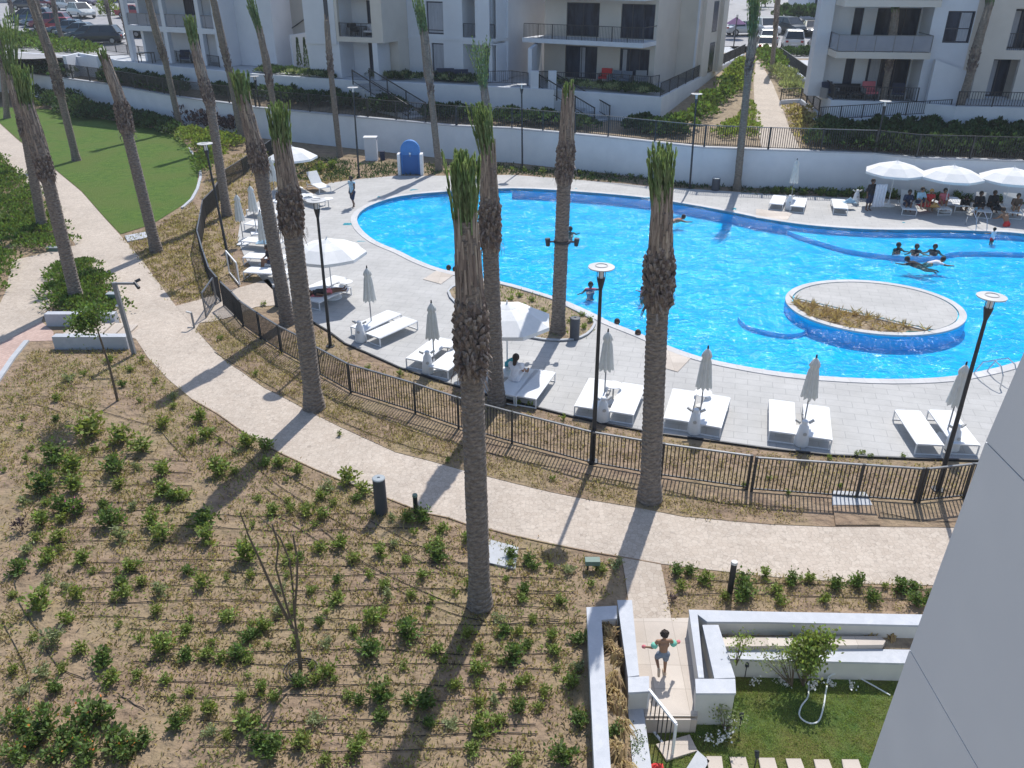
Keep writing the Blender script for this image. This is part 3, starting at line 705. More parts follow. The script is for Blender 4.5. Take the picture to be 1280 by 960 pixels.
# ================================================================= GARDEN WALLS (bottom)
def capwall(t, pxs, z, zb=-.45, th=.05, m=None, body=None, over=.0):
    q = PX(pxs, z); m2 = MB(); m2.prism(q, z-th, z); part('capstone', m2, M['capstone'], t)
    c = Vector((sum(p[0] for p in q)/len(q), sum(p[1] for p in q)/len(q))); q2 = []
    n = len(q)
    m3 = MB(); 
    # body inset by 15 mm
    ar = sum(q[i][0]*q[(i+1) % n][1]-q[(i+1) % n][0]*q[i][1] for i in range(n)); sg = 1 if ar > 0 else -1
    for i in range(n):
        a, b, d = Vector(q[i-1]), Vector(q[i]), Vector(q[(i+1) % n]); d1 = (b-a).normalized(); d2 = (d-b).normalized()
        n1 = Vector((-d1.y, d1.x))*sg; n2 = Vector((-d2.y, d2.x))*sg; mm_ = (n1+n2)
        mm_ = mm_.normalized() if mm_.length > .01 else n1
        q2.append(tuple(b + mm_*.015/max(.4, mm_.dot(n1))))
    m3.prism(q2, zb, z-th-.001); part('wall', m3, body or M['renderg'], t)
t = thing('planter_wall', tuple(P(752,900,0)), 0, 'narrow raised planter with pale stone caps running left of the patio', 'planter')
capwall(t, [(733,759),(771,757),(771,773),(752,775),(765,985),(744,985),(734,776)], .5)
q = PX([(752,775),(771,773),(790,985),(765,985)], .5); m2 = MB(); m2.prism(q, -.2, .28); part('soil', m2, M['soil_dark'], t)
t = thing('patio_wall', tuple(P(795,860,0)), 0, 'pale capped garden wall left of the running child, ending in a square pillar', 'wall')
capwall(t, [(771.5,750),(790,750),(799,844),(785,846)], .5)
capwall(t, [(785,846.5),(811.5,845),(811.5,864),(785.5,865.5)], .505)
capwall(t, [(785,884),(804,884),(818,985),(793,985)], .04)
t = thing('stepped_planter', tuple(P(895,880,0)), 0, 'white capped stepped planter with a blocky end pillar right of the patio', 'planter')
capwall(t, [(861,762),(960,764.5),(1152,768),(1420,773),(1420,787),(1146,781.5),(960,777.5),(884,777),(872,768),(880,847),(873,847)], .5)
capwall(t, [(878,781),(898,781),(919,847),(893,848)], .495)
capwall(t, [(869,848.5),(919,848.5),(920,866.5),(870,866.5)], .505)
capwall(t, [(905,807),(960,809),(1136,812),(1420,816),(1420,834),(1132,829),(960,825),(913,823.5)], .15)
q = PX([(886,777.6),(1420,787.6),(1420,815),(905,806),(899,781)], .15); m2 = MB(); m2.prism(q, -.3, .13); part('soil', m2, M['soil_dark'], t)
q = PX([(868,770),(880,779),(892,845),(882,845)], .2); m2 = MB(); m2.prism(q, -.3, .05); part('trough_floor', m2, M['capstone'], t)
m2 = MB(); m2.prism(PX([(898,797),(1100,795),(1107,801),(1104,806),(903,808)], .25), .131, .25); solo('stone_plank', m2, M['patio'], 'long cream stone plank lying in the planter behind the green bush', 'slab', origin=None)
# railing gate
a = P(811,864,.45); b = P(845,907,.45)
gate((a.x, a.y), (b.x, b.y), .85, 'open white topped gate with black bars hanging off the garden pillar', 'garden_gate', M['white'], z0=-.36, n=7, rail=.045)
# stepping stones
for i, q in enumerate([[(820,930),(862,918),(872,938),(833,950)],[(857,962),(872,938),(887,951),(872,975)],[(883,945),(902,945),(906,975),(888,975)],[(912,946),(932,946),(940,975),(918,975)],[(948,947),(968,947),(976,975),(954,975)],[(982,948),(1001,948),(1011,975),(990,975)],[(1017,949),(1036,949),(1046,975),(1024,975)],[(1052,949),(1073,949),(1082,975),(1058,975)]]):
    m2 = MB(); qq = PX(q, -.3); m2.prism(qq, -.36, -.30)
    lab = ['cream square stepping stone right under the open gate','tilted grey stepping stone left of the row in the garden grass'][i] if i < 2 else ['first','second','third','fourth','fifth','sixth'][i-2] + ' stepping stone from the left in the straight row along the bottom'
    solo('stepping_stone', m2, M['patio'] if i != 1 else M['conc'], lab, 'paving stone', 'stepping stones in the garden grass', origin=(qq[0][0], qq[0][1], -.36))
# near building wall at right
X0 = 3.9
def hitx(px, py, X=X0):
    d = ray(px, py); t = X/d.x; return Vector((X, d.y*t, H + d.z*t))
e0, e1, e2, e3 = hitx(1280,440), hitx(1232,552), hitx(1137,812), hitx(1085,960)
nb = thing('near_building', (X0, 2, 0), 0, 'smooth pale grey wall of a building in shade cutting off the right side', 'building')
def ey(z):
    ks = [e3, e2, e1, e0]
    if z <= ks[0].z: a, b = ks[0], ks[1]
    elif z >= ks[3].z: a, b = ks[2], ks[3]
    else:
        for a, b in zip(ks, ks[1:]):
            if a.z <= z <= b.z: break
    return a.y + (b.y-a.y)*(z-a.z)/(b.z-a.z)
zs = [0.0, e3.z, e2.z-.006, e2.z+.006, e1.z-.006, e1.z+.006, e0.z, 15.5]
for i, (za, zb_) in enumerate([(zs[0], zs[2]), (zs[3], zs[4]), (zs[5], zs[7])]):
    zz = sorted(set([za, zb_] + [z for z in (e3.z, e0.z) if za < z < zb_])); m2 = MB()
    vs = []
    for z in zz: y = ey(z); vs += [(X0, -4, z), (X0, y, z), (X0+5, y, z), (X0+5, -4, z)]
    fs = []
    for k in range(len(zz)-1):
        for j in range(4): fs.append((k*4+j, k*4+(j+1) % 4, (k+1)*4+(j+1) % 4, (k+1)*4+j))
    fs += [(0,1,2,3), tuple(len(vs)-4+j for j in (3,2,1,0))]
    m2.add(vs, fs); part('wall_panel', m2, M['nearwall'], nb)
m2 = MB()
for z in (e2.z, e1.z): m2.box(X0+.012, X0+4.9, -4, ey(z)-.012, z-.0055, z+.0055)
part('joint', m2, M['joint'], nb)
# ================================================================= PALMS
def lerp(a, b, t): return a + (b-a)*t
def palm(base, bb, bt, nt, ct, label, z0=0.0, rl=.25, rb=.34, rn=.19, fw=.0, near=True, crown=True, group='transplanted palms around the pool', frondm=None, nf=32):
    rb *= .92; B = P(base[0], base[1], z0); Y = B.y
    pts = [B] + [PY(p[0], p[1], Y) for p in (bb, bt, nt)]
    T = PY(ct[0], ct[1], Y); n = 24 if near else 14
    root = thing('palm_tree', tuple(B), 0, label, 'palm tree', group)
    step = .04 if near else .12
    # trunk
    def axis(z):
        for a, b in zip(pts, pts[1:]):
            if z <= b.z or b is pts[-1]:
                t = (z-a.z)/max(.01, (b.z-a.z)); return a + (b-a)*t
    zb, zt, zn = pts[1].z, pts[2].z, pts[3].z
    def rad(z):
        h = z - z0
        if z < zb: return rl*(1.28 - .28*min(1, h/.7)) * lerp(1, .94, min(1, h/max(.1, zb-z0)))
        if z < zt:
            t = (z-zb)/(zt-zb); return lerp(rl*.94, rb*.82, min(1, t*4)) if t < .25 else lerp(rb*.82, rn*1.3, max(0, (t-.6)/.4)) if t > .6 else rb*.82
        t = (z-zt)/max(.01, zn-zt); return lerp(rn*1.3, rn, t)
    m2 = MB(); vs = []; z = z0 - .1; rings = 0; ph = random.random()
    while z < zn:
        c = axis(max(z, z0)); r = rad(z)
        for k in range(n):
            a = 2*math.pi*k/n
            if near and z < zt:
                v = z/.13 + .5*abs(2*((a/(2*math.pi)*7) % 1) - 1) + ph; f = v % 1; rr = r*(1 + .13*f - .05) + random.uniform(-.006, .006)
            else: rr = r*(1 + random.uniform(-.05, .05))
            vs.append((c.x + math.cos(a)*rr, c.y + math.sin(a)*rr, z))
        rings += 1; z += step
    fs = []
    for i in range(rings-1):
        for k in range(n): fs.append((i*n+k, i*n+(k+1) % n, (i+1)*n+(k+1) % n, (i+1)*n+k))
    fs.append(tuple(range((rings-1)*n, rings*n)))
    m2.add(vs, fs); part('trunk', m2, M['trunk'] if near else M['trunkfar'], root)
    # boots on the bulge
    m2 = MB(); nb = 230 if near else 60
    for i in range(nb):
        t = (i+.5)/nb; z = lerp(zb-.05, zt+.05, t); a = i*2.39996 + random.uniform(-.2,.2); c = axis(z); r = rad(z)
        rt = rb*(1.0 if t < .75 else lerp(1.0, .72, (t-.75)/.25)); rt *= min(1, .78 + t*1.6)
        d = Vector((math.cos(a), math.sin(a), 0)); s = Vector((-d.y, d.x, 0)); w = random.uniform(.04,.065)*(1 if near else 1.7); L_ = random.uniform(.10,.19)*(1 if near else 1.5)
        p0 = c + d*r*.9; p1 = c + d*rt*random.uniform(.92, 1.1) + Vector((0,0,L_)); dr = .035
        m2.add([p0+s*w, p0-s*w, p0-Vector((0,0,.09))+d*.02, p1+s*w*.7, p1-s*w*.7, p1+d*dr-Vector((0,0,.07))], [(0,1,2),(3,5,4),(0,3,4,1),(1,4,5,2),(2,5,3,0)])
    if near:
        for i in range(26):
            z = random.uniform(zb-.05, zb+(zt-zb)*.5); a = random.uniform(0, 6.283); c = axis(z); d = Vector((math.cos(a), math.sin(a), 0)); s = Vector((-d.y, d.x, 0)); L_ = random.uniform(.15,.42); w = random.uniform(.012,.03)
            p0 = c + d*rb*.9; p1 = p0 + d*L_*.3 - Vector((0,0,L_*.35)) + s*random.uniform(-.06,.06); p2 = p1 - Vector((0,0,L_*.6)) + d*.02 + s*random.uniform(-.08,.08)
            m2.add([p0-s*w, p0+s*w, p1+s*w, p1-s*w, p2+s*w*.4, p2-s*w*.4], [(0,1,2,3),(3,2,4,5)])
    part('leaf_bases', m2, M['boot'], root)
    # fibrous neck
    m2 = MB(); nn = 120 if near else 36
    for i in range(nn):
        t = random.random(); z = lerp(zt-.15, zn-.2, t); a = random.uniform(0, 6.283); c = axis(z); r = rad(z)*random.uniform(1.0, 1.1); L_ = random.uniform(.3,.7); c1 = axis(min(zn, z+L_)); r1 = rad(min(zn, z+L_))*random.uniform(1.0,1.16)
        d = Vector((math.cos(a), math.sin(a), 0)); s = Vector((-d.y, d.x, 0)); w = random.uniform(.018,.04)
        p0, p1 = c+d*r, c1+d*r1; p1.z = z+L_
        m2.add([p0+s*w, p0-s*w, p1-s*w*.6, p1+s*w*.6, p0-d*.03+s*w, p0-d*.03-s*w, p1-d*.03-s*w*.6, p1-d*.03+s*w*.6], [(0,1,2,3),(7,6,5,4),(0,3,7,4),(1,5,6,2),(3,2,6,7),(0,4,5,1)])
    part('fibre_sheath', m2, M['fibre'], root)
    # crown of tied and trimmed fronds
    if crown:
        m2 = MB(); C0 = pts[3]; Lc = max(.5, (T-C0).length); ax = (T-C0).normalized(); st = Lc/(24.0 if near else 12.0)
        for i in range(nf):
            a = i*2.39996; rr = rn*1.1*math.sqrt((i+.5)/nf)
            d = Vector((math.cos(a), math.sin(a), 0)); b0 = C0 + d*rr - Vector((0,0,.25)); L_ = Lc*random.uniform(.80, 1.0)+.25
            if random.random() < .25: L_ *= .82
            splay = random.uniform(.0, .09)*(rr/rn) + fw*(rr/rn); dd = (ax + d*splay).normalized(); s = Vector((-d.y, d.x, 0))
            q = []; K = 7
            for j in range(K+1):
                t = j/K; q.append(b0 + dd*L_*t + d*(splay*.9*L_*t*t*.5))
            m2.tube(q, [lerp(.020, .007, j/K) for j in range(K+1)], 4)
            k = 0.10*L_; 
            while k < L_:
                t = k/L_; jj = min(K-1, int(t*K)); p = q[jj] + (q[jj+1]-q[jj])*(t*K-jj)
                for sg in (-1, 1):
                    e = min(random.uniform(.2,.36), max(.06, L_-k+.03)); ang = random.uniform(.08,.26)*sg
                    v = (dd*math.cos(ang) + (s*math.cos(random.uniform(-.8,.8)) + d*random.uniform(-.6,.6))*math.sin(ang)).normalized()*e
                    m2.leaf(p, v, random.uniform(.022,.042)*(1 if near else 2.2))
                k += st
        part('fronds', m2, frondm or (M['frond'] if near else M['frondfar']), root)
    return root
palm((600,757),(590,470),(588,378),(582,272),(578,189),'tallest front palm at the centre, standing in the planted bed, tufted green top', rl=.225, rb=.33, rn=.185)
palm((621,505),(613,312),(612,250),(610,190),(600,126),'palm just inside the pool fence, behind the tallest front palm', rl=.24, rb=.33, rn=.19)
palm((812,624),(822,385),(825,315),(828,248),(828,178),'palm in the soil strip in front of the pool, right of the central lamp post', rl=.26, rb=.37, rn=.20)
palm((393,510),(366,292),(361,236),(352,180),(346,127),'left front palm at the path edge with a ragged dark collar', rl=.27, rb=.37, rn=.21)
palm((360,404),(326,215),(318,178),(305,128),(298,86),'palm leaning over the white sunbeds just left of the dark collared palm', rl=.25, rb=.34, rn=.2)
palm((697,417),(705,228),(708,178),(710,120),(711,104),'palm with a bare topped trunk rising from the round planting bed on the deck', rl=.25, rb=.33, rn=.19, nf=8)
palm((921,237),(935,96),(939,62),(941,48),(944,-20),'palm at the far pool edge in front of the footpath between the blocks', rl=.22, rb=.28, rn=.2, near=False)
palm((549,214),(539,120),(536,96),(530,38),(522,-8),'palm beside the blue arched door', rl=.22, rb=.25, rn=.24, near=False, nf=26)
palm((425,196),(414,96),(411,60),(408,24),(407,19),'palm with a cut off top in the bed left of the white cabinet', rl=.2, rb=.24, rn=.16, near=False, crown=False)
palm((612,216),(608,150),(607,125),(605,108),(600,44),'palm hidden behind the two centre palms, crown against the white facade', rl=.22, rb=.25, rn=.2, near=False, fw=.1, nf=26)
palm((196,315),(159,166),(151,128),(132,76),(127,60),'palm at the near rim of the round lawn with a pale bare neck', rl=.25, rb=.36, rn=.19, nf=8)
palm((97,378),(60,226),(50,190),(32,128),(24,80),'palm growing out of the small green planter by the garden steps', rl=.25, rb=.33, rn=.24)
palm((54,289),(33,170),(28,140),(14,92),(4,8),'palm at the left edge rising from the green shrub patch by the path', rl=.24, rb=.32, rn=.26, fw=.06, nf=30)
palm((96,201),(76,120),(66,78),(36,-8),(32,-45),'palm standing on the left half of the round lawn', rl=.25, rb=.36, rn=.24)
palm((9,148),(4,90),(0,60),(-6,20),(-8,-10),'palm cut by the left picture edge at the top of the lawn', rl=.25, rb=.3, rn=.2, near=False)
palm((226,163),(207,78),(198,50),(182,-12),(176,-45),'palm at the hedge end behind the round lawn, right side', rl=.24, rb=.32, rn=.22, near=False)
palm((284,270),(263,132),(253,96),(243,56),(236,18),'palm inside the pool fence beside the round lawn, small green tuft', rl=.24, rb=.31, rn=.2)
palm((303,178),(287,92),(278,52),(264,-12),(258,-40),'palm behind the reddish bushes below the leftmost block', rl=.24, rb=.31, rn=.22, near=False)
palm((354,196),(338,110),(334,82),(324,36),(312,-6),'palm in front of the beige stair wall, feathery green top', rl=.22, rb=.30, rn=.2, near=False)
palm((78,53),(70,22),(66,0),(60,-18),(58,-30),'thin grey palm in the shrubs before the burgundy car', z0=4, rl=.26, rb=.3, rn=.2, near=False)
palm((56,48),(50,20),(46,0),(42,-18),(40,-30),'thin grey palm in the shrubs left of the parked cars', z0=4, rl=.26, rb=.3, rn=.2, near=False)
palm((171,94),(158,36),(153,8),(150,-6),(148,-30),'dark palm at the corner of the leftmost block balcony', z0=2.3, rl=.27, rb=.31, rn=.24, near=False)
palm((144,54),(136,20),(132,0),(129,-14),(127,-30),'slim palm directly before the black parked car', z0=4, rl=.2, rb=.24, rn=.18, near=False)
palm((21,36),(14,10),(9,-8),(4,-20),(2,-40),'slim palm in the top left corner beside the street', z0=4, rl=.25, rb=.3, rn=.2, near=False)
palm((1190,164),(1213,92),(1221,58),(1238,2),(1242,-30),'leaning palm between the right block and the far right flat', z0=2.3, rl=.25, rb=.34, rn=.22, near=False)
palm((1097,157),(1110,92),(1114,60),(1120,10),(1122,-30),'palm before the balconies of the right block', z0=2.3, rl=.23, rb=.27, rn=.22, near=False)
palm((965,84),(969,40),(971,10),(974,-12),(976,-30),'thin palm right of the footpath next to the white parked cars', z0=4, rl=.2, rb=.24, rn=.18, near=False)
palm((947,40),(947,14),(947,-2),(947,-16),(947,-30),'dark palm trunk far behind the footpath beside the parking court', z0=4, rl=.3, rb=.34, rn=.2, near=False)
# brackets with two spotlights on the palm of the deck bed
pb = P(697,417); q = PY(702.5,302,pb.y); t = thing('trunk_spotlights', (q.x, q.y, q.z), 0, 'dark bracket with two small spotlights strapped round the palm of the deck bed', 'light')
m2 = MB(); m2.lathe([(.28,-.04),(.30,-.04),(.30,.04),(.28,.04)], q, 20); m2.bar(q+Vector((-.5,-.1,.03)), q+Vector((.5,-.1,.03)), .05); part('bracket', m2, M['dark'], t)
for s in (-1, 1):
    m2 = MB(); m2.cyl(q+Vector((s*.5,-.1,-.13)), q+Vector((s*.52,-.1,.15)), .07, .10, 12); part('spotlight', m2, M['dark'], t)

# ================================================================= LAMPS
def lamp(base, top, label, z0=0.0, dr=.33):
    B = P(base[0], base[1], z0); T = PY(top[0], top[1], B.y); T = Vector((B.x + (T.x-B.x)*1.0, B.y, T.z)); ax = (T-B)
    h = ax.length; u = ax/h
    t = thing('street_lamp', tuple(B), 0, label, 'lamp post', 'slim dark lamp posts around the pool')
    m2 = MB(); m2.cyl(B, B+u*.03, .16, .16, 12); m2.cyl(B+u*.031, B+u*(h*.45), .062, .056, 12); m2.cyl(B+u*(h*.45), B+u*(h-.62), .052, .045, 12); part('pole', m2, M['dark'], t)
    m2 = MB(); m2.cyl(B+u*(h-.62), B+u*(h-.36), .045, .10, 12); m2.cyl(B+u*(h-.36), B+u*(h-.30), .10, .11, 12)
    for k in range(6):
        a = k*math.pi/3; d = Vector((math.cos(a)*.10, math.sin(a)*.10, 0)); m2.cyl(B+u*(h-.30)+d, B+u*(h-.045)+d, .009, .009, 5)
    part('lamp_head', m2, M['dark'], t)
    m2 = MB(); m2.cyl(B+u*(h-.295), B+u*(h-.06), .07, .07, 12); part('lamp_glass', m2, M['white'], t)
    m2 = MB(); m2.lathe([(.02,.012),(dr*.42,.012),(dr*.45,.03),(dr*.5,.012),(dr,-.005),(dr,-.03),(dr*.5,-.045),(.02,-.045)], B+u*h, 28); part('lamp_disc', m2, M['discgrey'], t, smooth=False)
lamp((741,577),(752,333),'slim dark lamp post standing at the pool fence between two pairs of sunbeds')
lamp((413,433),(395,250),'slim dark lamp post on the deck edge right of the ragged collared palm')
lamp((653,213),(652,105),'dark lamp post in the strip below the white wall at the top centre')
lamp((862,236),(871,117),'dark lamp post at the far pool side left of the footpath')
lamp((449,222),(441,109),'dark lamp post left of the white cabinet by the far wall')
lamp((1085,238),(1107,126),'dark lamp post at the left end of the open white umbrellas')
lamp((1172,612),(1240,370),'tall dark lamp post at the rightmost pair of sunbeds')
lamp((287,330),(256,179),'dark lamp post inside the fence beside the round lawn')
lamp((325,134),(318,95),'small far lamp post in front of the terrace wall, left block', z0=2.3)
lamp((917,58),(922,18),'far lamp post by the parking court left of the footpath', z0=4)
# square L-shaped post
t = thing('camera_post', tuple(P(168,443)), 0, 'square grey post with a short arm beside the walking path', 'post')
B = P(168,443); T = PY(142.5,353,B.y); m2 = MB(); m2.bar(B, T, .13, .13, up=Vector((1,0,0))); part('post', m2, M['grey'], t)
E = PY(169,349,B.y); m2 = MB(); m2.bar(T+Vector((0,0,-.04)), Vector((E.x,E.y,T.z-.04)), .07, .07); part('arm', m2, M['grey'], t)
m2 = MB(); e = Vector((E.x,E.y,T.z-.04)); m2.cyl(e+Vector((-.04,-.02,.04)), e+Vector((.16,-.22,-.08)), .05,.06,10); m2.cyl(e+Vector((-.05,.05,.04)), e+Vector((.10,.15,.10)), .05,.05,10); part('camera', m2, M['dark'], t)
m2 = MB(); m2.sphere(PY(147,381,B.y)+Vector((.02,-.1,0)), .05, 10); part('sensor', m2, M['white'], t)
# low bollards
def bollard(base, top, r, label, m=None, capm=None):
    B = P(*base); T = PY(top[0], top[1], B.y); t = thing('bollard_light', tuple(B), 0, label, 'bollard')
    m2 = MB(); m2.cyl(B, Vector((B.x,B.y,T.z-.06)), r, r, 12); part('post', m2, m or M['dark'], t)
    m2 = MB(); m2.cyl(Vector((B.x,B.y,T.z-.058)), Vector((B.x,B.y,T.z)), r*1.15, r*1.05, 12); part('cap', m2, capm or M['greenbox'], t)
bollard((520,641),(519,618),.06,'short green capped bollard right of the dark litter bin')
bollard((912,741),(916,702),.065,'short dark bollard at the path edge above the garden', capm=M['discgrey'])
t = thing('bollard_light', tuple(P(243,410)), 0, 'thin hooked bollard light at the fork of the path', 'bollard'); B = P(243,410); T = PY(239,391,B.y)
m2 = MB(); m2.bar(B, T, .06, .06, up=Vector((1,0,0))); m2.bar(B, B+Vector((-.25,-.02,.03)), .05,.05); part('post', m2, M['grey'], t); m2 = MB(); m2.bar(T, T+Vector((-.2,.05,.03)), .07, .05); part('cap', m2, M['discgrey'], t)
# bins
def binn(base, top, r, label, rt=None, lid=True):
    B = P(*base); T = PY(top[0], top[1], B.y); h = T.z - B.z; t = thing('litter_bin', tuple(B), 0, label, 'bin'); rt = rt or r
    m2 = MB(); m2.lathe([(r*.96,0),(r,.02),(rt,h-.05),(rt*.97,h-.04)], B, 24); part('body', m2, M['bin'], t, smooth=False)
    m2 = MB(); m2.lathe([(rt*1.05,h-.04),(rt*1.05,h-.015),(rt*.9,h),(rt*.25,h+.005),(rt*.22,h-.02),(.01,h-.02)], B, 24); part('lid', m2, M['binlid'] if lid else M['bin'], t)
binn((477,641),(476,597),.165,'tall dark litter bin with a pale round lid beside the walking path', rt=.155)
binn((718,424),(718,397),.18,'dark litter bin on the near rim of the deck planting bed', lid=False)
binn((350,382),(345,357),.20,'black litter bin on the deck by the pool gate', lid=False)
binn((894,238),(894,222),.24,'dark litter bin in the planted strip at the far pool side')
# green control box
t = thing('irrigation_box', tuple(P(740,715)), 0, 'small green irrigation box on legs in the planted bed', 'box'); B = P(740,712); m2 = MB(); m2.box(B.x-.17,B.x+.17,B.y-.09,B.y+.09,.18,.30); part('box', m2, M['greenbox'], t)
m2 = MB(); [m2.box(B.x+s*.1-.02,B.x+s*.1+.02,B.y-.02,B.y+.02,0,.18) for s in (-1,1)]; part('legs', m2, M['dark'], t)
t = thing('irrigation_box', tuple(P(68,311)), 0, 'flat pale green box at the tip of the green shrub patch', 'box'); B = P(68,313); m2 = MB(); m2.box(B.x-.3,B.x+.3,B.y-.15,B.y+.15,0,.15); part('box', m2, M['greenbox'], t); m2 = MB(); m2.box(B.x-.32,B.x+.32,B.y-.17,B.y+.17,.152,.19); part('lid', m2, M['binlid'], t)
t = thing('control_cabinet', tuple(P(140,383)), 0, 'small pale green cabinet behind the square grey post', 'cabinet'); B = P(143,383); m2 = MB(); m2.box(B.x-.16,B.x+.2,B.y-.12,B.y+.12,0,.55); part('box', m2, M['greenbox'], t); m2 = MB(); m2.box(B.x-.18,B.x+.22,B.y-.14,B.y+.14,.552,.58); part('lid', m2, M['binlid'], t)
# white cabinet and blue arch at the far wall
B = P(465,200); t = thing('service_cabinet', tuple(B), 0, 'white service cabinet standing against the far retaining wall', 'cabinet'); m2 = MB(); m2.box(B.x-.42,B.x+.42,B.y-.25,B.y+.3,.0,1.55); part('body', m2, M['bwhite'], t); m2 = MB(); m2.box(B.x-.46,B.x+.46,B.y-.3,B.y+.34,1.552,1.60); part('lid', m2, M['white'], t); m2 = MB(); m2.box(B.x+.60,B.x+.9,B.y-.1,B.y+.2,0,.6); part('pump_box', m2, M['navy'], t)
B = P(514,218); t = thing('blue_shower', tuple(B), 0, 'blue arched outdoor shower wall between two short white posts', 'shower'); m2 = MB()
arch = [(-.62,0),(.62,0),(.62,1.55)] + [(.62*math.cos(a*math.pi/12), 1.55+.62*math.sin(a*math.pi/12)) for a in range(1,12)] + [(-.62,1.55)]
vs = [(B.x+x, B.y+.0, z) for x, z in arch] + [(B.x+x, B.y+.35, z) for x, z in arch]; nA = len(arch)
m2.add(vs, [tuple(range(nA)), tuple(range(2*nA-1, nA-1, -1))] + [(i, nA+i, nA+(i+1) % nA, (i+1) % nA) for i in range(nA)]); part('arch', m2, M['blue'], t)
m2 = MB(); m2.box(B.x-.5,B.x+.5,B.y-.02,B.y-.003,.02,1.25); part('door_panel', m2, M['bluedk'], t); m2 = MB(); m2.box(B.x-.06,B.x+.06,B.y-.10,B.y-.004,1.3,1.42); m2.cyl((B.x,B.y-.07,1.15),(B.x,B.y-.07,1.3),.02,.02,8); part('tap', m2, M['steel'], t)
for s in (-1,1):
    m2 = MB(); m2.box(B.x+s*.73-.09,B.x+s*.73+.09,B.y-.3,B.y+.3,0,1.35); part('side_post', m2, M['white'], t)

# ================================================================= UMBRELLAS, SUNBEDS, TABLES
def umb_closed(loc, label, rz=0.0, hgt=2.45, group='folded white umbrellas'):
    t = thing('folded_umbrella', tuple(loc), rz, label, 'umbrella', group); O = Vector((0,0,0))
    m2 = MB(); m2.cyl((0,0,.05),(0,0,hgt),.022,.022,10); part('pole', m2, M['grey'], t, local=True)
    m2 = MB(); m2.box(-.28,.28,-.28,.28,0,.06); m2.cyl((0,0,.06),(0,0,.35),.035,.035,10); part('base_plate', m2, M['white'], t, local=True)
    m2 = MB(); n = 32; prof = [(.02,hgt-.0),(.07,hgt-.06),(.12,hgt-.16),(.135,hgt-.26),(.10,hgt-.32),(.13,hgt-.42),(.155,hgt-.7),(.18,hgt-1.0),(.205,hgt-1.22),(.19,hgt-1.27)]
    vs = []; 
    for j, (r, z) in enumerate(prof):
        for k in range(n):
            a = 2*math.pi*k/n; w = 1 + (.20*math.cos(8*a) + .06*math.sin(3*a+j*.4))*min(1, j/3)
            zz = z - (.04*math.cos(8*a) if j >= 8 else 0); vs.append((math.cos(a)*r*w, math.sin(a)*r*w, zz))
    fs = [(i*n+k, i*n+(k+1) % n, (i+1)*n+(k+1) % n, (i+1)*n+k) for i in range(len(prof)-1) for k in range(n)]
    m2.add(vs, fs); part('canopy', m2, M['canopyf'], t, local=True, smooth=True)
    m2 = MB(); m2.cyl((0,0,hgt),(0,0,hgt+.1),.03,.02,8); part('finial', m2, M['dark'], t, local=True)
    return t
def umb_open(loc, label, r=1.5, hgt=2.5, rz=.2, group='open white umbrellas'):
    t = thing('open_umbrella', tuple(loc), rz, label, 'umbrella', group)
    m2 = MB(); m2.cyl((0,0,.05),(0,0,hgt+.05),.025,.025,10); part('pole', m2, M['white'], t, local=True)
    m2 = MB(); m2.lathe([(.38,0),(.38,.05),(.1,.12),(.05,.3)], (0,0,0), 20); part('base_plate', m2, M['white'], t, local=True)
    m2 = MB(); n = 8; zt = hgt; rim = hgt-.55; vs = [(0,0,zt-.05)]
    rings = [(.28,.93),(.6,.62),(1.0,.0)]
    for fr, q in rings:
        for k in range(16):
            a = math.pi*k/8; rr = r*fr*(1 if k % 2 == 0 else math.cos(math.pi/8)*.985); zz = rim + (zt-.05-rim)*q - (.0 if k % 2 == 0 else .02*fr)
            vs.append((math.cos(a)*rr, math.sin(a)*rr, zz))
    fs = [(0, 1+k, 1+(k+1) % 16) for k in range(16)]
    for i in range(2):
        for k in range(16): fs.append((1+i*16+k, 1+(i+1)*16+k, 1+(i+1)*16+(k+1) % 16, 1+i*16+(k+1) % 16))
    o = len(vs)
    for k in range(16):
        x, y, z = vs[1+32+k]; vs.append((x*1.005, y*1.005, z-.12))
    for k in range(16): fs.append((33+k, o+k, o+(k+1) % 16, 33+(k+1) % 16))
    m2.add(vs, fs); part('canopy', m2, M['canopy'], t, local=True)
    m2 = MB(); vs = [(0,0,zt+.05)] + [(math.cos(math.pi*k/4)*.34, math.sin(math.pi*k/4)*.34, zt-.085+.01) for k in range(8)]; m2.add(vs, [(0,1+k,1+(k+1) % 8) for k in range(8)]); m2.cyl((0,0,zt+.03),(0,0,zt+.13),.03,.02,8); part('vent_cap', m2, M['canopy'], t, local=True)
    m2 = MB()
    for k in range(8):
        a = math.pi*k/4; m2.bar((0,0,zt-.12), (math.cos(a)*r*.98, math.sin(a)*r*.98, rim-.03), .018, .018); m2.bar((0,0,zt-.8), (math.cos(a)*r*.5, math.sin(a)*r*.5, (zt+rim)/2-.06), .015, .015)
    part('ribs', m2, M['grey'], t, local=True)
    return t
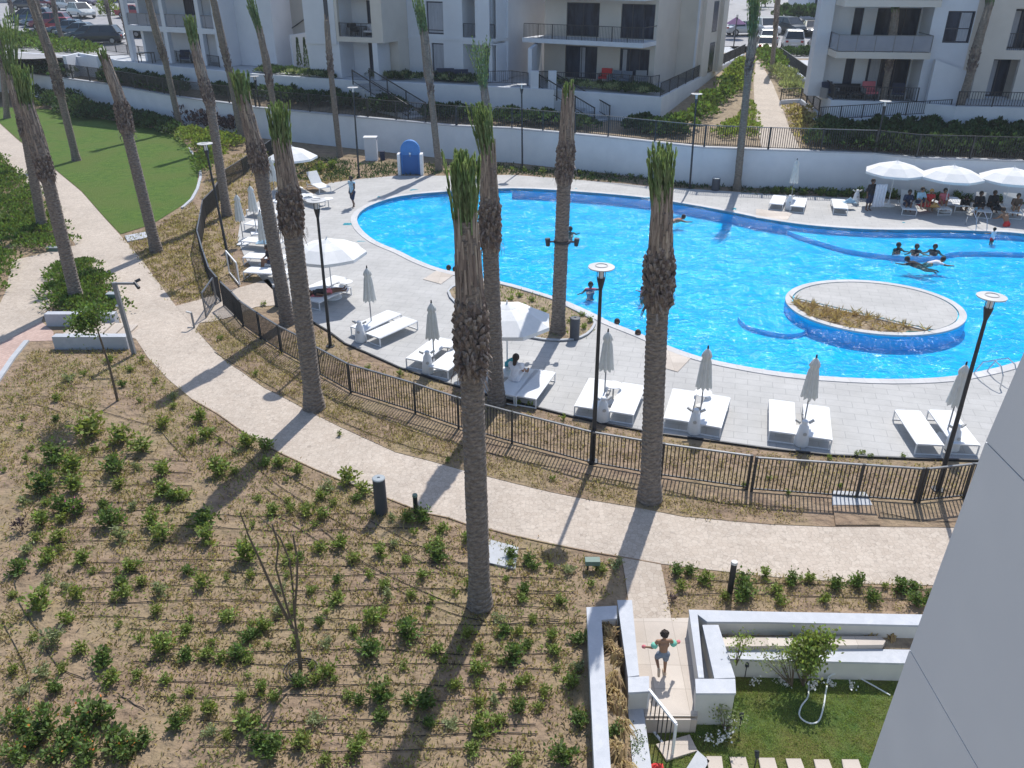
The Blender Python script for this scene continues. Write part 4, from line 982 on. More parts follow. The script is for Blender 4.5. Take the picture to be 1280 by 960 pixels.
def mk_bed(label, raised=False):
    t = thing('sunbed', (0,0,0), 0, label, 'sunbed', 'white sunbeds on the deck'); L_, w, h = 1.0, .34, .33
    m2 = MB()
    if not raised: m2.box(-w, w, -L_, L_, h-.01, h+.03)
    else:
        m2.box(-w, w, -L_, .25, h-.01, h+.03); c = Vector((0,.60,.62)); u = Vector((0,.35,.33)); m2.obox(c, Vector((w,0,0)), u, Vector((0,-.014,.015)))
    part('mesh_bed', m2, M['fabricw'], t, local=True)
    m2 = MB()
    for s in (-1,1):
        m2.bar((s*(w+.02),-L_,h),(s*(w+.02),L_ if not raised else .3,h),.035,.035)
        for e in (-.98,.98): m2.bar((s*(w+.02),e,0),(s*(w+.02),e,h),.035,.035, up=Vector((1,0,0)))
    for e in (-1,1): m2.bar((-w-.02,e*.98,h if not (raised and e == 1) else .16),(w+.02,e*.98,h if not (raised and e == 1) else .16),.035,.035); m2.bar((-w-.02,e*.98,.02),(w+.02,e*.98,.02),.03,.03)
    if raised: [m2.bar((s*(w+.02),.3,h),(s*(w+.02),.98,.2),.035,.035) for s in (-1,1)]
    part('frame', m2, M['white'], t, local=True)
    return t
bed0 = mk_bed('flat white sunbed, left one of the pair below the leftmost folded umbrella')
bedR = mk_bed('white sunbed with its back raised on the sand edge under the far left umbrella', True)
used = {'f': False, 'r': False}
def bed(near, far, label, raised=False):
    a, b = P(near[0], near[1], .34), P(far[0], far[1], .34); c = (a+b)/2; d = b-a; rz = math.atan2(d.y, d.x) - math.pi/2; sc = d.length/2.0
    src = bedR if raised else bed0; k = 'r' if raised else 'f'; sc = max(.9, min(1.12, sc))
    if not used[k]:
        used[k] = True; src.location = (c.x, c.y, .02); src.rotation_euler = (0,0,rz); src['label'] = label; return src
    return copy_tree(src, (c.x, c.y, .02), rz, label)
def bedat(px, py, rz, label, raised=False):
    c = P(px, py, .3); src = bedR if raised else bed0; k = 'r' if raised else 'f'
    if not used[k]:
        used[k] = True; src.location = (c.x, c.y, .02); src.rotation_euler = (0,0,rz); src['label'] = label; return src
    return copy_tree(src, (c.x, c.y, .02), rz, label)
bed((447,412),(493,391),'flat white sunbed, left one of the pair below the leftmost folded umbrella')
bed((467,420),(512,400),'flat white sunbed, right one of the pair below the leftmost folded umbrella')
bed((519,451),(554,424),'flat white sunbed left of the second folded umbrella, near the grey trunk')
bed((551,459),(580,436),'flat white sunbed partly behind the tallest palm trunk')
bed((734,508),(749,478),'flat white sunbed behind the central lamp post, left of its pair')
bed((776,519),(793,480),'flat white sunbed right of the central lamp post')
bed((845,527),(856,488),'flat white sunbed, left of the pair behind the front pool palm')
bed((885,534),(898,495),'flat white sunbed, right of the pair behind the front pool palm')
bed((978,542),(977,502),'flat white sunbed, left of the pair right of the middle of the deck')
bed((1023,549),(1020,508),'flat white sunbed, right of the pair right of the middle of the deck')
bed((1163,557),(1134,514),'flat white sunbed, left of the rightmost front pair')
bed((1208,557),(1176,514),'flat white sunbed, right of the rightmost front pair')
bed((969,258),(976,243),'flat white sunbed left of the folded umbrella across the pool')
bed((996,261),(1001,246),'flat white sunbed right of the folded umbrella across the pool')
bed((1052,264),(1047,247),'single white sunbed left of the open umbrellas across the pool')
bed((1139,266),(1130,248),'raised white sunbed under the first open umbrella across the pool', True)
bed((1182,262),(1160,250),'sunbed heaped with red and yellow towels across the pool')
bed((1203,258),(1188,247),'sunbed between the towels and the crouching person across the pool')
bed((1232,268),(1224,252),'sunbed under dark bags across the pool', True)
bed((1272,270),(1256,252),'raised sunbed cut near the right picture edge across the pool', True)
bed((412,238),(385,224),'white sunbed with its back raised on the sand edge under the far left umbrella', True)
bed((402,252),(372,243),'low white sunbed in front of the raised one at the far left umbrella')
bed((343,265),(320,262),'white sunbed in the crowded left row, farthest')
bed((345,283),(315,279),'white sunbed in the crowded left row, second from the far end')
bed((346,303),(312,300),'white sunbed in the crowded left row, third from the far end')
bed((350,322),(316,320),'white sunbed in the crowded left row, fourth from the far end')
bed((352,340),(318,338),'white sunbed in the crowded left row, nearest, by the bin')
bed((388,378),(432,357),'white sunbed with a person lying on it right of the ragged palm')
bed((390,362),(420,349),'empty white sunbed behind the person lying right of the ragged palm')
bed((632,494),(662,462),'white sunbed of the sitting person behind the centre palms')
bed((655,499),(682,463),'white sunbed right of the sitting person behind the centre palms')
def up(px, py, label, **k): p = P(px, py, .02); return umb_closed(p, label, rz=random.uniform(0,3), **k)
up(465,412,'folded umbrella at the leftmost front pair of sunbeds')
up(543,460,'folded umbrella just left of the tallest palm', hgt=2.4)
up(755,503,'folded umbrella right of the central lamp post')
up(874,527,'folded umbrella leaning right behind the front pool palm')
up(1003,540,'folded umbrella at the pair of sunbeds right of the middle of the deck')
up(1181,550,'folded umbrella beside the tall right lamp post')
up(988,254,'folded umbrella across the pool in front of the footpath')
up(321,292,'folded umbrella farthest in the crowded left row')
up(334,330,'folded umbrella standing over the crowded left row of sunbeds')
up(345,252,'folded umbrella at the sand edge behind the leaning palm')
up(305,305,'half hidden folded umbrella by the lamp of the left row')
umb_open(P(371,236,.02), 'open umbrella at the far left by the sand edge', r=1.45)
umb_open(P(416,372,.02), 'open umbrella on the deck left of the pool curve', r=1.55, rz=.1)
umb_open(P(634,466,.02), 'open umbrella beside the round planting bed, partly behind the centre palms', r=1.5, rz=.35)
umb_open(P(1110,257,.02), 'first open umbrella from the left across the pool', r=1.65, rz=0)
umb_open(P(1179,264,.02), 'second open umbrella from the left across the pool', r=1.65, rz=.1)
umb_open(P(1252,267,.02), 'third open umbrella from the left across the pool, at the picture edge', r=1.65, rz=0)
def stand(px, py, label):
    p = P(px, py, .02); t = thing('umbrella_stand', tuple(p), random.uniform(-.3,.3), label, 'stand', 'white moulded umbrella stands')
    m2 = MB(); m2.lathe([(.17,0),(.20,.04),(.185,.3),(.15,.5),(.13,.62),(.085,.68),(.075,.74),(.09,.78),(.06,.82)], (0,0,0), 20); part('body', m2, M['white'], t, local=True, smooth=True)
    m2 = MB(); m2.lathe([(.001,-.01),(.055,-.01),(.055,.01),(.001,.01)], (0,0,0), 14, cap=True); 
    m3 = MB(); 
    for x, y, z in m2.v: m3.v.append((x, -.175 + z*.8, y + .45))
    m3.f = m2.f[:]; part('round_cap', m3, M['discgrey'], t, local=True)
    m2 = MB(); m2.bar((-.12,.02,.72),(-.26,.05,.80),.06,.06); m2.bar((.12,.02,.72),(.26,.05,.80),.06,.06); part('handle', m2, M['discgrey'], t, local=True)
stand(451,427,'white moulded stand in front of the leftmost front sunbeds')
stand(535,466,'white moulded stand in front of the sunbeds left of the tallest palm')
stand(753,526,'white moulded stand right behind the foot of the central lamp post')
stand(867,541,'white moulded stand between the sunbeds behind the front pool palm')
stand(1001,556,'white moulded stand between the sunbeds right of the middle of the deck')
stand(1189,562,'white moulded stand behind the tall right lamp post')
stand(1069,255,'white moulded stand with a blue towel across the pool')
stand(985,262,'white moulded stand at the folded umbrella across the pool')
def table(px, py, label, r=.27):
    p = P(px, py, .02); t = thing('side_table', tuple(p), 0, label, 'table', 'small round white side tables'); h = .5
    m2 = MB(); m2.lathe([(.01,h-.02),(r,h-.02),(r,h),(.01,h)], (0,0,0), 24); part('table_top', m2, M['white'], t, local=True)
    m2 = MB(); m2.cyl((0,0,.02),(0,0,h-.021),.025,.025,8); m2.lathe([(.01,0),(.18,0),(.18,.018),(.01,.018)], (0,0,0), 18); part('leg', m2, M['discgrey'], t, local=True)
table(766,498,'round side table between the sunbeds right of the central lamp post')
table(434,366,'round side table at the head of the person lying by the ragged palm')
table(560,446,'round side table between the sunbeds left of the tallest palm')
table(877,508,'round side table under the folded umbrella behind the front pool palm')
table(387,254,'small round table on the deck below the far left raised sunbed')
table(411,259,'tiny round table or stool at the feet of the far left sunbeds', r=.3)
# pool ladders
def ladder(px, py, rz, label):
    p = P(px, py, .02); t = thing('pool_ladder', tuple(p), rz, label, 'ladder')
    for s in (-.28,.28):
        m2 = MB(); m2.tube([(s,-.75,0),(s,-.72,.45),(s,-.55,.72),(s,-.25,.80),(s,.15,.55),(s,.35,.1),(s,.38,-.9)], .022, 8); part('handrail', m2, M['steel'], t, local=True)
    for z in (-.25,-.55,-.85):
        m2 = MB(); m2.box(-.27,.27,.3,.42,z-.02,z+.02); part('step', m2, M['steel'], t, local=True)
ladder(1236,472,.3,'steel pool ladder at the near pool edge by the grey wall')
ladder(1222,286,math.pi,'steel pool ladder at the far pool edge below the open umbrellas')

# ================================================================= FURNITURE ON TERRACES
def mk_chair(label, m, loc, rz=0, s=1.0):
    t = thing('armchair', tuple(loc), rz, label, 'armchair'); w = .36*s
    m2 = MB(); m2.box(-w,w,-.33*s,.33*s,.30*s,.42*s); part('seat', m2, m, t, local=True)
    m2 = MB(); m2.obox((0,.36*s,.62*s), Vector((w,0,0)), Vector((0,.05*s,0)), Vector((0,.04*s,.28*s))); part('backrest', m2, m, t, local=True)
    for e in (-1,1):
        m2 = MB(); m2.box(e*w-.04+e*.05,e*w+.04+e*.05,-.33*s,.36*s,.0,.60*s); part('armrest', m2, M['grey'], t, local=True)
    return t
def sofa(loc, label, m, w=1.1, name='sofa', cat='sofa'):
    t = thing(name, tuple(loc), random.uniform(-.1,.1), label, cat)
    m2 = MB(); m2.box(-w,w,-.4,.4,.22,.45); part('seat', m2, m, t, local=True); m2 = MB(); m2.box(-w,w,.41,.55,.22,.85); part('backrest', m2, m, t, local=True)
    for e in (-1,1): m2 = MB(); m2.box(e*w-.06+e*.07,e*w+.06+e*.07,-.4,.55,.05,.62); part('armrest', m2, M['dark'], t, local=True)
def tbl(loc, label, w=.6, h=.7):
    t = thing('terrace_table', tuple(loc), 0, label, 'table'); m2 = MB(); m2.box(-w,w,-.4,.4,h-.04,h); part('table_top', m2, M['dark'], t, local=True)
    for a in (-1,1):
        for b in (-1,1): m2 = MB(); m2.box(a*(w-.06)-.03,a*(w-.06)+.03,b*.34-.03,b*.34+.03,0,h-.041); part('leg', m2, M['dark'], t, local=True)
t = thing('bicycle', tuple(P(1168,134,3.45)), .1, 'dark bicycle leaning at the ramp by the right block', 'bicycle')
for e in (-1,1):
    m2 = MB(); m2.tube([(e*.52+.33*math.cos(a*math.pi/8), 0, .34+.33*math.sin(a*math.pi/8)) for a in range(17)], .025, 6); part('wheel', m2, M['tyre'], t, local=True)
m2 = MB()
for a, b in [((-.52,0,.34),(-.1,0,.34)),((-.1,0,.34),(.35,0,.75)),((-.2,0,.78),(.35,0,.75)),((-.2,0,.78),(-.1,0,.34)),((-.52,0,.34),(-.2,0,.78)),((.52,0,.34),(.33,0,.95)),((.33,-.25,.98),(.33,.25,.98))]: m2.cyl(a,b,.022,.022,6)
part('frame', m2, M['dark'], t, local=True); m2 = MB(); m2.box(-.34,-.1,-.07,.07,.86,.92); part('saddle', m2, M['black'], t, local=True)
# ================================================================= BUILDINGS
class Facade:
    def __init__(s, ox, oy, yaw, label, name='apartment_building'):
        s.o = Vector((ox, oy, 0)); s.yaw = yaw; s.u = Vector((math.cos(yaw), math.sin(yaw), 0)); s.n = Vector((-math.sin(yaw), math.cos(yaw), 0))
        s.t = thing(name, (ox, oy, 0), yaw, label, 'building')
    def hit(s, px, py, d=0.0):
        r = ray(px, py); c = Vector((0,0,H)); k = (s.o + s.n*d - c).dot(s.n)/r.dot(s.n); p = c + r*k - s.o; return p.dot(s.u), p.z
    def box(s, nm, u0, u1, d0, d1, z0, z1, m): mb = MB(); mb.box(u0,u1,d0,d1,z0,z1); return part(nm, mb, m, s.t, local=True)
    def wall(s, u0, u1, z0, z1, d, th, holes, m, nm='wall'):
        us = sorted(set([u0, u1] + [min(max(x, u0), u1) for h in holes for x in h[:2]])); mb = MB()
        for a, b in zip(us, us[1:]):
            if b - a < 1e-4: continue
            mid = (a+b)/2; cuts = sorted([(max(z0,h[2]), min(z1,h[3])) for h in holes if h[0] <= mid <= h[1]]); z = z0
            for c0, c1 in cuts:
                if c0 > z: mb.box(a, b, d, d+th, z, c0)
                z = max(z, c1)
            if z < z1: mb.box(a, b, d, d+th, z, z1)
        return part(nm, mb, m, s.t, local=True)
    def rect(s, x0, y0, x1, y1, d=0.0):
        ym = (y0+y1)/2; xm = (x0+x1)/2; a = s.hit(x0, ym, d)[0]; b = s.hit(x1, ym, d)[0]; return (min(a,b), max(a,b), s.hit(xm, y1, d)[1], s.hit(xm, y0, d)[1])
    def window(s, r, d, mull=1, bars=(), nm='window', curtain=None, pane=None):
        u0, u1, z0, z1 = r; f = .06; mb = MB()
        mb.box(u0,u0+f,d,d+.12,z0,z1); mb.box(u1-f,u1,d,d+.12,z0,z1); mb.box(u0+f,u1-f,d+.001,d+.119,z0,z0+f); mb.box(u0+f,u1-f,d+.001,d+.119,z1-f,z1)
        for i in range(1, mull+1):
            if mull: x = u0 + (u1-u0)*i/(mull+1); mb.box(x-f/2,x+f/2,d+.012,d+.108,z0+f,z1-f)
        for q in bars: z = z0 + (z1-z0)*q; mb.box(u0+f,u1-f,d+.02,d+.10,z-f/2,z+f/2)
        w = part(nm, mb, M['frame'], s.t, local=True)
        mb = MB(); mb.box(u0+.02,u1-.02,d+.05,d+.07,z0+.02,z1-.02); part('pane', mb, pane or M['glass'], w, local=True)
        if curtain:
            mb = MB()
            for c0, c1 in curtain:
                n = max(4, int(abs(c1-c0)*(u1-u0)/.08)); 
                for i in range(n):
                    x0_ = u0+.08+(u1-u0-.16)*lerp(c0,c1,i/n); x1_ = u0+.08+(u1-u0-.16)*lerp(c0,c1,(i+1)/n); yy = .046 - (.008 if i % 2 else 0)
                    mb.add([(x0_,d+yy,z0+.1),(x1_,d+.046-(0 if i % 2 else .008),z0+.1),(x1_,d+.046-(0 if i % 2 else .008),z1-.1),(x0_,d+yy,z1-.1)], [(0,1,2,3)])
            part('curtain', mb, M['curtain'], w, local=True)
    def balrail(s, u0, u1, d, z, h=1.0, glass=True, sides=(), dd=2.5, nm='balcony_railing'):
        mb = MB(); n = max(1, round((u1-u0)/1.2))
        for i in range(n+1): x = lerp(u0, u1, i/n); mb.box(x-.02,x+.02,d-.02,d+.02,z,z+h)
        mb.box(u0,u1,d-.03,d+.03,z+h,z+h+.04)
        for e in sides: mb.box(e-.03,e+.03,d+.031,d+dd,z+h,z+h+.04)
        if not glass:
            k = int((u1-u0)/.12)
            for i in range(k): x = u0+(u1-u0)*i/k; mb.box(x-.01,x+.01,d-.01,d+.01,z,z+h)
        w = part(nm, mb, M['rail'] if glass else M['dark'], s.t, local=True)
        if glass:
            mb = MB(); mb.box(u0+.03,u1-.03,d-.006,d+.006,z+.06,z+h-.01)
            for e in sides: mb.box(e-.006,e+.006,d+.04,d+dd,z+.06,z+h-.01)
            part('glass_panel', mb, M['balglass'], w, local=True)
Z0, Z1, Z2, Z3 = 4.0, 7.1, 10.2, 13.3
# ---- middle block (right of centre)
F = Facade(10.8, 66.3, R(-30), 'beige and white apartment block with the red chair on its terrace, left of the footpath')
uL = F.hit(694, 60)[0] - 1.0
d1u = F.rect(708,6,749,49); d2u = F.rect(776,7,818,53); d1g = F.rect(706,62,746,98); d2g = F.rect(774,63,811,103)
def cl(r, z0, z1): return (r[0], r[1], z0, z1)
floors = [(Z0, d1g, d2g), (Z1, d1u, d2u), (Z2, d1u, d2u)]
hs = []
for z, a, b in floors:
    for q in (a, b): hs.append((q[0], min(q[1], -.2), z+.05, z+2.45))
F.wall(uL, 0, Z0, Z3, 0, .25, hs, M['bcream'])
for i, h_ in enumerate(hs): F.window(h_, .1, 1 if i % 2 == 0 else 2, curtain=[(.45,.62)] if i == 0 else [(0.05,.2)] if i == 1 else None)
F.box('core', uL+.02, -.02, .5, 12, Z0, Z3-.01, M['bcream'])
mb = MB()
for z in (Z1, Z2, Z3): mb.box(uL-.5, 0.02, -2.7, -.001, z-.32, z)
part('balcony_slab', mb, M['bwhite'], F.t, local=True)
for z in (Z1, Z2): F.balrail(uL-.4, 0.0, -2.62, z, sides=(0.0-.02,), dd=2.6, glass=False)
def fpos(px, z, d):
    u = F.hit(px, 98, d)[0]; p = F.o + F.u*u + F.n*d; return (p.x, p.y, z)
mk_chair('bright red armchair on the ground floor terrace', M['red'], fpos(756,Z0,-1.2), R(-25), 1.15)
mk_chair('grey armchair immediately right of the red one', M['greyblue'], fpos(768,Z0,-1.3), R(-40), 1.05)
mk_chair('grey armchair in the middle of the terrace behind the glass door', M['greyblue'], fpos(782,Z0,-1.3), R(-30), 1.05)
mk_chair('dark grey armchair at the right end of the terrace with the red chair', M['grey'], fpos(801,Z0,-1.2), R(-10), 1.15)
# second volume stepping back
u2 = F.hit(870, 60, 4.8)[0]
F.box('wall', .001, u2, 4.8, 11.5, Z0, Z3, M['bcream']); F.box('side_wall', -.25, 0.0, .251, 4.79, Z0, Z3+.01, M['bcream'])
mb = MB(); mb.box(u2-.1, u2+.06, 4.72, 4.799, Z0, Z3+.1); part('corner_trim', mb, M['bwhite'], F.t, local=True)
# side windows (right side of the volume)
for d0, z in [(7.9, Z0+.1), (7.9, Z1+.1), (7.9, Z2+.1)]:
    mb = MB(); mb.box(u2+.001, u2+.06, d0, d0+1.6, z, z+2.3); w = part('window', mb, M['frame'], F.t, local=True); mb = MB(); mb.box(u2+.061,u2+.07,d0+.08,d0+1.52,z+.08,z+2.22); part('pane', mb, M['glass'], w, local=True)
mb = MB(); mb.box(u2+.001, u2+.30, 5.6, 7.4, Z0, Z3); mb.box(u2+.001, u2+.30, 10.2, 11.5, Z0, Z3); part('pilaster', mb, M['bcream'], F.t, local=True)
mb = MB(); mb.box(uL-.6, u2+.4, -2.8, 11.7, Z3+.011, Z3+.5); part('roof', mb, M['bwhite'], F.t, local=True)
# slanted garden wall at left of this block
t = thing('divider_wall', tuple(P(662,106,4)), 0, 'tall white divider wall with a sloping top left of the flat with the red chair', 'wall')
a = PY(659,62,P(662,108,4).y); A = P(662,106,4); Bq = F.o + F.u*(uL-.3) + F.n*(-.1)
mb = MB(); ribbon(mb, [A.xy, Bq.xy], .3, [3.9,3.9], [a.z, 6.75]); part('wall', mb, M['bwhite'], t)
t = thing('gate_pillar', tuple(P(668,110,4)), 0, 'pair of white gate pillars with a dark gate at the head of the middle stairs', 'gate')
for x in (668,690): p = P(x,111,4); mb = MB(); mb.box(p.x-.3,p.x+.3,p.y-.2,p.y+.2,4,5.25); part('pillar', mb, M['bwhite'], t)
p, p2 = P(671,111,4), P(685,111,4); mb = MB(); [mb.box(lerp(p.x,p2.x,i/8)-.02,lerp(p.x,p2.x,i/8)+.02,p.y-.02,p.y+.02,4.05,5.2) for i in range(9)]; mb.bar(p+Vector((0,0,1.2)),p2+Vector((0,0,1.2)),.05); part('gate', mb, M['dark'], t)

# ---- central white block
F = Facade(-1.7, 67.6, R(-31), 'tall white apartment block with balconies at the top centre behind the palms')
uA = F.hit(572,30)[0]; wA = F.rect(533,4,554,46); wB = F.rect(590,6,617,50)
gA = F.rect(540,54,555,97); wL = F.rect(497,2,513,39, .9); gL = F.rect(499,51,515,96,.9); uS = F.hit(511,60)[0]
hs = []
for z in (Z1, Z2): hs += [(wA[0], wA[1], z+.15, z+2.5), (wB[0]-.9, wB[1], z+.02, z+2.7)]
hs += [(gA[0], gA[1], Z0+.15, Z0+2.6), (wB[0]-.9, wB[1], Z0+.02, Z0+2.65)]
F.wall(uS, 0, Z0, Z3+1, 0, .3, hs, M['bwhite'])
for i, h_ in enumerate(hs):
    if i % 2 == 0: F.window(h_, .12, 0, (.12,), curtain=[(0,1)])
    else:
        F.window((h_[0]+1.0, h_[1], h_[2], h_[3]), 1.6, 1); F.wall(h_[0]-.2, h_[1]+.2, h_[2]-.02, h_[3]+.2, 1.75, .1, [], M['bwhite'], 'recess_wall')
        F.box('recess_wall', h_[0]-.05, h_[0]-.001, .301, 1.74, h_[2], h_[3], M['bwhite']); F.box('recess_wall', h_[1]+.001, h_[1]+.05, .301, 1.74, h_[2], h_[3], M['bwhite']); F.box('balcony_slab', h_[0], h_[1], .301, 1.74, h_[2]-.2, h_[2]-.01, M['bwhite'])
        F.box('recess_ceiling', h_[0], h_[1], .301, 1.74, h_[3]+.001, h_[3]+.1, M['bwhite'])
        if h_[2] > 5: F.balrail(h_[0]+.02, h_[1]-.02, .1, h_[2]+.02, .95, glass=False)
mb = MB(); [mb.box(uS, 0.02, -.06, -.001, z-.25, z-.02) for z in (Z1, Z2)]; part('floor_band', mb, M['bwhite'], F.t, local=True)
F.box('core', uS+.02, -.001, 2.0, 14, Z0, Z3+1, M['bwhite']); F.box('side_wall', -.3, 0.0, .301, 2.0, Z0, Z3+.99, M['bwhite'])
mb = MB(); mb.box(-1.2, .06, -.16, -.061, Z1-.45, Z3+1.01); part('corner_pier', mb, M['bwhite'], F.t, local=True)
sofa(fpos(556,Z0,-1.0), 'dark low sofa on the terrace of the central white block', M['navy'], .7)
sofa(fpos(574,Z0,-1.0), 'second dark low sofa on the central terrace, right one', M['navy'], .7)
uW = F.hit(470,50,.9)[0]; hL = []
for z in (Z0, Z1, Z2): hL.append((wL[0], wL[1], z+.2, z+2.55))
F.wall(uW, uS-.001, Z0, Z3, .9, .3, hL, M['bcream'])
for h_ in hL: F.window(h_, 1.0, 0, (.45,))
F.box('core', uW, uS-.002, 1.3, 12, Z0, Z3-.01, M['bcream'])
mb = MB(); mb.box(uW-.1, .1, -.2, 14.1, Z3+1.011, Z3+1.3); part('roof', mb, M['bwhite'], F.t, local=True)
# ---- block with furnished balcony (x 380..480)
p = P(461,100,4); F = Facade(p.x, p.y, R(-24), 'apartment block with a furnished recessed balcony framed in cream, centre left')
b = F.rect(421,-10,463,40); uL = F.hit(372,40)[0]; uR = F.hit(477,20)[0]; u0 = F.hit(383,50)[0]
hs = [(b[0], b[1], Z1+.02, Z1+2.75), (b[0], b[1], Z2+.02, Z2+2.75), (b[0]-.1, b[1]-.1, Z0+.02, Z0+2.75)]
F.wall(u0, uR, Z1-.35, Z3+.5, 0, .3, hs[:2], M['bcream']); F.wall(u0, b[1]+.35, Z0, Z1-.351, .05, .3, hs[2:], M['bwhite'])
for h_ in hs:
    F.box('recess_wall', h_[0]-.3, h_[1]+.3, 2.0, 2.1, h_[2]-.3, h_[3]+.3, M['bwhite']); F.window((h_[0]+(h_[1]-h_[0])*.5, h_[1], h_[2], h_[3]-.2), 1.88, 1, curtain=[(.5,.75)])
    F.box('recess_floor', h_[0], h_[1], .36, 1.99, h_[2]-.3, h_[2]-.01, M['bwhite']); F.box('recess_ceiling', h_[0], h_[1], .36, 1.99, h_[3]+.001, h_[3]+.2, M['bwhite'])
    F.box('recess_wall', h_[0]-.3, h_[0]-.001, .36, 1.99, h_[2], h_[3], M['bwhite']); F.box('recess_wall', h_[1]+.001, h_[1]+.3, .36, 1.99, h_[2], h_[3], M['bwhite'])
    if h_[2] > 5: F.balrail(h_[0]+.02, h_[1]-.02, .12, h_[2], .95, glass=False)
F.box('core', u0, uR-.01, 2.2, 4.2, Z0, Z3, M['bcream']); F.box('side_wall', uR-.3, uR-.001, .301, 2.19, Z1-.35, Z3, M['bcream'])
F.box('white_panel', u0-.001, F.hit(418,20)[0], -.05, -.002, Z1-.6, Z3+.5, M['bwhite']); F.box('roof', u0-.1, uR+.1, -.15, 4.4, Z3+.501, Z3+.8, M['bwhite'])
slit = F.rect(405,-10,410,24); F.box('window', slit[0], slit[1], -.08, -.051, Z1+.4, Z3-.3, M['frame'])
loc = F.o + F.u*((b[0]+b[1])/2 - .4) + F.n*1.0
ch = mk_chair('dark balcony armchair in the cream framed balcony, left', M['black'], (loc.x-.4, loc.y+.2, Z1+.03), .5, 1.0); mk_chair('white armchair in the cream framed balcony, right', M['whitec'], (loc.x+1.0, loc.y-.5, Z1+.03), -.3, 1.0)
tbl((loc.x+.3, loc.y-.1, Z1+.03), 'dark table on the furnished balcony at the centre left', .5, .7)
# stair building: beige wall behind with diagonal handrail, x 320..385
p = P(352,84,4); F = Facade(p.x, p.y+2.5, R(-20), 'beige stairwell block with a sloping handrail at the upper left')
u0, u1 = F.hit(322,30)[0], F.hit(384,30)[0]
w = F.rect(322,-8,343,31); F.wall(u0, u1, Z0, Z3, 0, .3, [(w[0], w[1], Z1+.1, Z1+2.6), (w[0], w[1], Z2+.1, Z2+2.6)], M['render2']); F.box('core', u0, u1, .6, 9, Z0, Z3-.01, M['render2'])
F.window((w[0], w[1], Z1+.1, Z1+2.6), .15, 0, (.4,)); F.window((w[0], w[1], Z2+.1, Z2+2.6), .15, 0, (.4,)); F.box('pilaster', w[1]+.1, w[1]+.9, -.25, -.001, Z0+2.4, Z3, M['bwhite'])
a = F.hit(334,70); b = F.hit(356,42); c = F.hit(384,22); mb = MB(); mb.bar((a[0],-.08,a[1]),(b[0],-.08,b[1]),.07); mb.bar((b[0],-.08,b[1]),(c[0],-.08,c[1]),.07); part('handrail', mb, M['dark'], F.t, local=True)
t = thing('divider_wall', tuple(P(369,84,4)), 0, 'white divider wall in front of the beige stairwell, with two narrow cypress shrubs', 'wall')
A = P(367,84,4); Bq = P(384,86,4); top = PY(362,44,A.y).z; mb = MB(); ribbon(mb, [A.xy, (A.x+2.3, A.y+1.6)], .35, 4.0, [top, top+.3]); part('wall', mb, M['bwhite'], t)
mb = MB(); ribbon(mb, [(A.x+2.31, A.y+1.62), (A.x+6.2, A.y+.2)], .3, 4.0, top+.3); part('wall', mb, M['bwhite'], t)
# ---- leftmost block
p = P(197,78,4); F = Facade(p.x, p.y, R(-26), 'leftmost white apartment block with open framed balconies above the round lawn')
uR = F.hit(273,40)[0]; uL = F.hit(157,30)[0]; uC = [F.hit(160,45)[0], F.hit(207,45)[0], F.hit(251,45)[0]]
for z in (Z1, Z2, Z3): F.box('balcony_slab', uL, uR, -.0, 2.4, z-.45, z, M['bwhite'])
for u in uC + [uR-.25]: F.box('column', u-.22, u+.22, .001, .45, Z0, Z3-.46, M['bwhite'])
F.box('wall', uC[0]+1.2, uR, 2.41, 12, Z0, Z3-.01, M['bwhite'])
for z in (Z0, Z1, Z2):
    F.box('divider_wall', uC[0]+1.2, uC[0]+1.5, .46, 2.4, z, z+2.64, M['bwhite'])
    F.window((uC[1]+.5, uC[1]+2.6, z+.05, z+2.4), 2.28, 1); F.window((uC[2]+.5, uC[2]+1.8, z+.05, z+2.4), 2.28, 0)
    if z > 5: F.balrail(uL+.3, uR-.3, .12, z, 1.0)
F.box('side_wall', uR+.001, uR+4.6, 1.8, 12.5, Z0, Z3+.4, M['bwhite']); F.box('corner_trim', uR+.0, uR+.5, -.05, 1.79, Z0+.0, Z3+.4, M['bwhite']); F.box('roof', uL-.1, uR+.6, -.2, 12.3, Z3+.41, Z3+.7, M['bwhite'])
loc = F.o + F.u*(uC[1]+1) + F.n*.9; mk_chair('dark armchair on the ground terrace of the leftmost block', M['navy'], (loc.x, loc.y, 4.0), .2, 1.2)
tbl((F.o.x-.8, F.o.y-.4, 4.0), 'pale covered table at the corner of the leftmost block terrace', .7, .9)
# ---- right block
F = Facade(21.7, 60.9, R(-7), 'white apartment block with cream edged balconies right of the footpath')
uE = F.hit(1156,40)[0]; w0 = F.hit(1033,80)[0]
hs = []
for z in (Z0, Z1, Z2):
    q = F.rect(1092,20,1146,64); q2 = F.rect(1064,20,1076,58); hs += [(q[0], q[1], z+.05, z+2.5), (q2[0], q2[1], z+.05, z+2.5)]
F.wall(0.0, uE, Z0, Z3+1, 0, .25, hs, M['bwhite']); F.box('side_wall', -.9, -.001, -.6, .8, Z0, Z3+1, M['bwhite']); F.box('core', .0, uE, .5, 1.2, Z0, Z3+.9, M['bwhite']); F.box('core', 2.6, uE, 1.201, 12, Z0, Z3+.89, M['bwhite'])
for i, h_ in enumerate(hs): F.window(h_, .1, 2 if i % 2 == 0 else 0, curtain=[(.05,.3)] if i == 0 else None)
mb = MB(); 
for z in (Z1, Z2, Z3): mb.box(.02, uE-.3, -3.0, -.001, z-.4, z)
part('balcony_slab', mb, M['bcream'], F.t, local=True)
for z in (Z1, Z2, Z3): F.balrail(.05, uE-.35, -2.93, z, 1.0, sides=(.07, uE-.37), dd=2.9)
mk_chair('pink red cushioned armchair on the right block terrace', M['pinkc'], fpos(1091,Z0,-1.6), 0, 1.2)
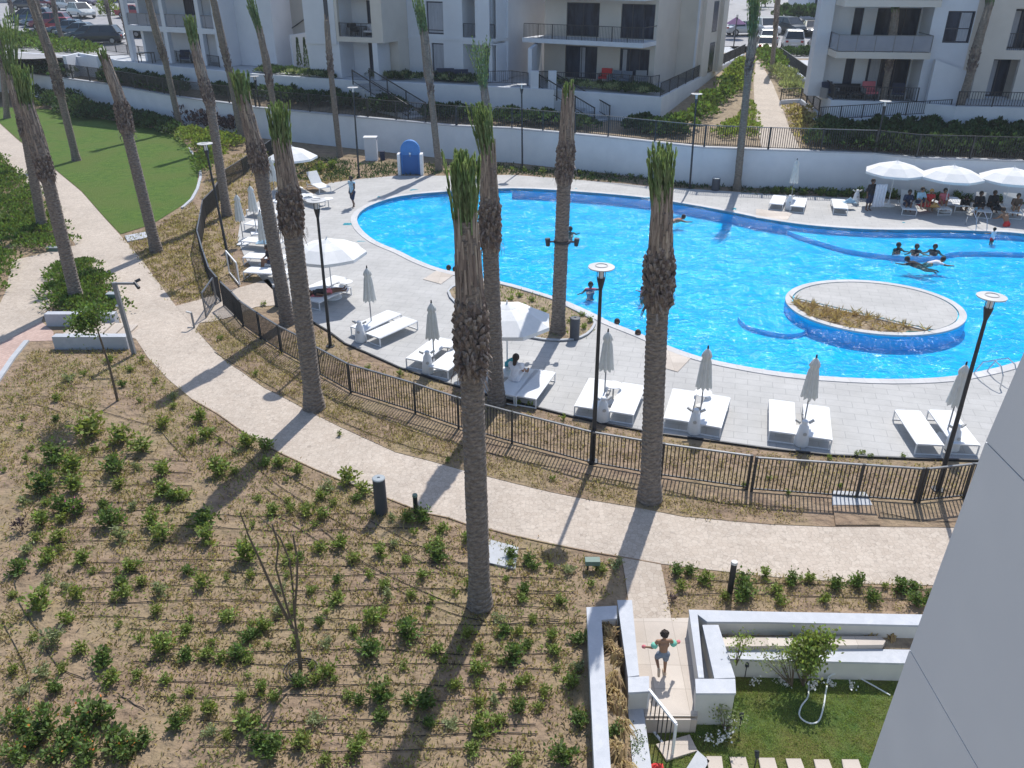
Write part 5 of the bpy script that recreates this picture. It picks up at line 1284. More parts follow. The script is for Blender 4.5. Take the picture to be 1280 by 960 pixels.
mk_chair('dark armchair at the left end of the right block terrace', M['navy'], fpos(1040,Z0,-1.4), .3, 1.1)
mk_chair('dark armchair right of the palm on the right block terrace', M['navy'], fpos(1126,Z0,-1.5), -.3, 1.1)
sofa(fpos(1063,Z0,-1.2), 'dark outdoor sofa under the right block balcony', M['black'], .9)
tbl(fpos(1074,Z0,-2.3), 'low dark table before the sofa on the right block terrace', .6, .42)
mk_chair('grey wicker armchair on the first floor balcony of the right block', M['grey'], fpos(1120,Z1,-1.6), .2, 1.0)
# projecting tower with square window
T0, T1 = F.hit(1158,60,-2.2)[0], F.hit(1215,40,-2.2)[0]
hw = []
for z in (Z1, Z2): q = F.rect(1179,25,1213,66,-2.2); hw.append((q[0], q[1], z+.55, z+2.45))
F.wall(T0, T1, Z0, Z3+1.2, -2.2, .3, hw, M['bwhite']); F.box('core', T0, T1-.001, -1.6, 12, Z0, Z3+1.19, M['bwhite']); F.box('side_wall', T0, T0+.3, -1.899, -1.601, Z0, Z3+1.19, M['bwhite']); F.box('side_wall', T1-.3, T1, -1.899, -1.601, Z0, Z3+1.19, M['bwhite'])
for h_ in hw: F.window(h_, -2.1, 1, (.45,), curtain=[(.5,.95)])
# garden wall wedge
G0, G1 = F.hit(1160,110,-2.6)[0], F.hit(1206,90,-2.6)[0]
mb = MB(); zt0 = F.hit(1155,74,-2.6)[1]; zt1 = F.hit(1206,88,-2.6)[1]; mb.add([(G0,-2.9,3.4),(G1,-2.9,3.4),(G1,-2.9,zt1),(G0,-2.9,zt0),(G0,-2.5,3.4),(G1,-2.5,3.4),(G1,-2.5,zt1),(G0,-2.5,zt0)], [(0,1,2,3),(7,6,5,4),(0,4,5,1),(1,5,6,2),(2,6,7,3),(3,7,4,0)]); part('garden_wall', mb, M['bwhite'], F.t, local=True)
# far right part
V0, V1 = F.hit(1232,40,-.8)[0], F.hit(1420,40,-.8)[0]; hv = []
for z in (Z0, Z1, Z2):
    q = F.rect(1262,20,1300,70,-.8); hv.append((q[0]-(.6 if z == Z0 else 0), q[1]-(.8 if z == Z0 else 0), z+.02, z+2.55))
F.wall(V0, V1, Z0, Z3+1, -.8, .3, hv, M['bcream']); F.box('core', V0, V1, .9, 12, Z0, Z3+.99, M['bcream'])
for h_ in hv:
    F.box('recess_wall', h_[0]-.1, h_[1]+.1, .82, .88, h_[2], h_[3]+.1, M['bwhite']); F.window((h_[0]+.3, h_[1], h_[2], h_[3]-.1), .6, 1, curtain=[(.1,.4)]); F.box('recess_wall', h_[0]-.06, h_[0]-.001, -.499, .8, h_[2], h_[3], M['bwhite']); F.box('recess_floor', h_[0], h_[1], -.499, .8, h_[2]-.15, h_[2], M['bwhite'])
    if h_[2] > 5: F.balrail(h_[0], h_[1], -.7, h_[2], 1.0, glass=False)
F.box('recess_wall', T1+.001, V0-.001, -.2, .1, Z0, Z3+1, M['bcream']); F.box('roof', 2.4, V1+.1, -2.4, 12.2, Z3+1.21, Z3+1.5, M['bwhite'])
# ---- far white building behind the parking
p = P(1000,22,4); F = Facade(44.5, 128, R(-4), 'far white building behind the parked cars at the top right')
F.box('wall', -2.5, 40, 0, 12, 4, 18, M['bwhite'])
for x in (-1.5,3,8): F.window((x, x+1.5, 5.7, 8.2), -.06, 1); F.window((x, x+1.5, 9.4, 11.6), -.06, 1)
F2 = Facade(-120, 170, 0, 'long far building beyond the street at the top left'); F2.box('wall', 0, 100, 0, 12, 4, 14, M['bcream'])
for i in range(12): F2.window((3+i*8, 6+i*8, 5, 8), -.06, 1)

# ================================================================= CARS
def car(px, py, rz, m_rgb, label, kind='sedan', name='parked_car', z=None, at=None):
    p = at or PK(px, py); z = z if z is not None else pkz(p.y)+.005; nm = 'car_paint_%02d' % len([k for k in MATS if k.startswith('car_paint')])
    m = mat(nm, m_rgb, .28, spec=.6); m.node_tree.nodes['Principled BSDF'].inputs['Coat Weight'].default_value = .6
    t = thing(name, (p.x, p.y, z), rz, label, 'car', 'cars in the parking court')
    Lh = 2.25; suv = kind == 'suv'; wd = .90 if not suv else .95; ht = 1.45 if not suv else 1.72; bz = .92 if not suv else 1.08
    st = [(-Lh,.45,.72),(-Lh+.12,.30,bz-.14),(-1.55,.28,bz-.02),(-.9,.27,bz),(.0,.27,bz),(.75,.27,bz-.02),(1.4,.28,bz-.09),(Lh-.25,.30,bz-.2),(Lh,.45,.62)]
    mb = MB(); vs = []
    for x, zb, zt in st:
        w = wd*(.86 if abs(x) > 2.2 else .97 if abs(x) > 2 else 1)
        vs += [(x,-w*.92,zb),(x,-w,zb+.18),(x,-w*.99,(zb+zt)/2+.1),(x,-w*.90,zt),(x,0,zt+.03),(x,w*.90,zt),(x,w*.99,(zb+zt)/2+.1),(x,w,zb+.18),(x,w*.92,zb)]
    n = 9; fs = []
    for i in range(len(st)-1):
        for k in range(n): fs.append((i*n+k, i*n+(k+1) % n, (i+1)*n+(k+1) % n, (i+1)*n+k))
    fs += [tuple(range(n)), tuple(range(len(st)*n-1, (len(st)-1)*n-1, -1))]; mb.add(vs, fs); part('body', mb, m, t, local=True, smooth=False)
    # cabin glass then roof
    cb = [(-1.95 if suv else -1.6, bz-.02), (-1.55 if suv else -.95, ht-.05), (.35, ht-.05), (1.15, bz-.03)]
    mb = MB(); vs = []
    for x, zt in cb:
        w = wd*.88 if zt < ht-.1 else wd*.70; vs += [(x,-w,zt),(x,w,zt)]
    mb.add(vs, [(0,1,3,2),(2,3,5,4),(4,5,7,6),(0,2,4,6),(1,7,5,3),(0,6,7,1)]); part('windows', mb, M['carglass'], t, local=True)
    mb = MB(); w = wd*.71; mb.add([(cb[1][0]-.02,-w,ht-.045),(cb[2][0]+.02,-w,ht-.045),(cb[2][0]-.05,-w*.9,ht),(cb[1][0]+.08,-w*.9,ht),(cb[1][0]-.02,w,ht-.045),(cb[2][0]+.02,w,ht-.045),(cb[2][0]-.05,w*.9,ht),(cb[1][0]+.08,w*.9,ht)],[(0,1,2,3),(7,6,5,4),(3,2,6,7),(1,5,6,2),(0,3,7,4),(0,4,5,1)])
    for s in (-1,1):
        for (xa, za), (xb, zb_) in ((cb[0],cb[1]),(cb[3],cb[2])): mb.bar((xa,s*wd*.885,za),(xb,s*wd*.705,zb_),.07,.05)
        mb.bar((-.25,s*wd*.885,bz),(-.3,s*wd*.705,ht-.05),.07,.04)
    part('roof', mb, m, t, local=True)
    for x in (-1.35,1.4):
        for s in (-1,1):
            mb = MB(); mb.cyl((x,s*(wd-.2),.33),(x,s*(wd+.01),.33),.33,.33,18); w = part('wheel', mb, M['tyre'], t, local=True); mb = MB(); mb.cyl((x,s*(wd+.011),.33),(x,s*(wd+.03),.33),.21,.19,12); part('rim', mb, M['rim'], w, local=True)
    for s in (-1,1):
        mb = MB(); mb.obox((Lh-.07,s*wd*.66,.68),Vector((.1,0,0)),Vector((0,.16,0)),Vector((0,0,.06))); part('headlight', mb, M['headl'], t, local=True)
        mb = MB(); mb.obox((-Lh+.07,s*wd*.70,.80),Vector((.1,0,0)),Vector((0,.12,0)),Vector((0,0,.08))); part('tail_light', mb, M['taill'], t, local=True)
    mb = MB(); mb.box(-Lh-.015,-Lh+.1,-.26,.26,.5,.62); part('number_plate', mb, M['white'], t, local=True)
    t.scale = (1.12,)*3
    return t
# left rows (noses left)
c1 = P(130,52,4); base = Vector((c1.x+1.6, 99.0, 4.035))
cols = [((.02,.02,.025),'suv','black SUV nearest in the left car row'),((.05,.08,.10),'sedan','dark teal car second in the left row, just behind the black SUV'),((.10,.16,.22),'sedan','blue grey car third in the left row'),((.07,.13,.20),'sedan','steel blue car fourth in the left row'),((.42,.03,.05),'sedan','bright red car behind the blue ones in the left row'),((.20,.03,.06),'suv','burgundy car sixth in the left row'),((.16,.24,.32),'sedan','light blue car seventh in the left row'),((.04,.09,.16),'suv','dark blue car in the left row before the far end'),((.03,.03,.035),'sedan','black car at the far end of the left row')]
for i, (c, k, lb) in enumerate(cols):
    car(0,0, math.pi + .08, c, lb, k, at=Vector((base.x - 2.3*i, base.y + 2.5*i, 0)))
car(0,0, 0.1, (.02,.02,.02), 'black car parked nose to nose behind the nearest black SUV', 'sedan', at=Vector((base.x+3.6, base.y+5.4, 0)))
car(103,22, -.75, (.55,.58,.58), 'silver white SUV alone in the second row at the top left', 'suv')
car(87,13, -.7, (.6,.6,.6), 'white van like car behind the silver SUV at the top left', 'suv')
car(103,7, -.2, (.12,.10,.16), 'dark purple car at the very top left', 'sedan')
car(52,10, .1, (.22,.02,.03), 'dark red car at the very top left', 'sedan')
car(36,12, .1, (.05,.05,.06), 'black car at the very top left corner', 'sedan')
car(170,22, -.1, (.35,.05,.05), 'red car glimpsed behind the balcony glass of the leftmost block', 'sedan')
# right court
car(990,61, R(76), (.62,.62,.60), 'white hatchback seen from behind right of the thin palm', 'suv')
car(1025,64, R(82), (.04,.045,.06), 'dark car half hidden by the right block corner', 'sedan')
car(986,43, R(-70), (.025,.04,.05), 'dark SUV facing the camera behind the white hatchback', 'suv')
car(1013,44, R(-98), (.015,.015,.02), 'black car right of the dark SUV in the far row', 'sedan')
car(958,56, R(80), (.6,.6,.6), 'white car hidden behind the thin palm trunk', 'sedan')
car(956,44, R(-85), (.62,.62,.62), 'white car farther back behind the thin palm', 'suv')
car(955,66, R(80), (.03,.03,.035), 'black car lowest beside the footpath end', 'sedan')
car(930,44, R(10), (.45,.47,.48), 'silver car crossing behind the footpath palm', 'sedan')
car(11,63, .3, (.65,.65,.66), 'white car roof half hidden among shrubs at the far left', 'sedan', at=Vector((P(20,62,2.6).x, P(20,62,2.6).y, 0)), z=2.6)
# striped purple awning kiosk / people spot far: dark purple parasol
umb = thing('purple_parasol', tuple(P(917,52,4)), 0, 'small purple parasol far behind the left block side', 'umbrella'); p = P(917,52,4)
mb = MB(); mb.lathe([(1.2,1.9),(.05,2.6)], p, 10, cap=False); part('canopy', mb, mat('purple_cloth', (.10,.03,.14), .8), umb); mb = MB(); mb.cyl(p, p+Vector((0,0,2.5)), .04, .04, 8); part('pole', mb, M['grey'], umb)

# ================================================================= PEOPLE
def human(pos, rz, h, J, skin, label, top=None, bottom=None, hair=True, hairm=None, vox=.012, fingers=True, extra=None, name='person', fat=1.0, longhair=False, chest_bare=True):
    """J joints in units of h, local: x right, y forward, z up."""
    t = thing(name, tuple(pos), rz, label, 'person')
    base = dict(pel=(0,0,.52), che=(0,0,.72), nek=(0,.0,.83), hed=(0,.015,.925), sl=(-.105,0,.805), sr=(.105,0,.805), el=(-.14,-.01,.63), er=(.14,-.01,.63), wl=(-.15,.04,.49), wr=(.15,.04,.49),
                hl=(-.055,0,.50), hr=(.055,0,.50), kl=(-.06,.01,.28), kr=(.06,.01,.28), al=(-.06,-.01,.045), ar=(.06,-.01,.045), tl=(-.065,.09,.02), tr=(.065,.09,.02)); base.update(J)
    j = {k: Vector(v)*h for k, v in base.items()}; f = fat
    def caps(mb, a, b, ra, rb): mb.capsule(j[a] if isinstance(a, str) else a, j[b] if isinstance(b, str) else b, ra*h, rb*h)
    mb = MB()
    caps(mb,'pel','che',.070*f,.078*f); caps(mb,'sl','sr',.036,.036); caps(mb,'che','nek',.060*f,.032); caps(mb,'nek','hed',.030,.034); caps(mb,'hl','hr',.060*f,.060*f)
    sx = (j['sr']-j['sl']).normalized()*.03*h; mb.capsule(j['che']-sx*1.2, j['che']+sx*1.2, .065*h*f, .065*h*f)
    hd = j['hed']; fwd = (j['hed']-j['nek']); up_ = fwd.normalized(); rt = (j['sr']-j['sl']).normalized(); fo = up_.cross(rt)*-1
    if (Vector((0,1,0))).dot(fo) < 0: fo = -fo
    mb.sphere(hd+up_*.01*h, .060*h, 16, 1, 1.12, 1.22); mb.sphere(hd-up_*.03*h+fo*.015*h, .042*h, 12)
    mb.sphere(hd+fo*.070*h-up_*.004*h, .013*h, 8); 
    for s in (-1,1): mb.sphere(hd+rt*s*.060*h, .015*h, 8)
    for s, S, E, W in ((-1,'sl','el','wl'),(1,'sr','er','wr')):
        caps(mb,S,E,.036*f,.026); caps(mb,E,W,.026,.017)
        d = (j[W]-j[E]).normalized(); sd = d.cross(Vector((0,0,1)));
        sd = sd.normalized() if sd.length > .2 else Vector((0,1,0)); pal = j[W]+d*.045*h
        mb.capsule(j[W]+d*.01*h-sd*.008*h, pal-sd*.012*h, .015*h, .013*h); mb.capsule(j[W]+d*.01*h+sd*.008*h, pal+sd*.012*h, .015*h, .013*h)
        if fingers:
            nn = d.cross(sd)
            for q, L_ in ((-.020,.036),(-.007,.043),(.007,.040),(.020,.031)):
                b0 = pal + sd*q*h; b1 = b0 + d*L_*.6*h + sd*q*.2*h; b2 = b1 + (d*.8+nn*.5).normalized()*L_*.5*h; mb.capsule(b0,b1,.0062*h,.0058*h,8); mb.capsule(b1,b2,.0058*h,.005*h,8)
            b0 = j[W]+d*.02*h-sd*.018*h; mb.capsule(b0, b0+(d*.6-sd*.8)*.035*h, .007*h,.006*h,8)
    for Hh, K, A, T in (('hl','kl','al','tl'),('hr','kr','ar','tr')):
        if base.get(K) is None: continue
        caps(mb,Hh,K,.052*f,.034); caps(mb,K,A,.036,.020); caps(mb,A,T,.024,.018)
    def finish(nm, mb, m, v, parent):
        me = mb.mesh(nm); me.materials.append(m); o = bpy.data.objects.new(nm, me); COL.objects.link(o)
        md = o.modifiers.new('r','REMESH'); md.mode = 'VOXEL'; md.voxel_size = v; md.use_smooth_shade = True
        ms = o.modifiers.new('s','SMOOTH'); ms.factor = .5; ms.iterations = 2
        dg = bpy.context.evaluated_depsgraph_get(); dg.update(); me2 = bpy.data.meshes.new_from_object(o.evaluated_get(dg)); me2.name = nm
        o.modifiers.clear(); o.data = me2; bpy.data.meshes.remove(me)
        if not me2.materials: me2.materials.append(m)
        o.parent = parent; XF[o.name] = XF[parent.name]; return o
    finish('body', mb, skin, vox, t)
    if hair:
        mb = MB(); mb.sphere(hd+up_*.022*h-fo*.010*h, .068*h, 14, 1, 1.1, 1.12)
        if longhair: mb.capsule(hd-fo*.03*h, hd-fo*.045*h-up_*.11*h, .05*h, .035*h)
        # keep the face free
        mb2 = MB(); cut = hd+fo*.050*h
        mb2.v = [tuple(Vector(v) - fo*max(0, (Vector(v)-cut).dot(fo))) if (Vector(v)-cut).dot(fo) > 0 else v for v in mb.v]; mb2.f = mb.f
        part('hair', mb2, hairm or M['hair'], t, local=True, smooth=True)
    for s in (-1,1):
        mb = MB(); mb.sphere(hd+fo*.066*h+rt*s*.024*h+up_*.012*h, .008*h, 6); part('eye', mb, M['black'], t, local=True)
    if top is not None:
        m, sleeves = top; mb = MB(); caps(mb,'pel','che',.078*f,.086*f); caps(mb,'che','nek',.072*f,.036); caps(mb,'sl','sr',.042,.042); mb.capsule(j['che']-sx*1.3, j['che']+sx*1.3, .073*h*f, .073*h*f)
        if sleeves: 
            for S, E in (('sl','el'),('sr','er')): mb.capsule(j[S], j[S]+(j[E]-j[S])*sleeves, .044*h*f, .040*h*f)
        finish('shirt', mb, m, vox, t)
    if bottom is not None:
        m, ln = bottom; mb = MB(); caps(mb,'hl','hr',.068*f,.068*f); mb.capsule(j['pel'], j['pel']+(j['che']-j['pel'])*.3, .076*h*f, .074*h*f)
        for Hh, K in (('hl','kl'),('hr','kr')): mb.capsule(j[Hh], j[Hh]+(j[K]-j[Hh])*ln, .060*h*f, .056*h*f)
        finish('shorts', mb, m, vox, t)
    return t, j, fo, rt
# running child
kp = P(826,842,.02)
t, j, fo, rt = human((kp.x, kp.y, .02), R(4), 1.10, dict(hed=(0,.035,.90), nek=(0,.03,.80), che=(0,.02,.68), pel=(0,0,.49), hl=(-.06,0,.47), hr=(.06,0,.47), sl=(-.115,.02,.765), sr=(.115,.02,.765),
    el=(-.20,-.0,.64), er=(.20,.02,.66), wl=(-.27,.10,.56), wr=(.27,.12,.60), kl=(-.08,.10,.29), al=(-.07,-.09,.19), tl=(-.075,-.13,.10), kr=(.065,.03,.26), ar=(.06,-.03,.05), tr=(.065,.07,.025)),
    M['skinm'], 'small child running away across the patio, arms out, grey shorts and green armbands', bottom=(M['greyblue'], .62), vox=.0065)
hh = 1.10
mb = MB(); hd = j['hed']
for i in range(60):
    a = random.uniform(0,6.28); e = random.uniform(-.25,1.5); d = Vector((math.cos(a)*math.cos(e), math.sin(a)*math.cos(e), math.sin(e)))
    if d.y > .55 and d.z < .6: continue
    mb.sphere(hd+Vector((0,-.008,.02))+d*.075, random.uniform(.016,.026), 7)
part('curls', mb, M['hair'], t, local=True, smooth=True)
for S, E in (('sl','el'),('sr','er')):
    a = j[S]+(j[E]-j[S])*.35; b = j[S]+(j[E]-j[S])*.95; mb = MB(); mb.tube([a, a+(b-a)*.15, a+(b-a)*.5, a+(b-a)*.85, b], [.035,.062,.068,.062,.035], 14); part('armband', mb, M['float'], t, local=True, smooth=True)
for E, W in (('el','wl'),('er','wr')):
    d = (j[W]-j[E]).normalized(); mb = MB(); c = j[W]+d*.055; mb.tube([c-d*.02, c+d*.03, c+d*.07], [.022,.040,.034], 10); part('held_toy', mb, M['pinkc'], t, local=True)
for A, T in (('al','tl'),('ar','tr')):
    d = (j[T]-j[A]).normalized(); mb = MB(); mb.capsule(j[A]-d*.02-Vector((0,0,.012)), j[T]+d*.01-Vector((0,0,.004)), .032, .026); part('sandal', mb, M['tan'], t, local=True, smooth=True)
# walking man
p = P(442,259,.02)
human((p.x,p.y,.02), R(150), 1.75, dict(el=(-.15,.06,.64), er=(.15,-.08,.64), wl=(-.13,.14,.53), wr=(.16,-.04,.50), kl=(-.06,.09,.28), al=(-.06,.04,.05), tl=(-.06,.12,.03), kr=(.06,-.02,.28), ar=(.06,-.12,.07), tr=(.06,-.05,.02)), M['skind'], 'man in light blue top and dark shorts walking on the deck at the pool curve', top=(M['ltblue'], 0), bottom=(M['navy'], .9), vox=.012)
p = P(1084,263,.02)
human((p.x,p.y,.02), R(200), 1.75, dict(), M['skind'], 'person in black standing with a pale towel at the left open umbrella', top=(M['black'], .9), bottom=(M['navy'], 1.0), vox=.016)
q = Vector((p.x+.45, p.y-.1, 0)); mb = MB(); vs = []
for i in range(9):
    for jj in range(2): vs.append((q.x-.3+i*.08, q.y+(.05 if i % 2 else -.05), .25+jj*1.25))
mb.add(vs, [(2*i,2*i+2,2*i+3,2*i+1) for i in range(8)]); mb.add([(v[0],v[1]+.03,v[2]) for v in vs], [(2*i+1,2*i+3,2*i+2,2*i) for i in range(8)])
solo('towel', mb, M['whitec'], 'long pale towel hanging beside the standing person in black', 'towel')
SIT = dict(pel=(0,0,.06), hl=(-.055,0,.06), hr=(.055,0,.06), che=(0,.03,.26), nek=(0,.05,.36), hed=(0,.07,.455), sl=(-.105,.045,.335), sr=(.105,.045,.335), el=(-.14,.10,.20), er=(.14,.10,.20), wl=(-.08,.22,.16), wr=(.08,.22,.16), kl=(-.07,.22,.13), kr=(.07,.22,.13), al=(-.07,.28,-.10), ar=(.07,.28,-.10), tl=(-.07,.36,-.11), tr=(.07,.36,-.11))
LIE = dict(pel=(0,0,.05), hl=(-.055,0,.05), hr=(.055,0,.05), che=(0,-.20,.07), nek=(0,-.31,.08), hed=(0,-.40,.09), sl=(-.105,-.28,.06), sr=(.105,-.28,.06), el=(-.16,-.12,.04), er=(.16,-.12,.04), wl=(-.14,.03,.04), wr=(.14,.03,.04), kl=(-.07,.24,.06), kr=(.07,.24,.06), al=(-.07,.46,.04), ar=(.07,.46,.04), tl=(-.075,.49,.09), tr=(.075,.49,.09))
CR = dict(pel=(0,0,.16), hl=(-.055,0,.16), hr=(.055,0,.16), che=(0,.13,.30), nek=(0,.20,.38), hed=(0,.26,.45), sl=(-.105,.17,.36), sr=(.105,.17,.36), el=(-.12,.25,.22), er=(.12,.25,.22), wl=(-.06,.32,.10), wr=(.06,.32,.10), kl=(-.08,.22,.24), kr=(.08,.22,.24), al=(-.07,.06,.05), ar=(.07,.06,.05), tl=(-.07,.15,.02), tr=(.07,.15,.02))
def seat(px, py, rz, pose, skin, label, z=.38, h=1.68, **k): p = P(px, py, z); return human((p.x,p.y,z), rz, h, pose, skin, label, vox=.02, fingers=False, **k)
seat(643,476, R(-25), dict(SIT, kl=(-.09,.22,.16), kr=(.09,.22,.16), al=(-.09,.42,.03), ar=(.09,.42,.03), tl=(-.09,.46,.08), tr=(.09,.46,.08)), M['skinm'], 'person in a white top sitting on a sunbed behind the centre palms', top=(M['whitec'],.5), bottom=(M['whitec'],.8), longhair=True)
seat(408,367, R(-65), LIE, M['skind'], 'person lying on the sunbed right of the ragged palm', top=(M['black'],0), bottom=(M['pinkc'],.4))
seat(1133,257, R(170), SIT, M['skind'], 'person in dark clothes sitting on the raised sunbed across the pool', top=(M['navy'],.9), bottom=(M['navy'],.9))
seat(1148,254, R(190), SIT, M['skinm'], 'person in a light blue shirt bending beside the raised sunbed across the pool', top=(M['ltblue'],.9), bottom=(M['navy'],.9), z=.6)
seat(1203,262, R(160), CR, M['skind'], 'person in black crouching at the deck between the sunbeds across the pool', z=.02, top=(M['black'],.9), bottom=(M['black'],.9), longhair=True)
seat(1221,259, R(180), SIT, M['skind'], 'person in black robes sitting left of the dark bags across the pool', top=(M['black'],1.0), bottom=(M['black'],1.0), fat=1.25)
seat(1238,258, R(180), SIT, M['skind'], 'second person in black robes sitting under the third open umbrella', top=(M['black'],1.0), bottom=(M['black'],1.0), fat=1.25)
seat(1268,262, R(160), SIT, M['skinm'], 'person in brown sitting on the sunbed at the right picture edge', top=(M['brown'],.8), bottom=(M['tan'],.8))
seat(1177,255, R(170), SIT, M['skinm'], 'person in a dark pink top sitting on the towel covered sunbed', top=(M['pinkc'],.4), bottom=(M['pinkc'],.5))
seat(1160,256, R(170), SIT, M['skinm'], 'person with yellow hat cloth and red top on the towel covered sunbed', top=(M['red'],.4), bottom=(M['orangec'],.5), hairm=M['orangec'])
seat(1216,268, R(200), CR, M['skinm'], 'small person in pale clothes crouching by the far pool ladder', z=.02, h=1.2, top=(M['ltblue'],.5), bottom=(M['whitec'],.6))
seat(340,330, R(120), dict(SIT), M['skind'], 'dark haired person sitting at the leaning palm in the crowded left row', top=(M['black'],.5), bottom=(M['navy'],.5))
# far pool man with red shorts at the edge
p = P(1254,296,-.55)
human((p.x,p.y,-.75), R(20), 1.75, dict(che=(0,.10,.70), nek=(0,.18,.79), hed=(0,.24,.87), sl=(-.105,.16,.765), sr=(.105,.16,.765), el=(-.14,.25,.64), er=(.14,.25,.64), wl=(-.12,.36,.60), wr=(.12,.36,.60)), M['skinm'], 'man in red swimming shorts leaning on the far pool edge', bottom=(M['red'],.7), vox=.018)
# swimmers (upper body above the water)
SW = dict(el=(-.20,.06,.74), er=(.20,.06,.74), wl=(-.30,.16,.74), wr=(.30,.16,.74))
def swim(px, py, rz, label, skin='skind', pose=None, depth=.80, h=1.7, **k):
    p = P(px, py, -.09); return human((p.x,p.y,-.09-depth*h), rz, h, pose or SW, M[skin], label, vox=.018, fingers=False, **k)
swim(1122,311, R(200), 'swimmer in black, leftmost of the four people standing in the shallow ledge', depth=.82, top=(M['black'],.3))
swim(1145,313, R(170), 'swimmer in black with arms wide, second from the left in the shallow ledge', depth=.82, top=(M['black'],.3))
swim(1168,313, R(150), 'swimmer in black with arms wide, third from the left in the shallow ledge', depth=.82, top=(M['black'],.3))
swim(1240,300, R(20), 'child in a white and red swimsuit standing at the far pool ladder', 'skinm', depth=.45, h=1.15, top=(M['whitec'],.2), bottom=(M['red'],.3))
FLT = dict(pel=(0,0,.0), hl=(-.055,0,.0), hr=(.055,0,.0), che=(0,.2,.02), nek=(0,.30,.05), hed=(0,.37,.10), sl=(-.105,.28,.02), sr=(.105,.28,.02), el=(-.2,.38,.0), er=(.2,.38,.0), wl=(-.24,.52,.0), wr=(.24,.52,.0), kl=(-.07,-.2,-.05), kr=(.07,-.2,-.05), al=(-.07,-.42,-.02), ar=(.07,-.42,-.02), tl=(-.07,-.48,-.04), tr=(.07,-.48,-.04))
swim(1150,333, R(40), 'dark swimmer floating flat before the four people, left one of a pair', pose=FLT, depth=.0, top=(M['black'],.3))
swim(1162,330, R(-80), 'swimmer in white floating flat before the four people, right one of a pair', 'skinm', pose=FLT, depth=.0, top=(M['whitec'],.3))
swim(738,362, R(180), 'swimmer with one arm raised between the lamp post and the bare topped palm', pose=dict(SW, wl=(-.26,.0,.92), el=(-.22,.0,.80)), depth=.80, top=(M['pinkc'],0))
swim(803,367, R(90), 'child in a pink top swimming half behind the front pool palm', 'skinm', depth=.74, h=1.2, top=(M['pinkc'],.3))
swim(771,407, R(180), 'swimmer holding the near pool edge, left head of two below the lamp', depth=.84)
swim(797,421, R(180), 'swimmer holding the near pool edge, right head of two beside the palm', depth=.84)
swim(561,339, R(180), 'swimmer at the pool edge just left of the tallest palm, left head', depth=.84)
swim(569,341, R(180), 'swimmer at the pool edge just left of the tallest palm, right head', depth=.84)
swim(713,291, R(10), 'lone swimmer head right of the bare topped palm', depth=.82)
swim(841,276, R(-70), 'swimmer doing crawl right of the front pool palm top', 'skinm', pose=FLT, depth=.02)
# towels and bags
def cloth(px, py, w, l, h, m, label, name='towel', z=.38):
    p = P(px, py, z); mb = MB(); n = 7; vs = []
    for i in range(n):
        for k in range(n): 
            x = (i/(n-1)-.5); y = (k/(n-1)-.5); vs.append((p.x+x*w, p.y+y*l, z + h*max(0, 1-4*(x*x+y*y))*(.6+.5*random.random()) + .01))
    mb.add(vs, [(i*n+k,(i+1)*n+k,(i+1)*n+k+1,i*n+k+1) for i in range(n-1) for k in range(n-1)]); b = [(v[0],v[1],z-.02) for v in vs]; mb.add(b, [(i*n+k+1,(i+1)*n+k+1,(i+1)*n+k,i*n+k) for i in range(n-1) for k in range(n-1)])
    solo(name, mb, m, label, name.replace('_',' '))
cloth(639,455,.45,.35,.28,M['teal'],'teal and blue crumpled towel by the sitting person','towel')
cloth(649,458,.35,.5,.12,M['whitec'],'white crumpled towel right of the teal one','towel')
cloth(1157,257,.8,.6,.3,M['red'],'red towel on the sunbed under the second open umbrella','towel')
cloth(1167,258,.6,.5,.25,M['orangec'],'orange yellow towel on the sunbed under the second open umbrella','towel')
cloth(1185,255,.5,.5,.15,M['whitec'],'white towel right of the pink dressed person','towel')
cloth(1062,253,.7,.4,.3,M['ltblue'],'light blue towel left of the person standing in black','towel')
cloth(1231,263,.9,.5,.4,M['black'],'heap of black bags below the third open umbrella','bag', z=.02)
cloth(1247,262,.5,.4,.3,M['black'],'black bag right of the two people in black robes','bag', z=.36)
cloth(395,369,.6,.4,.12,M['pinkc'],'pink and blue towel under the head of the lying person','towel')
cloth(422,362,.9,.4,.10,M['whitec'],'white towel at the feet of the lying person','towel')
cloth(340,284,.7,.5,.15,M['whitec'],'white towel bunched on the second bed of the crowded left row','towel')
cloth(330,303,.7,.5,.2,M['ltblue'],'pale blue towel on the third bed of the crowded left row','towel')
cloth(820,961,.28,.2,.12,M['red'],'small red thing on the grass under the open gate','toy', z=-.34)
# ================================================================= PLANTS
def up_rand(sp=1.0): 
    a = random.uniform(0, 6.283); e = random.uniform(.0, sp); return Vector((math.cos(a)*math.sin(e), math.sin(a)*math.sin(e), math.cos(e)))
def shrub_mesh(n, r, h, lw=.05, ll=.10, stems=7):
    lf, st = MB(), MB(); tips = []
    for i in range(stems):
        d = up_rand(1.25); L_ = r*random.uniform(.6,1.15); q = [Vector((random.uniform(-.03,.03), random.uniform(-.03,.03), 0))]
        for k in range(3): q.append(q[-1] + Vector((d.x*L_/3, d.y*L_/3, h*(.30+.25*random.random())*max(.35, d.z))))
        st.tube(q, [.008,.006,.005,.003], 4); tips.append(q)
    for i in range(n):
        q = random.choice(tips); t = random.uniform(.6, 3); k = min(2, int(t)); p = q[k] + (q[k+1]-q[k])*(t-k)
        off = Vector((random.gauss(0,1), random.gauss(0,1), random.gauss(0,.8)))*r*.13; c = p + off; c.z = max(.01, c.z)
        d = (up_rand(1.4) + off.normalized()*.6).normalized()*ll*random.uniform(.6,1.3); lf.leaf(c, d, lw*random.uniform(.7,1.3))
    return lf, st
protos = []
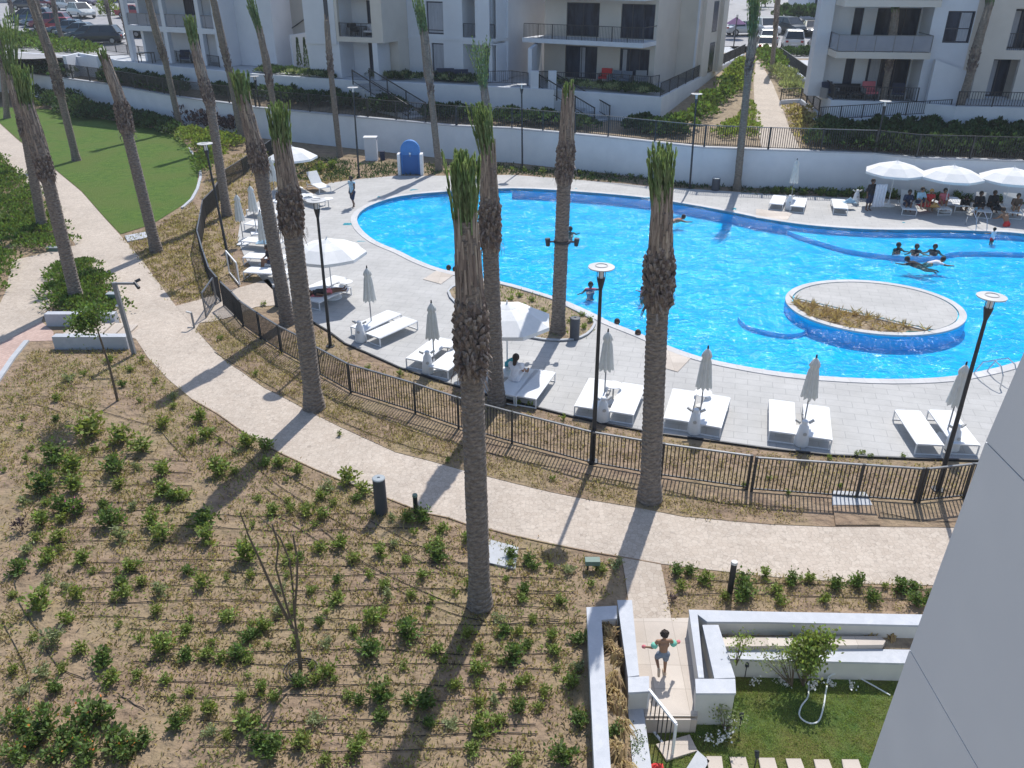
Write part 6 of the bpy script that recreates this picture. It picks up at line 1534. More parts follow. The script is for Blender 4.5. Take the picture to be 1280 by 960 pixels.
def mkproto(kind, lm, n, r, h, label, group, lw=.05, ll=.10, stems=7, flower=None, name='shrub'):
    t = thing(name, (0,0,-50), 0, label, 'shrub', group); lf, st = shrub_mesh(n, r, h, lw, ll, stems)
    a = part('leaves', lf, M[lm], t, local=True); b = part('stems', st, M['twig'], t, local=True)
    if flower:
        fm = MB()
        for i in range(9 if flower == 'orange' else 26): v = random.choice(lf.v); fm.leaf(Vector(v), up_rand(1.2)*.05, .045)
        part('flowers', fm, M[flower], t, local=True)['kind'] = 'stuff'
    return t
G1 = 'young shrubs along the drip lines'
PR = {'A': [mkproto('A','leafA',260,.30,.34,'','') for _ in range(4)], 'B': [mkproto('B','leafB',330,.32,.38,'','') for _ in range(3)],
      'C': [mkproto('C','leafC',220,.30,.28,'','') for _ in range(3)], 'S': [mkproto('S','leafA',80,.20,.26,'','',stems=4) for _ in range(4)],
      'P': [mkproto('P','leafP',200,.32,.30,'','') for _ in range(2)], 'M': [mkproto('M','leafB',230,.3,.3,'','',flower='magenta')], 'O': [mkproto('O','leafB',330,.36,.38,'','',flower='orange') for _ in range(2)], 'D': [mkproto('D','redleaf',80,.24,.3,'','',stems=6)]}
firstused = set()
def put(kind, x, y, rpx, label, group=G1, z=0.0):
    pr = random.choice(PR[kind]); p = P(x, y, z); s = (rpx/px_per_m(p))/.34; s = max(.6, min(2.4, s*1.36)); rz = random.uniform(0, 6.28)
    if pr.name not in firstused:
        firstused.add(pr.name); pr.location = (p.x,p.y,z); pr.rotation_euler = (0,0,rz); pr.scale = (s,s,s*random.uniform(.6,.85)); pr['label'] = label; pr['group'] = group; return pr
    return copy_tree(pr, (p.x,p.y,z), rz, label, group, scale=(s,s,s*random.uniform(.6,.85)))
LB = {'A':'bushy mid green young shrub in the sandy planted bed','B':'dense dark green young shrub in the sandy planted bed','C':'yellowish green young shrub in the sandy planted bed','S':'small sparse green seedling shrub beside a drip line','P':'pale grey green young shrub in the sandy planted bed'}
big = [(112,540,24,'C'),(155,545,20,'C'),(178,560,18,'A'),(72,573,18,'B'),(90,588,18,'A'),(143,587,16,'B'),(60,608,20,'B'),(94,610,16,'A'),(205,590,15,'A'),(150,607,12,'C'),(203,615,16,'A'),(228,620,14,'A'),(50,652,16,'A'),(80,635,14,'B'),(140,652,18,'B'),(190,655,14,'A'),(258,650,20,'B'),(262,672,16,'A'),(75,672,16,'C'),(150,672,14,'P'),(203,672,16,'A'),(35,690,12,'P'),(60,700,14,'A'),(102,700,14,'A'),(24,712,14,'B'),(165,710,14,'A'),(250,524,12,'A'),(272,590,16,'A'),(258,545,12,'A'),(310,555,14,'A'),(310,696,20,'A'),(262,540,10,'S'),(205,532,12,'C'),
 (52,752,20,'A'),(98,745,14,'C'),(156,743,14,'A'),(200,740,12,'P'),(255,728,14,'C'),(85,775,12,'A'),(70,800,18,'P'),(105,810,14,'C'),(197,765,11,'C'),(232,790,12,'A'),(285,775,14,'A'),(312,795,13,'B'),(130,828,16,'B'),(138,850,15,'A'),(205,812,18,'A'),(258,820,13,'A'),(300,818,16,'B'),(222,903,14,'B'),(262,885,16,'C'),(305,905,18,'A'),(326,928,16,'B'),
 (330,785,13,'A'),(350,765,12,'P'),(420,750,13,'A'),(480,732,10,'A'),(540,750,10,'S'),(466,778,16,'A'),(510,790,18,'B'),(462,815,18,'B'),(545,815,12,'A'),(370,805,11,'C'),(410,840,14,'A'),(330,862,11,'A'),(394,850,11,'C'),(477,870,16,'B'),(505,832,12,'S'),(478,897,13,'B'),(436,870,9,'A'),(533,880,18,'B'),(598,838,15,'A'),(570,858,12,'C'),(602,910,20,'A'),(340,935,20,'B'),(382,925,18,'C'),(446,940,16,'A'),(410,950,12,'C'),(590,938,14,'A'),(562,905,11,'P'),(455,918,9,'C'),
 (655,740,10,'B'),(700,752,10,'A'),(642,820,16,'B'),(690,815,12,'A'),(660,850,10,'C'),(716,855,14,'A'),(682,865,12,'C'),(722,900,14,'B'),(650,885,13,'B'),(702,945,18,'B'),(648,952,13,'A'),(722,800,12,'B'),(742,795,10,'A'),(630,790,11,'B'),(640,695,9,'B'),(660,700,10,'B'),(675,885,10,'C'),(600,880,11,'C'),
 (385,640,13,'C'),(435,598,16,'C'),(455,612,14,'C'),(402,622,10,'A'),(350,580,12,'A'),(332,560,12,'A'),(372,590,10,'A'),(340,640,12,'A'),(398,685,12,'C'),(425,680,13,'A'),(358,700,13,'C'),(440,700,12,'C'),(478,690,12,'A'),(545,680,12,'A'),(548,695,13,'B'),(510,650,12,'A'),(530,648,12,'B'),(552,662,10,'A'),(585,675,10,'A'),(410,608,10,'P')]
for x, y, r, k in big: put(k, x, y+r*.25, r, LB[k])
for x, y, r in [(30,905,18),(60,912,22),(88,928,18),(122,902,26),(150,932,22),(70,948,18),(160,950,18),(110,950,20),(180,925,14),(25,950,18),(45,935,14)]:
    put('O', x, y, r, 'dark green shrub with orange flecks in the lower left corner clump', 'shrubs with orange flecks')
put('M', 100, 642, 15, 'shrub with magenta flowers in the left of the planted bed', None); put('D', 28, 664, 14, 'dark reddish wilted shrub in the left of the planted bed', None)
# seedlings in rows along the drip lines
bedpoly = [(0,505),(170,432),(210,478),(240,503),(300,542),(352,572),(395,592),(465,620),(515,640),(560,653),(610,667),(640,675),(690,686),(745,698),(772,702),(768,752),(735,757),(728,790),(738,960),(0,960)]
def barren(x, y):
    d1 = abs((y-520) - (x-150)*1.05)*.69 if 120 < x < 330 else 99
    d2 = abs(y-(640+ (x)*2.2))*.41 if x < 60 else (abs(y-(772+(x-60)*1.1))*.67 if x < 250 else 99)
    return d1 < 20 or d2 < 26
cnt = 0; row = 0; y = 440.0
while y < 960:
    x = -10 + random.uniform(0, 30)
    while x < 780:
        yy = y + random.uniform(-6, 6) + (x-300)*.03
        if inside((x, yy), bedpoly) and not barren(x, yy) and cnt < 150 and random.random() < .62:
            if all((x-b[0])**2 + (yy-b[1])**2 > (b[2]*.9)**2 for b in big):
                put(random.choice('SSSACCPB'), x, yy, random.uniform(6, 11)*(.8+.4*(y-440)/500), 'small green seedling shrub set along a drip line in the sandy bed', 'small seedlings along the drip lines'); cnt += 1
        x += random.uniform(20, 46)
    y += 15 + (y-440)*.02
# strip at the lower right between path and planter
for x, y, r, k in [(862,716,10,'B'),(880,728,12,'A'),(930,735,14,'B'),(930,750,15,'B'),(958,722,10,'A'),(852,735,10,'C'),(968,742,11,'A'),(990,730,11,'B'),(1010,728,10,'A'),(1045,734,12,'B'),(1070,732,12,'B'),(1030,752,9,'A'),(975,755,10,'A'),(1088,752,12,'B'),(1125,738,13,'B'),(1145,755,13,'B'),(1105,735,9,'S'),(845,718,10,'B'),(905,748,9,'C'),(1140,738,10,'B'),(840,752,9,'D'),(1160,750,9,'B')]:
    put(k, x, y, r, 'green shrub in the strip between the walking path and the white planter', 'shrubs in the strip above the white planter')
# weeds and dry tufts everywhere in soil (stuff)
def tufts(name, polypx, n, m, blades=7, L0=.05, L1=.16, w=.02, z=0.0, spread=.10, dens=None):
    mb = MB(); poly = PX(polypx, z)
    for p in scatter(poly, n):
        if dens and not dens(p): continue
        for i in range(blades):
            a = random.uniform(0,6.283); c = (p[0]+random.gauss(0,spread), p[1]+random.gauss(0,spread), z+.005); e = random.uniform(.2,1.3); L_ = random.uniform(L0,L1)
            mb.leaf(c, (math.cos(a)*math.sin(e)*L_, math.sin(a)*math.sin(e)*L_, math.cos(e)*L_), w)
    return solo(name, mb, m, kind='stuff')
BED = [(-60,505),(0,490),(40,440),(165,432),(210,478),(240,503),(300,542),(352,572),(395,592),(465,620),(515,640),(560,653),(610,667),(640,675),(690,686),(745,698),(775,703),(768,750),(733,757),(728,790),(738,975),(-60,975)]
def w2p(x, y, z=0.0):
    dz = z-H; de = y*CT - dz*ST; return 640+FPX*x/de, 480-FPX*(y*ST+dz*CT)/de
def okb(p):
    q = w2p(p[0], p[1]); return not (barren(q[0], q[1]) and random.random() < .85)
tufts('dry_weeds', BED, 4200, M['litter'], 8, .05, .15, .03, spread=.09, dens=okb)
tufts('green_weeds', BED, 1300, M['leafC'], 7, .04, .13, .035, spread=.12, dens=okb)
tufts('dry_leaf_litter', BED, 900, M['dry'], 5, .04, .12, .03, spread=.2)
STRIP = [(245,412),(270,396),(300,410),(350,450),(430,495),(520,535),(600,560),(700,590),(800,610),(940,628),(1000,634),(1000,654),(915,648),(852,642),(802,632),(740,622),(690,612),(640,600),(585,586),(535,572),(495,562),(460,546),(425,530),(395,515),(352,492),(330,481),(302,461),(282,448),(265,431)]
tufts('dry_weeds', STRIP, 1500, M['litter'], 7, .04, .13, .028)
STRIP2 = [(300,410),(350,430),(385,402),(410,418),(432,436),(500,465),(557,484),(640,507),(720,527),(820,547),(960,566),(1150,579),(1210,582),(1210,620),(1100,628),(960,610),(830,590),(640,552),(517,516),(435,485),(350,450)]
tufts('dry_weeds', STRIP2, 900, M['litter'], 7, .04, .14, .03)
TRI = [(162,307),(152,298),(190,285),(225,266),(242,252),(262,300),(275,345),(270,368),(222,382),(197,350),(180,328)]
tufts('dry_weeds', TRI, 1300, M['litter'], 7, .05, .18, .04)
TRI2 = [(250,240),(262,215),(300,190),(345,182),(385,195),(440,215),(440,224),(400,232),(340,240),(305,262),(295,300),(300,330),(318,350),(300,360),(275,345),(262,305),(255,270)]
tufts('dry_weeds', TRI2, 1500, M['litter'], 7, .05, .2, .05)
tufts('dry_weeds', [(830,705),(890,714),(1165,735),(1150,766),(870,760),(840,772)], 420, M['litter'], 7, .04, .12, .02)
tufts('green_weeds', [(340,185),(385,195),(450,205),(560,205),(640,207),(780,220),(900,228),(960,236),(960,243),(890,237),(780,229),(640,218),(500,219),(450,223),(400,228),(350,222)], 800, M['hedge'], 8, .08, .3, .07, spread=.2)
tufts('green_weeds', [(960,232),(1280,238),(1280,254),(1100,248),(960,242)], 420, M['hedge'], 8, .1, .35, .08, spread=.2)
tufts('bed_weeds', [(562,368),(575,359),(640,362),(690,377),(715,390),(738,402),(735,417),(715,424),(680,424),(640,414),(600,396)], 170, M['leafA'], 8, .05, .25, .04, spread=.12)
tufts('grass_blades', [(905,850),(1140,855),(1100,965),(830,965),(815,930),(860,905)], 5200, M['leafA'], 5, .02, .055, .010, z=-.348, spread=.04)
# little plants in a row along the far wall
for i in range(34):
    x = 600 + i*20.5 + random.uniform(-6,6); yb = 209 + (x-600)*.052
    if x < 1280: put('S', x, yb+4, random.uniform(5,8), 'small dark plant at the foot of the long retaining wall', 'small plants along the far wall')
for i in range(16): x = 965 + i*19 + random.uniform(-5,5); put('B', x, 243+i*.6, random.uniform(6,8), 'low dark plant in the strip behind the sunbeds across the pool', 'low plants behind the far sunbeds')
for x, y in [(460,462),(500,470),(648,505),(662,508),(705,525),(1035,574),(1070,570),(1078,568),(1088,572),(1128,572),(275,425),(320,470),(330,382),(425,545),(560,578),(690,600),(930,610),(985,618),(960,600),(1050,610),(300,398)]:
    put('S', x, y, 7, 'tiny weedy plant in the dry strip along the pool fence', 'tiny plants along the pool fence')
for x, y in [(580,376),(590,372),(600,380),(650,372),(665,378),(680,392),(700,392),(714,404),(728,396),(738,404),(730,412),(655,388),(640,376)]:
    put('S', x, y, 8, 'young green plant in the round planting bed on the deck', 'young plants in the deck bed')
for x, y, k in [(345,210,'A'),(400,215,'A'),(392,222,'C'),(372,206,'A'),(415,212,'A'),(330,200,'C'),(310,212,'C')]:
    put(k, x, y, 8, 'weedy shrub in the dry ground around the far left umbrella', 'weedy shrubs behind the left umbrella')
# dense masses
def mass(name, polypx, n, m, h, ll, lw, z=0.0, label=None, cat=None, kind=None, clump=1.0, zfun=None, cores=None):
    """foliage mass with an uneven top: many leaves in clumps"""
    mb = MB(); poly = PX(polypx, z); cl_ = [(p, random.uniform(.45,1.0)*h, random.uniform(.35,.8)*clump) for p in scatter(poly, n)]
    for p, hh_, r in cl_:
        zb = zfun(p[0], p[1]) if zfun else z
        for i in range(cores or 60):
            d = up_rand(1.7); rr = r*random.uniform(.75,1.05); c = Vector((p[0]+d.x*rr, p[1]+d.y*rr, zb + max(.02, hh_*.45 + d.z*hh_*.55*random.uniform(.8,1.05))))
            mb.leaf(c, (d + up_rand(1.5)*.7).normalized()*ll*random.uniform(.6,1.3), lw)
    return solo(name, mb, m, label, cat, kind=kind)
mass('ground_cover', [(-40,200),(0,200),(22,222),(48,246),(92,306),(70,310),(18,324),(5,365),(-40,390)], 360, M['leafB'], .5, .16, .11, kind='stuff', cores=60)
mass('ground_cover', [(108,326),(128,352),(136,380),(148,396),(62,388),(68,355),(73,339)], 120, M['leafB'], .45, .14, .09, kind='stuff', cores=60)
mass('hedge', [(95,150),(125,150),(160,158),(222,172),(222,162),(180,150),(130,141),(95,141)], 150, M['hedge'], 1.0, .26, .18, label='low dark hedge curving behind the round lawn below the retaining wall', cat='hedge', clump=1.1)
mass('hedge', [(45,125),(100,130),(112,148),(84,150),(60,138)], 60, M['hedge'], 1.5, .28, .2, label='tall dark bushes against the retaining wall left of the low hedge', cat='hedge', clump=1.3)
mass('reddish_bushes', [(228,150),(300,158),(300,172),(262,168),(228,160)], 60, M['redleaf'], 1.6, .26, .12, label='dull reddish bushes against the retaining wall right of the lawn', cat='bush', clump=1.1)
mass('green_bushes', [(222,168),(262,172),(300,176),(302,186),(262,205),(240,186)], 80, M['leafA'], .9, .22, .15, label='bright green bushes at the right rim of the round lawn', cat='bush', clump=1.0)
mass('dark_bushes', [(248,198),(268,190),(262,214),(252,222)], 22, M['leafB'], .7, .2, .14, label='dark green bushes at the lawn kerb beside the far lamp post', cat='bush')
mass('small_bush', [(42,136),(52,136),(52,130),(42,130)], 8, M['leafA'], .7, .2, .12, label='small round bush at the top of the lawn beside the grey palm', cat='bush')
# on lower terrace behind the fence
mass('hedge', [(130,98),(230,112),(225,119),(130,104)], 80, M['hedge'], 1.1, .3, .22, z=2.3, label='dark hedge behind the black railing at the left, below the leftmost block', cat='hedge', clump=1.1)
mass('hedge', [(255,120),(320,127),(455,140),(455,130),(320,118),(260,110)], 120, M['hedge'], 1.0, .3, .2, z=2.3, label='dark hedge behind the railing left of the middle stairs', cat='hedge', clump=1.0)
mass('hedge', [(455,142),(515,148),(512,141),(470,133)], 50, M['hedge'], 1.1, .3, .2, z=2.3, label='dark hedge block at the foot of the first garden stairs', cat='hedge')
mass('hedge', [(535,150),(640,156),(740,164),(735,156),(640,150),(535,143)], 90, M['hedge'], .9, .26, .18, z=2.3, label='dark hedge behind the railing between the two garden stairs', cat='hedge')
mass('hedge', [(785,168),(850,172),(840,158),(788,156)], 60, M['hedge'], .9, .26, .18, z=2.3, label='dark hedge right of the second garden stairs', cat='hedge')
mass('hedge', [(1010,186),(1150,194),(1300,198),(1300,172),(1180,166),(1030,164)], 300, M['hedge'], 1.1, .28, .2, z=2.3, label='wide dark hedge behind the railing above the open umbrellas', cat='hedge', clump=.9)
mass('hedge', [(1200,141),(1290,143),(1290,139),(1200,137)], 40, M['hedge'], .6, .22, .15, z=3.2, label='clipped low hedge on top of the far right planter wall', cat='hedge', clump=.6)
for q, lab in [([(325,92),(415,99),(415,95),(325,88)], 'pale grassy planting along the terrace edge left of the first stairs'), ([(462,98),(600,105),(600,101),(462,94)], 'pale grassy planting along the terrace edge of the central block'), ([(690,108),(820,119),(810,113),(692,105)], 'pale grassy planting along the terrace edge below the red chair')]:
    mass('terrace_planting', q, 60, M['hedge'], .45, .28, .10, z=4.0, label=lab, cat='planting', clump=.8); mass('pale_grass', q, 26, M['leafP'], .4, .25, .06, z=4.05, kind='stuff', clump=.7)
mass('bushes', [(22,62),(115,70),(118,63),(60,52),(0,42),(0,55)], 170, M['leafB'], .9, .3, .22, z=3.9, label='wide bank of green shrubs in front of the left parked cars', cat='bush', clump=1.6)
mass('bushes', [(20,95),(85,100),(90,80),(20,75)], 120, M['hedge'], 1.2, .35, .25, z=2.3, label='dark shrubs behind the railing at the far left', cat='bush', clump=1.5)
mass('bushes', [(-10,84),(78,92),(84,80),(60,74),(-10,68)], 110, M['leafB'], 1.7, .35, .25, z=2.3, label='tall green shrubs hiding the terrace wall at the far left', cat='bush', clump=1.4)
mass('bushes', [(300,72),(322,76),(322,66),(300,62)], 34, M['hedge'], 1.9, .35, .22, z=4.0, label='dark bush in the corner between the leftmost block and the stairwell', cat='bush', clump=1.1)
for x in (378.5, 387): 
    p = P(x, 84, 4.0); mb = MB()
    for i in range(240): z = random.uniform(.1,2.4); r = .2*(1-z/2.6); a = random.uniform(0,6.28); mb.leaf((p.x+math.cos(a)*r,p.y-1.0+math.sin(a)*r,4+z), (math.cos(a)*.08,math.sin(a)*.08,.2), .1)
    solo('cypress_shrub', mb, M['hedge'], 'narrow dark cypress shrub before the white divider wall, ' + ('left one' if x < 380 else 'right one'), 'shrub', 'pair of cypress shrubs', origin=(p.x,p.y-1.0,4.0))
# corridor planting
def slope_poly(px): return [tuple(PS(x, y).xy) for x, y in px]
def mass2(name, px, n, m, h, ll, lw, label=None, cat=None, kind=None, clump=1.0):
    mb = MB()
    for p in scatter(slope_poly(px), n):
        z = slz(p[0], p[1]); hh_ = h*random.uniform(.4,1.1); r = random.uniform(.3,.7)*clump
        for i in range(60):
            d = up_rand(1.7); c = Vector((p[0]+d.x*r, p[1]+d.y*r, z + max(.02, hh_*.45+d.z*hh_*.5))); mb.leaf(c, (d+up_rand(1.5)*.7).normalized()*ll*random.uniform(.6,1.3), lw)
    return solo(name, mb, m, label, cat, kind=kind)
mass2('dark_shrubs', [(842,166),(862,150),(898,118),(924,88),(930,96),(905,132),(878,154),(858,168)], 60, M['leafB'], 1.1, .26, .2, 'dark shrubs climbing along the wall left of the footpath', 'bush')
mass2('bright_shrubs', [(905,108),(932,78),(936,90),(930,120),(920,125)], 36, M['leafA'], 1.3, .26, .18, 'bright green shrubs left of the footpath higher up', 'bush')
mass2('low_shrubs', [(880,172),(930,176),(944,176),(944,150),(938,130),(928,150),(900,165)], 30, M['leafA'], .5, .2, .14, 'low green shrubs left of the footpath behind the railing', 'bush', clump=.8)
mass2('agave_bushes', [(966,95),(988,92),(994,104),(1004,122),(985,120),(974,104)], 34, M['leafP'], .8, .35, .10, 'spiky pale green plants right of the footpath', 'bush')
mass2('dark_shrubs', [(948,70),(975,76),(985,88),(960,90)], 40, M['leafB'], 1.0, .25, .18, 'dark green shrubs right of the footpath below the white hatchback', 'bush')
mass2('dry_shrubs', [(988,140),(1008,142),(1024,160),(1022,186),(1010,186),(998,160)], 40, M['litter'], .5, .25, .12, 'dry brownish shrubs right of the footpath behind the railing', 'bush')
mass('bushes', [(975,25),(1030,25),(1030,23),(975,23)], 40, M['hedge'], 1.6, .5, .35, z=5.4, label='dark shrubs in front of the far white building', cat='bush', clump=1.6)
mass('bushes', [(975,70),(1020,72),(1020,66),(975,66)], 30, M['hedge'], .6, .3, .2, z=4.0, label='low hedge line below the white hatchback', cat='bush')
# trees beyond the street at the top left and behind footpath
def tree(p, h, r, lm, label, n=900, ll=.3, lw=.2):
    t = thing('tree', tuple(p), 0, label, 'tree'); st = MB(); q = [Vector(p)]
    for k in range(4): q.append(q[-1] + Vector((random.uniform(-.1,.1), random.uniform(-.1,.1), h*.15)))
    st.tube(q, [.14,.12,.10,.08,.06], 8); tips = []
    for k in range(7):
        d = up_rand(1.1); e = q[2+k % 3] + d*r*.8; st.tube([q[2+k % 3], (q[2+k % 3]+e)/2+Vector((0,0,.1)), e], [.05,.035,.015], 6); tips.append(e)
    part('trunk', st, M['twig'], t); lf = MB(); c0 = Vector(p)+Vector((0,0,h-r))
    blobs = [(tip, r*random.uniform(.3,.5)) for tip in tips] + [(c0+Vector((random.uniform(-.5,.5),random.uniform(-.5,.5),random.uniform(-.4,.5)))*r, r*random.uniform(.3,.5)) for _ in range(6)]
    for i in range(n):
        c, rr = random.choice(blobs); d = Vector((random.gauss(0,1),random.gauss(0,1),random.gauss(0,.8))).normalized()*rr*random.uniform(.6,1.1); lf.leaf(c+d, (d.normalized()+up_rand(1.5)).normalized()*ll*random.uniform(.6,1.3), lw)
    part('crown', lf, M[lm], t); return t
tree(P(141,33,4), 4.2, 1.5, 'leafA', 'small bright green street tree behind the black parked cars')
for x, y, l in [(955,12,'far green tree left of the far white building'),(945,16,'far green tree by the street end of the footpath'),(900,8,'far tree at the corner beyond the middle block'),(1040,8,'far tree behind the right block')]: tree(P(x, y+8, 4), 6, 2.4, 'leafB', l, 700, .5, .35)
# young tree by the path, lower left
B = P(147,501); t = thing('young_tree', tuple(B), 0, 'young tree with a small round crown in the dry bed beside the garden steps', 'tree')
T = PY(121,410,B.y); st = MB(); st.tube([B, PY(136,455,B.y), PY(126,425,B.y), T], [.045,.035,.03,.02], 8)
ends = []
for k in range(9): d = up_rand(1.2); e = T + Vector((d.x*.5, d.y*.5, d.z*.5)); st.tube([T, T+(e-T)*.5+Vector((0,0,.06)), e], [.016,.011,.005], 5); ends.append(e)
part('trunk', st, M['twig'], t); lf = MB()
for i in range(1700): c = random.choice(ends)+Vector((random.gauss(0,.19),random.gauss(0,.19),random.gauss(0,.14))); lf.leaf(c, up_rand(2.4)*random.uniform(.07,.14), .07)
part('crown', lf, M['leafB'], t)
# bare multi stem sapling
B = P(376,838); t = thing('bare_sapling', tuple(B), 0, 'tall bare sapling with thin forked stems leaning over the planted bed', 'tree'); st = MB()
for path in [[(376,838),(372,800),(366,785),(350,755),(338,730),(325,700),(310,668),(300,640)],[(372,800),(368,770),(366,735),(362,700),(350,672),(332,652),(322,645)],[(366,785),(355,745),(345,710),(348,680),(340,655)],[(368,770),(371,730),(372,700),(366,668)]]:
    q = [PY(x, y, B.y + (i*.07)) for i, (x, y) in enumerate(path)]; q[0] = q[0] if path[0] != (376,838) else B; st.tube(q, [.045*(1-.1*i) if path[0] == (376,838) else .026*(1-.1*i) for i in range(len(q))], 6)
part('stems', st, M['twig'], t); lf = MB()
for i in range(220): p = random.choice(st.v); lf.leaf(Vector(p)+Vector((random.gauss(0,.08),random.gauss(0,.08),random.gauss(0,.1))), up_rand(2)*.09, .025)
part('leaves', lf, M['leafA'], t)
st = MB(); 
for r_ in (.20,.26,.31): st.tube([B+Vector((math.cos(a*math.pi/10)*r_*1.1, math.sin(a*math.pi/10)*r_, .02+.01*math.sin(a))) for a in range(21)], .014, 5)
solo('coiled_hose', st, M['hose'], 'dark hose coiled in rings round the foot of the bare sapling', 'hose')
# drip lines
def hose(px, label, z=.02, r=.009, m='hose', nm='drip_line', group='black drip lines in the planted bed'):
    pts = smooth_closed([tuple(P(x, y, z).xy) for x, y in px], 5, closed=False); mb = MB()
    mb.tube([Vector((a+random.uniform(-.01,.01), b+random.uniform(-.01,.01), z+random.uniform(-.006,.01))) for a, b in pts], r, 6); solo(nm, mb, M[m], label, 'hose', group)
nn = 0
for y0 in [575,592,610,627,642,660,680,703,716,735,753,775,788,812,829,855,870,900,915,935]:
    xs = 60 if y0 < 700 else 100; xe = {True: 300, False: 725}[y0 < 640] if y0 < 700 else 730
    if y0 > 850: xs = 190
    lim = [x for x in range(xs, xe, 60) if inside((x, y0), bedpoly) and not (barren(x, y0) and x < 240)]
    if len(lim) > 2: hose([(x, y0 + 3*math.sin(x*.021+y0) + (x-300)*.012) for x in lim], 'thin black drip line running across the planted bed'); nn += 1
for q in [[(20,497),(60,496),(110,510),(160,524),(195,535),(215,555),(235,576)],[(0,512),(40,505),(75,515)],[(330,608),(400,660),(450,700),(520,735),(600,765),(700,775)],[(340,640),(420,690),(470,722),(560,765),(640,780),(730,778)],[(352,590),(420,630),(470,655),(540,690),(600,712)],[(250,530),(300,565),(340,600),(400,640),(480,680),(560,715),(640,735),(720,740)],[(18,725),(25,755),(45,785),(55,795)],[(0,772),(20,810),(35,845),(35,880),(15,915),(0,935)],[(148,868),(182,888)],[(58,812),(75,835),(105,848)]]:
    hose(q, 'curved black hose lying on the bare soil of the planted bed', group='curved hoses in the planted bed')
for q in [[(268,440),(330,478),(400,515),(480,548),(560,572)],[(430,505),(520,540),(620,568),(700,586),(800,606)],[(330,450),(420,500),(500,525),(600,552),(700,572)],[(830,612),(900,628),(960,632),(1040,640)],[(1100,640),(1150,650),(1195,652)],[(840,745),(900,742),(1000,745),(1160,750)],[(850,722),(920,728),(1010,730),(1165,738)],[(250,300),(248,330),(252,352),(256,372)]]:
    hose(q, 'thin dark hose in the dry strip along the pool fence or path', group='hoses in the dry strips')
# garden: bush, hose, flowers, dead plants
B = P(1004,857,-.35); t = thing('garden_bush', tuple(B), 0, 'leafy bright green bush before the white planter in the small garden', 'bush'); st = MB(); lf = MB(); T = PY(1012,812,B.y)
for k in range(9):
    e = T+Vector((random.gauss(0,.15),random.gauss(0,.12),random.gauss(0,.14))); st.tube([B, (B+e)/2+Vector((random.gauss(0,.05),0,0)), e], [.02,.014,.006], 5)
    for i in range(230): lf.leaf(e+Vector((random.gauss(0,.11),random.gauss(0,.11),random.gauss(0,.11))), up_rand(2.2)*random.uniform(.06,.12), .05)
part('stems', st, M['twig'], t); part('leaves', lf, M['leafA'], t)
B = P(990,858,-.35); t = thing('pale_bush', tuple(B), 0, 'pale wispy plant left of the green garden bush', 'bush'); st = MB(); lf = MB(); T = PY(975,822,B.y)
for k in range(8):
    e = T+Vector((random.gauss(0,.2),random.gauss(0,.12),random.gauss(0,.15))); st.tube([B, (B+e)/2, e], [.014,.01,.005], 5)
    for i in range(50): lf.leaf(e+Vector((random.gauss(0,.12),random.gauss(0,.1),random.gauss(0,.1))), up_rand(2.2)*random.uniform(.04,.09), .03)
part('stems', st, M['twig'], t); part('leaves', lf, M['leafP'], t)
for bx, by, tx, ty, lab in [(905,912,910,893,'leafy plant at the right side of the blocky planter pillar'),(920,832,925,812,'trailing plant hanging over the planter corner')]:
    z = -.35 if by > 900 else .1; B = P(bx, by, z); t = thing('garden_plant', tuple(B), 0, lab, 'plant'); st = MB(); lf = MB(); T = PY(tx, ty, B.y)
    for k in range(6):
        e = T+Vector((random.gauss(0,.14),random.gauss(0,.12),random.gauss(0,.1))); st.tube([B,(B+e)/2,e],[.01,.008,.004],5)
        for i in range(45): lf.leaf(e+Vector((random.gauss(0,.09),random.gauss(0,.08),random.gauss(0,.08))), up_rand(2.2)*.07, .03)
    part('stems', st, M['twig'], t); part('leaves', lf, M['leafP' if by > 900 else 'leafA'], t)
def petals(px, n, sp, label, z=-.34):
    mb = MB()
    for x, y in px:
        p = P(x, y, z)
        for i in range(n): mb.leaf(p+Vector((random.gauss(0,sp),random.gauss(0,sp*.6),random.uniform(.0,.08))), up_rand(1.4)*.05, .05)
    solo('white_flowers', mb, M['petal'], label, 'flowers', 'white flower patches along the garden walls')
petals([(978,855),(983,858),(974,853)], 18, .05, 'white flower patch at the wall left of the pale wispy plant')
petals([(1012,858),(1020,856),(1016,862)], 18, .06, 'white flower patch under the bright green garden bush')
petals([(1036,856),(1040,858)], 18, .05, 'white flower patch right of the bright green garden bush'); petals([(1062,856),(1064,862)], 14, .05, 'white flower patch nearest the grey wall')
petals([(884,925),(895,930),(905,924),(912,915),(915,905)], 22, .07, 'white flowers spread round the foot of the blocky planter pillar')
petals([(946,853),(940,856)], 14, .06, 'small white flower patch below the planter at its left part')
tb = [(1011,852),(1010,870),(1002,882),(999,893),(1004,900),(1014,904),(1024,900),(1030,880),(1033,858),(1036,850),(1048,846),(1066,844),(1085,853),(1113,869)]
q = smooth_closed([tuple(P(x, y, -.32).xy) for x, y in tb], 6, closed=False); mb = MB(); mb.tube([Vector((a, b, -.325 + (.12 if 45 < i < 62 else 0))) for i, (a, b) in enumerate(q)], .016, 8); solo('garden_hose', mb, M['whitehose'], 'pale garden hose looping over the grass below the green bush', 'hose')
for x, y, l in [(931,846,'dark spike garden light under the trailing plant'),(924,912,'dark spike garden light on the grass right of the pillar'),(943,960,'grey spike light between the stepping stones')]:
    B = P(x, y, -.35); t = thing('garden_light', tuple(B), 0, l, 'light'); mb = MB(); mb.cyl(B, B+Vector((0,0,.3)), .012, .012, 8); part('spike', mb, M['dark'], t); mb = MB(); mb.cyl(B+Vector((0,-.03,.30)), B+Vector((0,.04,.40)), .035, .045, 12); part('lamp_head', mb, M['dark'], t)
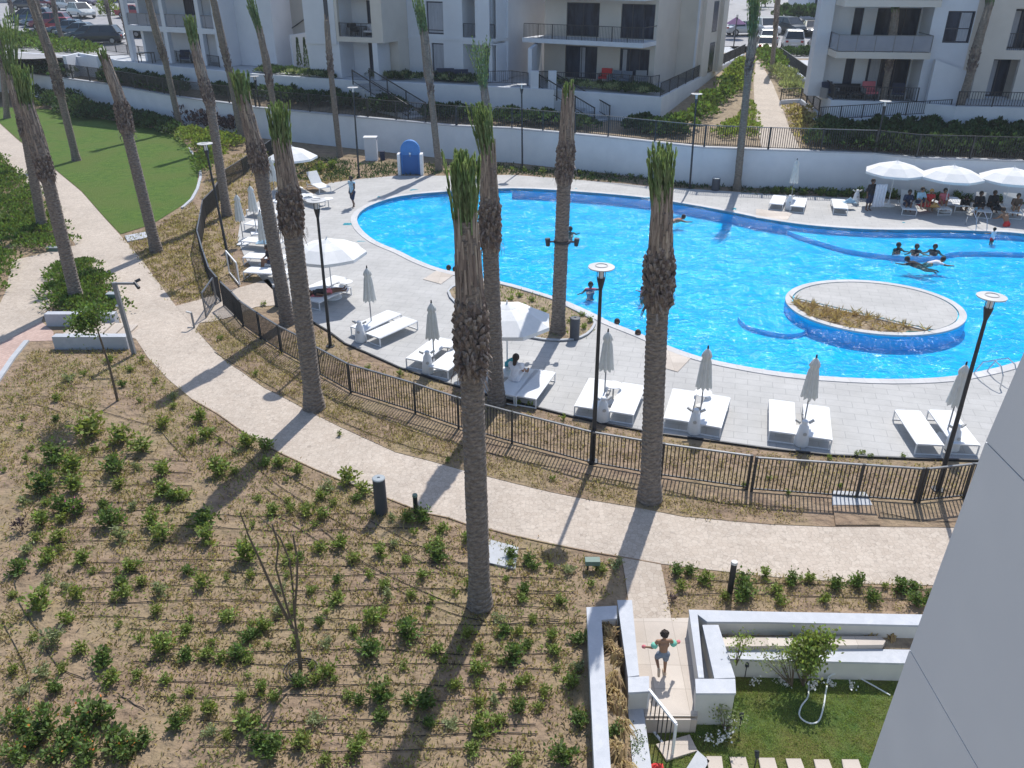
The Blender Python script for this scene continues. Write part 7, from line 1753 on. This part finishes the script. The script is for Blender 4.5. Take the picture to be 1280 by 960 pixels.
# dead feathery grasses in planters
def deadgrass(x, y, z, lean, L_, label, n=60):
    B = P(x, y, z); mb = MB(); a0 = lean
    for i in range(n):
        a = a0 + random.gauss(0,.35); e = random.uniform(.5,1.3); LL = L_*random.uniform(.5,1.0); q0 = B+Vector((random.gauss(0,.04),random.gauss(0,.06),0)); d = Vector((math.cos(a)*math.sin(e), math.sin(a)*math.sin(e), math.cos(e)))
        p1 = q0+d*LL*.6; p2 = p1+Vector((d.x,d.y,-.35)).normalized()*LL*.5; w = .012; s = d.cross(Vector((0,0,1))).normalized()*w
        mb.add([q0-s,q0+s,p1+s,p1-s,p2+s*.2,p2-s*.2],[(0,1,2,3),(3,2,4,5)])
    solo('dead_grass_clump', mb, M['dry'], label, 'dried plant', 'dried grass clumps in the planters', origin=tuple(B))
for i, (x, y, a) in enumerate([(763,785,2.6),(762,800,1.2),(765,812,2.8),(768,828,1.0),(768,845,-1.8),(768,862,3.6),(772,872,-1.6),(772,890,1.5),(775,905,-1.2),(776,935,-2.0),(778,955,-1.4),(774,948,2.0)]):
    deadgrass(x, y, .28, a, .42, ['first','second','third','fourth','fifth','sixth','seventh','eighth','ninth','tenth','eleventh','twelfth'][i] + ' dried feathery grass clump from the top in the narrow left planter', 70)
for i, (x, y, a) in enumerate([(905,788,.5),(925,789,2.0),(945,788,.3),(975,790,.6),(990,791,2.8),(1015,792,.2),(1040,793,2.4),(1085,800,.5),(1115,800,1.5)]):
    deadgrass(x, y, .13, a, .3, ['first','second','third','fourth','fifth','sixth','seventh','eighth','ninth'][i] + ' brown dried clump from the left in the white stepped planter', 50)
put('B', 768, 918, 11, 'single green plant among the dried clumps of the narrow planter', None, z=.28)
mb = MB()
for i in range(150): p = P(random.gauss(796,5), random.gauss(930,9), .05); mb.leaf(p, up_rand(1.3)*.04, .025)
solo('fallen_leaves', mb, M['leafB'], kind='stuff')
for x, y, r in [(715,775,.13)]: pass
# unused prototypes are moved out entirely
for ks in PR.values():
    for pr in ks:
        if pr.name not in firstused:
            for c in kids(pr): bpy.data.objects.remove(c)
            bpy.data.objects.remove(pr)

# ================================================================= LIGHT, SKY, CAMERA
el, az = R(53), R(16.5)
sv = Vector((math.sin(az)*math.cos(el), math.cos(az)*math.cos(el), math.sin(el)))
sd = bpy.data.lights.new('sun', 'SUN'); sd.energy = 4.4; sd.angle = R(.55); sd.color = (1.0, .955, .89)
so = bpy.data.objects.new('sun', sd); COL.objects.link(so); so.rotation_euler = (-sv).to_track_quat('-Z', 'Y').to_euler(); so.location = (0,0,60)
w = bpy.data.worlds.new('World'); scene.world = w; w.use_nodes = True; nt = w.node_tree; nt.nodes.clear()
o = nt.nodes.new('ShaderNodeOutputWorld'); bg = nt.nodes.new('ShaderNodeBackground'); sk = nt.nodes.new('ShaderNodeTexSky'); sk.sky_type = 'NISHITA'; sk.sun_disc = False
sk.sun_elevation = el; sk.sun_rotation = az; sk.air_density = 1.0; sk.dust_density = .8; sk.ozone_density = 1.0
bg.inputs[1].default_value = .15; nt.links.new(sk.outputs[0], bg.inputs[0]); nt.links.new(bg.outputs[0], o.inputs[0])
cd = bpy.data.cameras.new('camera'); cam = bpy.data.objects.new('camera', cd); COL.objects.link(cam); cam.location = (0,0,H); cam.rotation_euler = (math.pi/2 - TH, 0, 0)
cd.sensor_width = 36; cd.lens = FPX/1280*36; cd.clip_end = 2000; cd.clip_start = .1; scene.camera = cam
scene.view_settings.view_transform = 'Standard'; scene.view_settings.look = 'None'; scene.view_settings.gamma = 1; scene.view_settings.exposure = 0.10; scene.view_settings.use_curve_mapping = False

HAZE = 0.0004
if HAZE:
    mb = MB(); mb.box(-130,130,-20,230,-2.2,18.5)
    hz, nt, b = newmat('haze_air'); nt.nodes.remove(b); v = nt.nodes.new('ShaderNodeVolumePrincipled'); v.inputs['Density'].default_value = HAZE; v.inputs['Color'].default_value = (.86,.92,1,1); v.inputs['Anisotropy'].default_value = .2
    nt.links.new(v.outputs[0], nt.nodes['Material Output'].inputs['Volume']); solo('haze', mb, hz, kind='stuff')
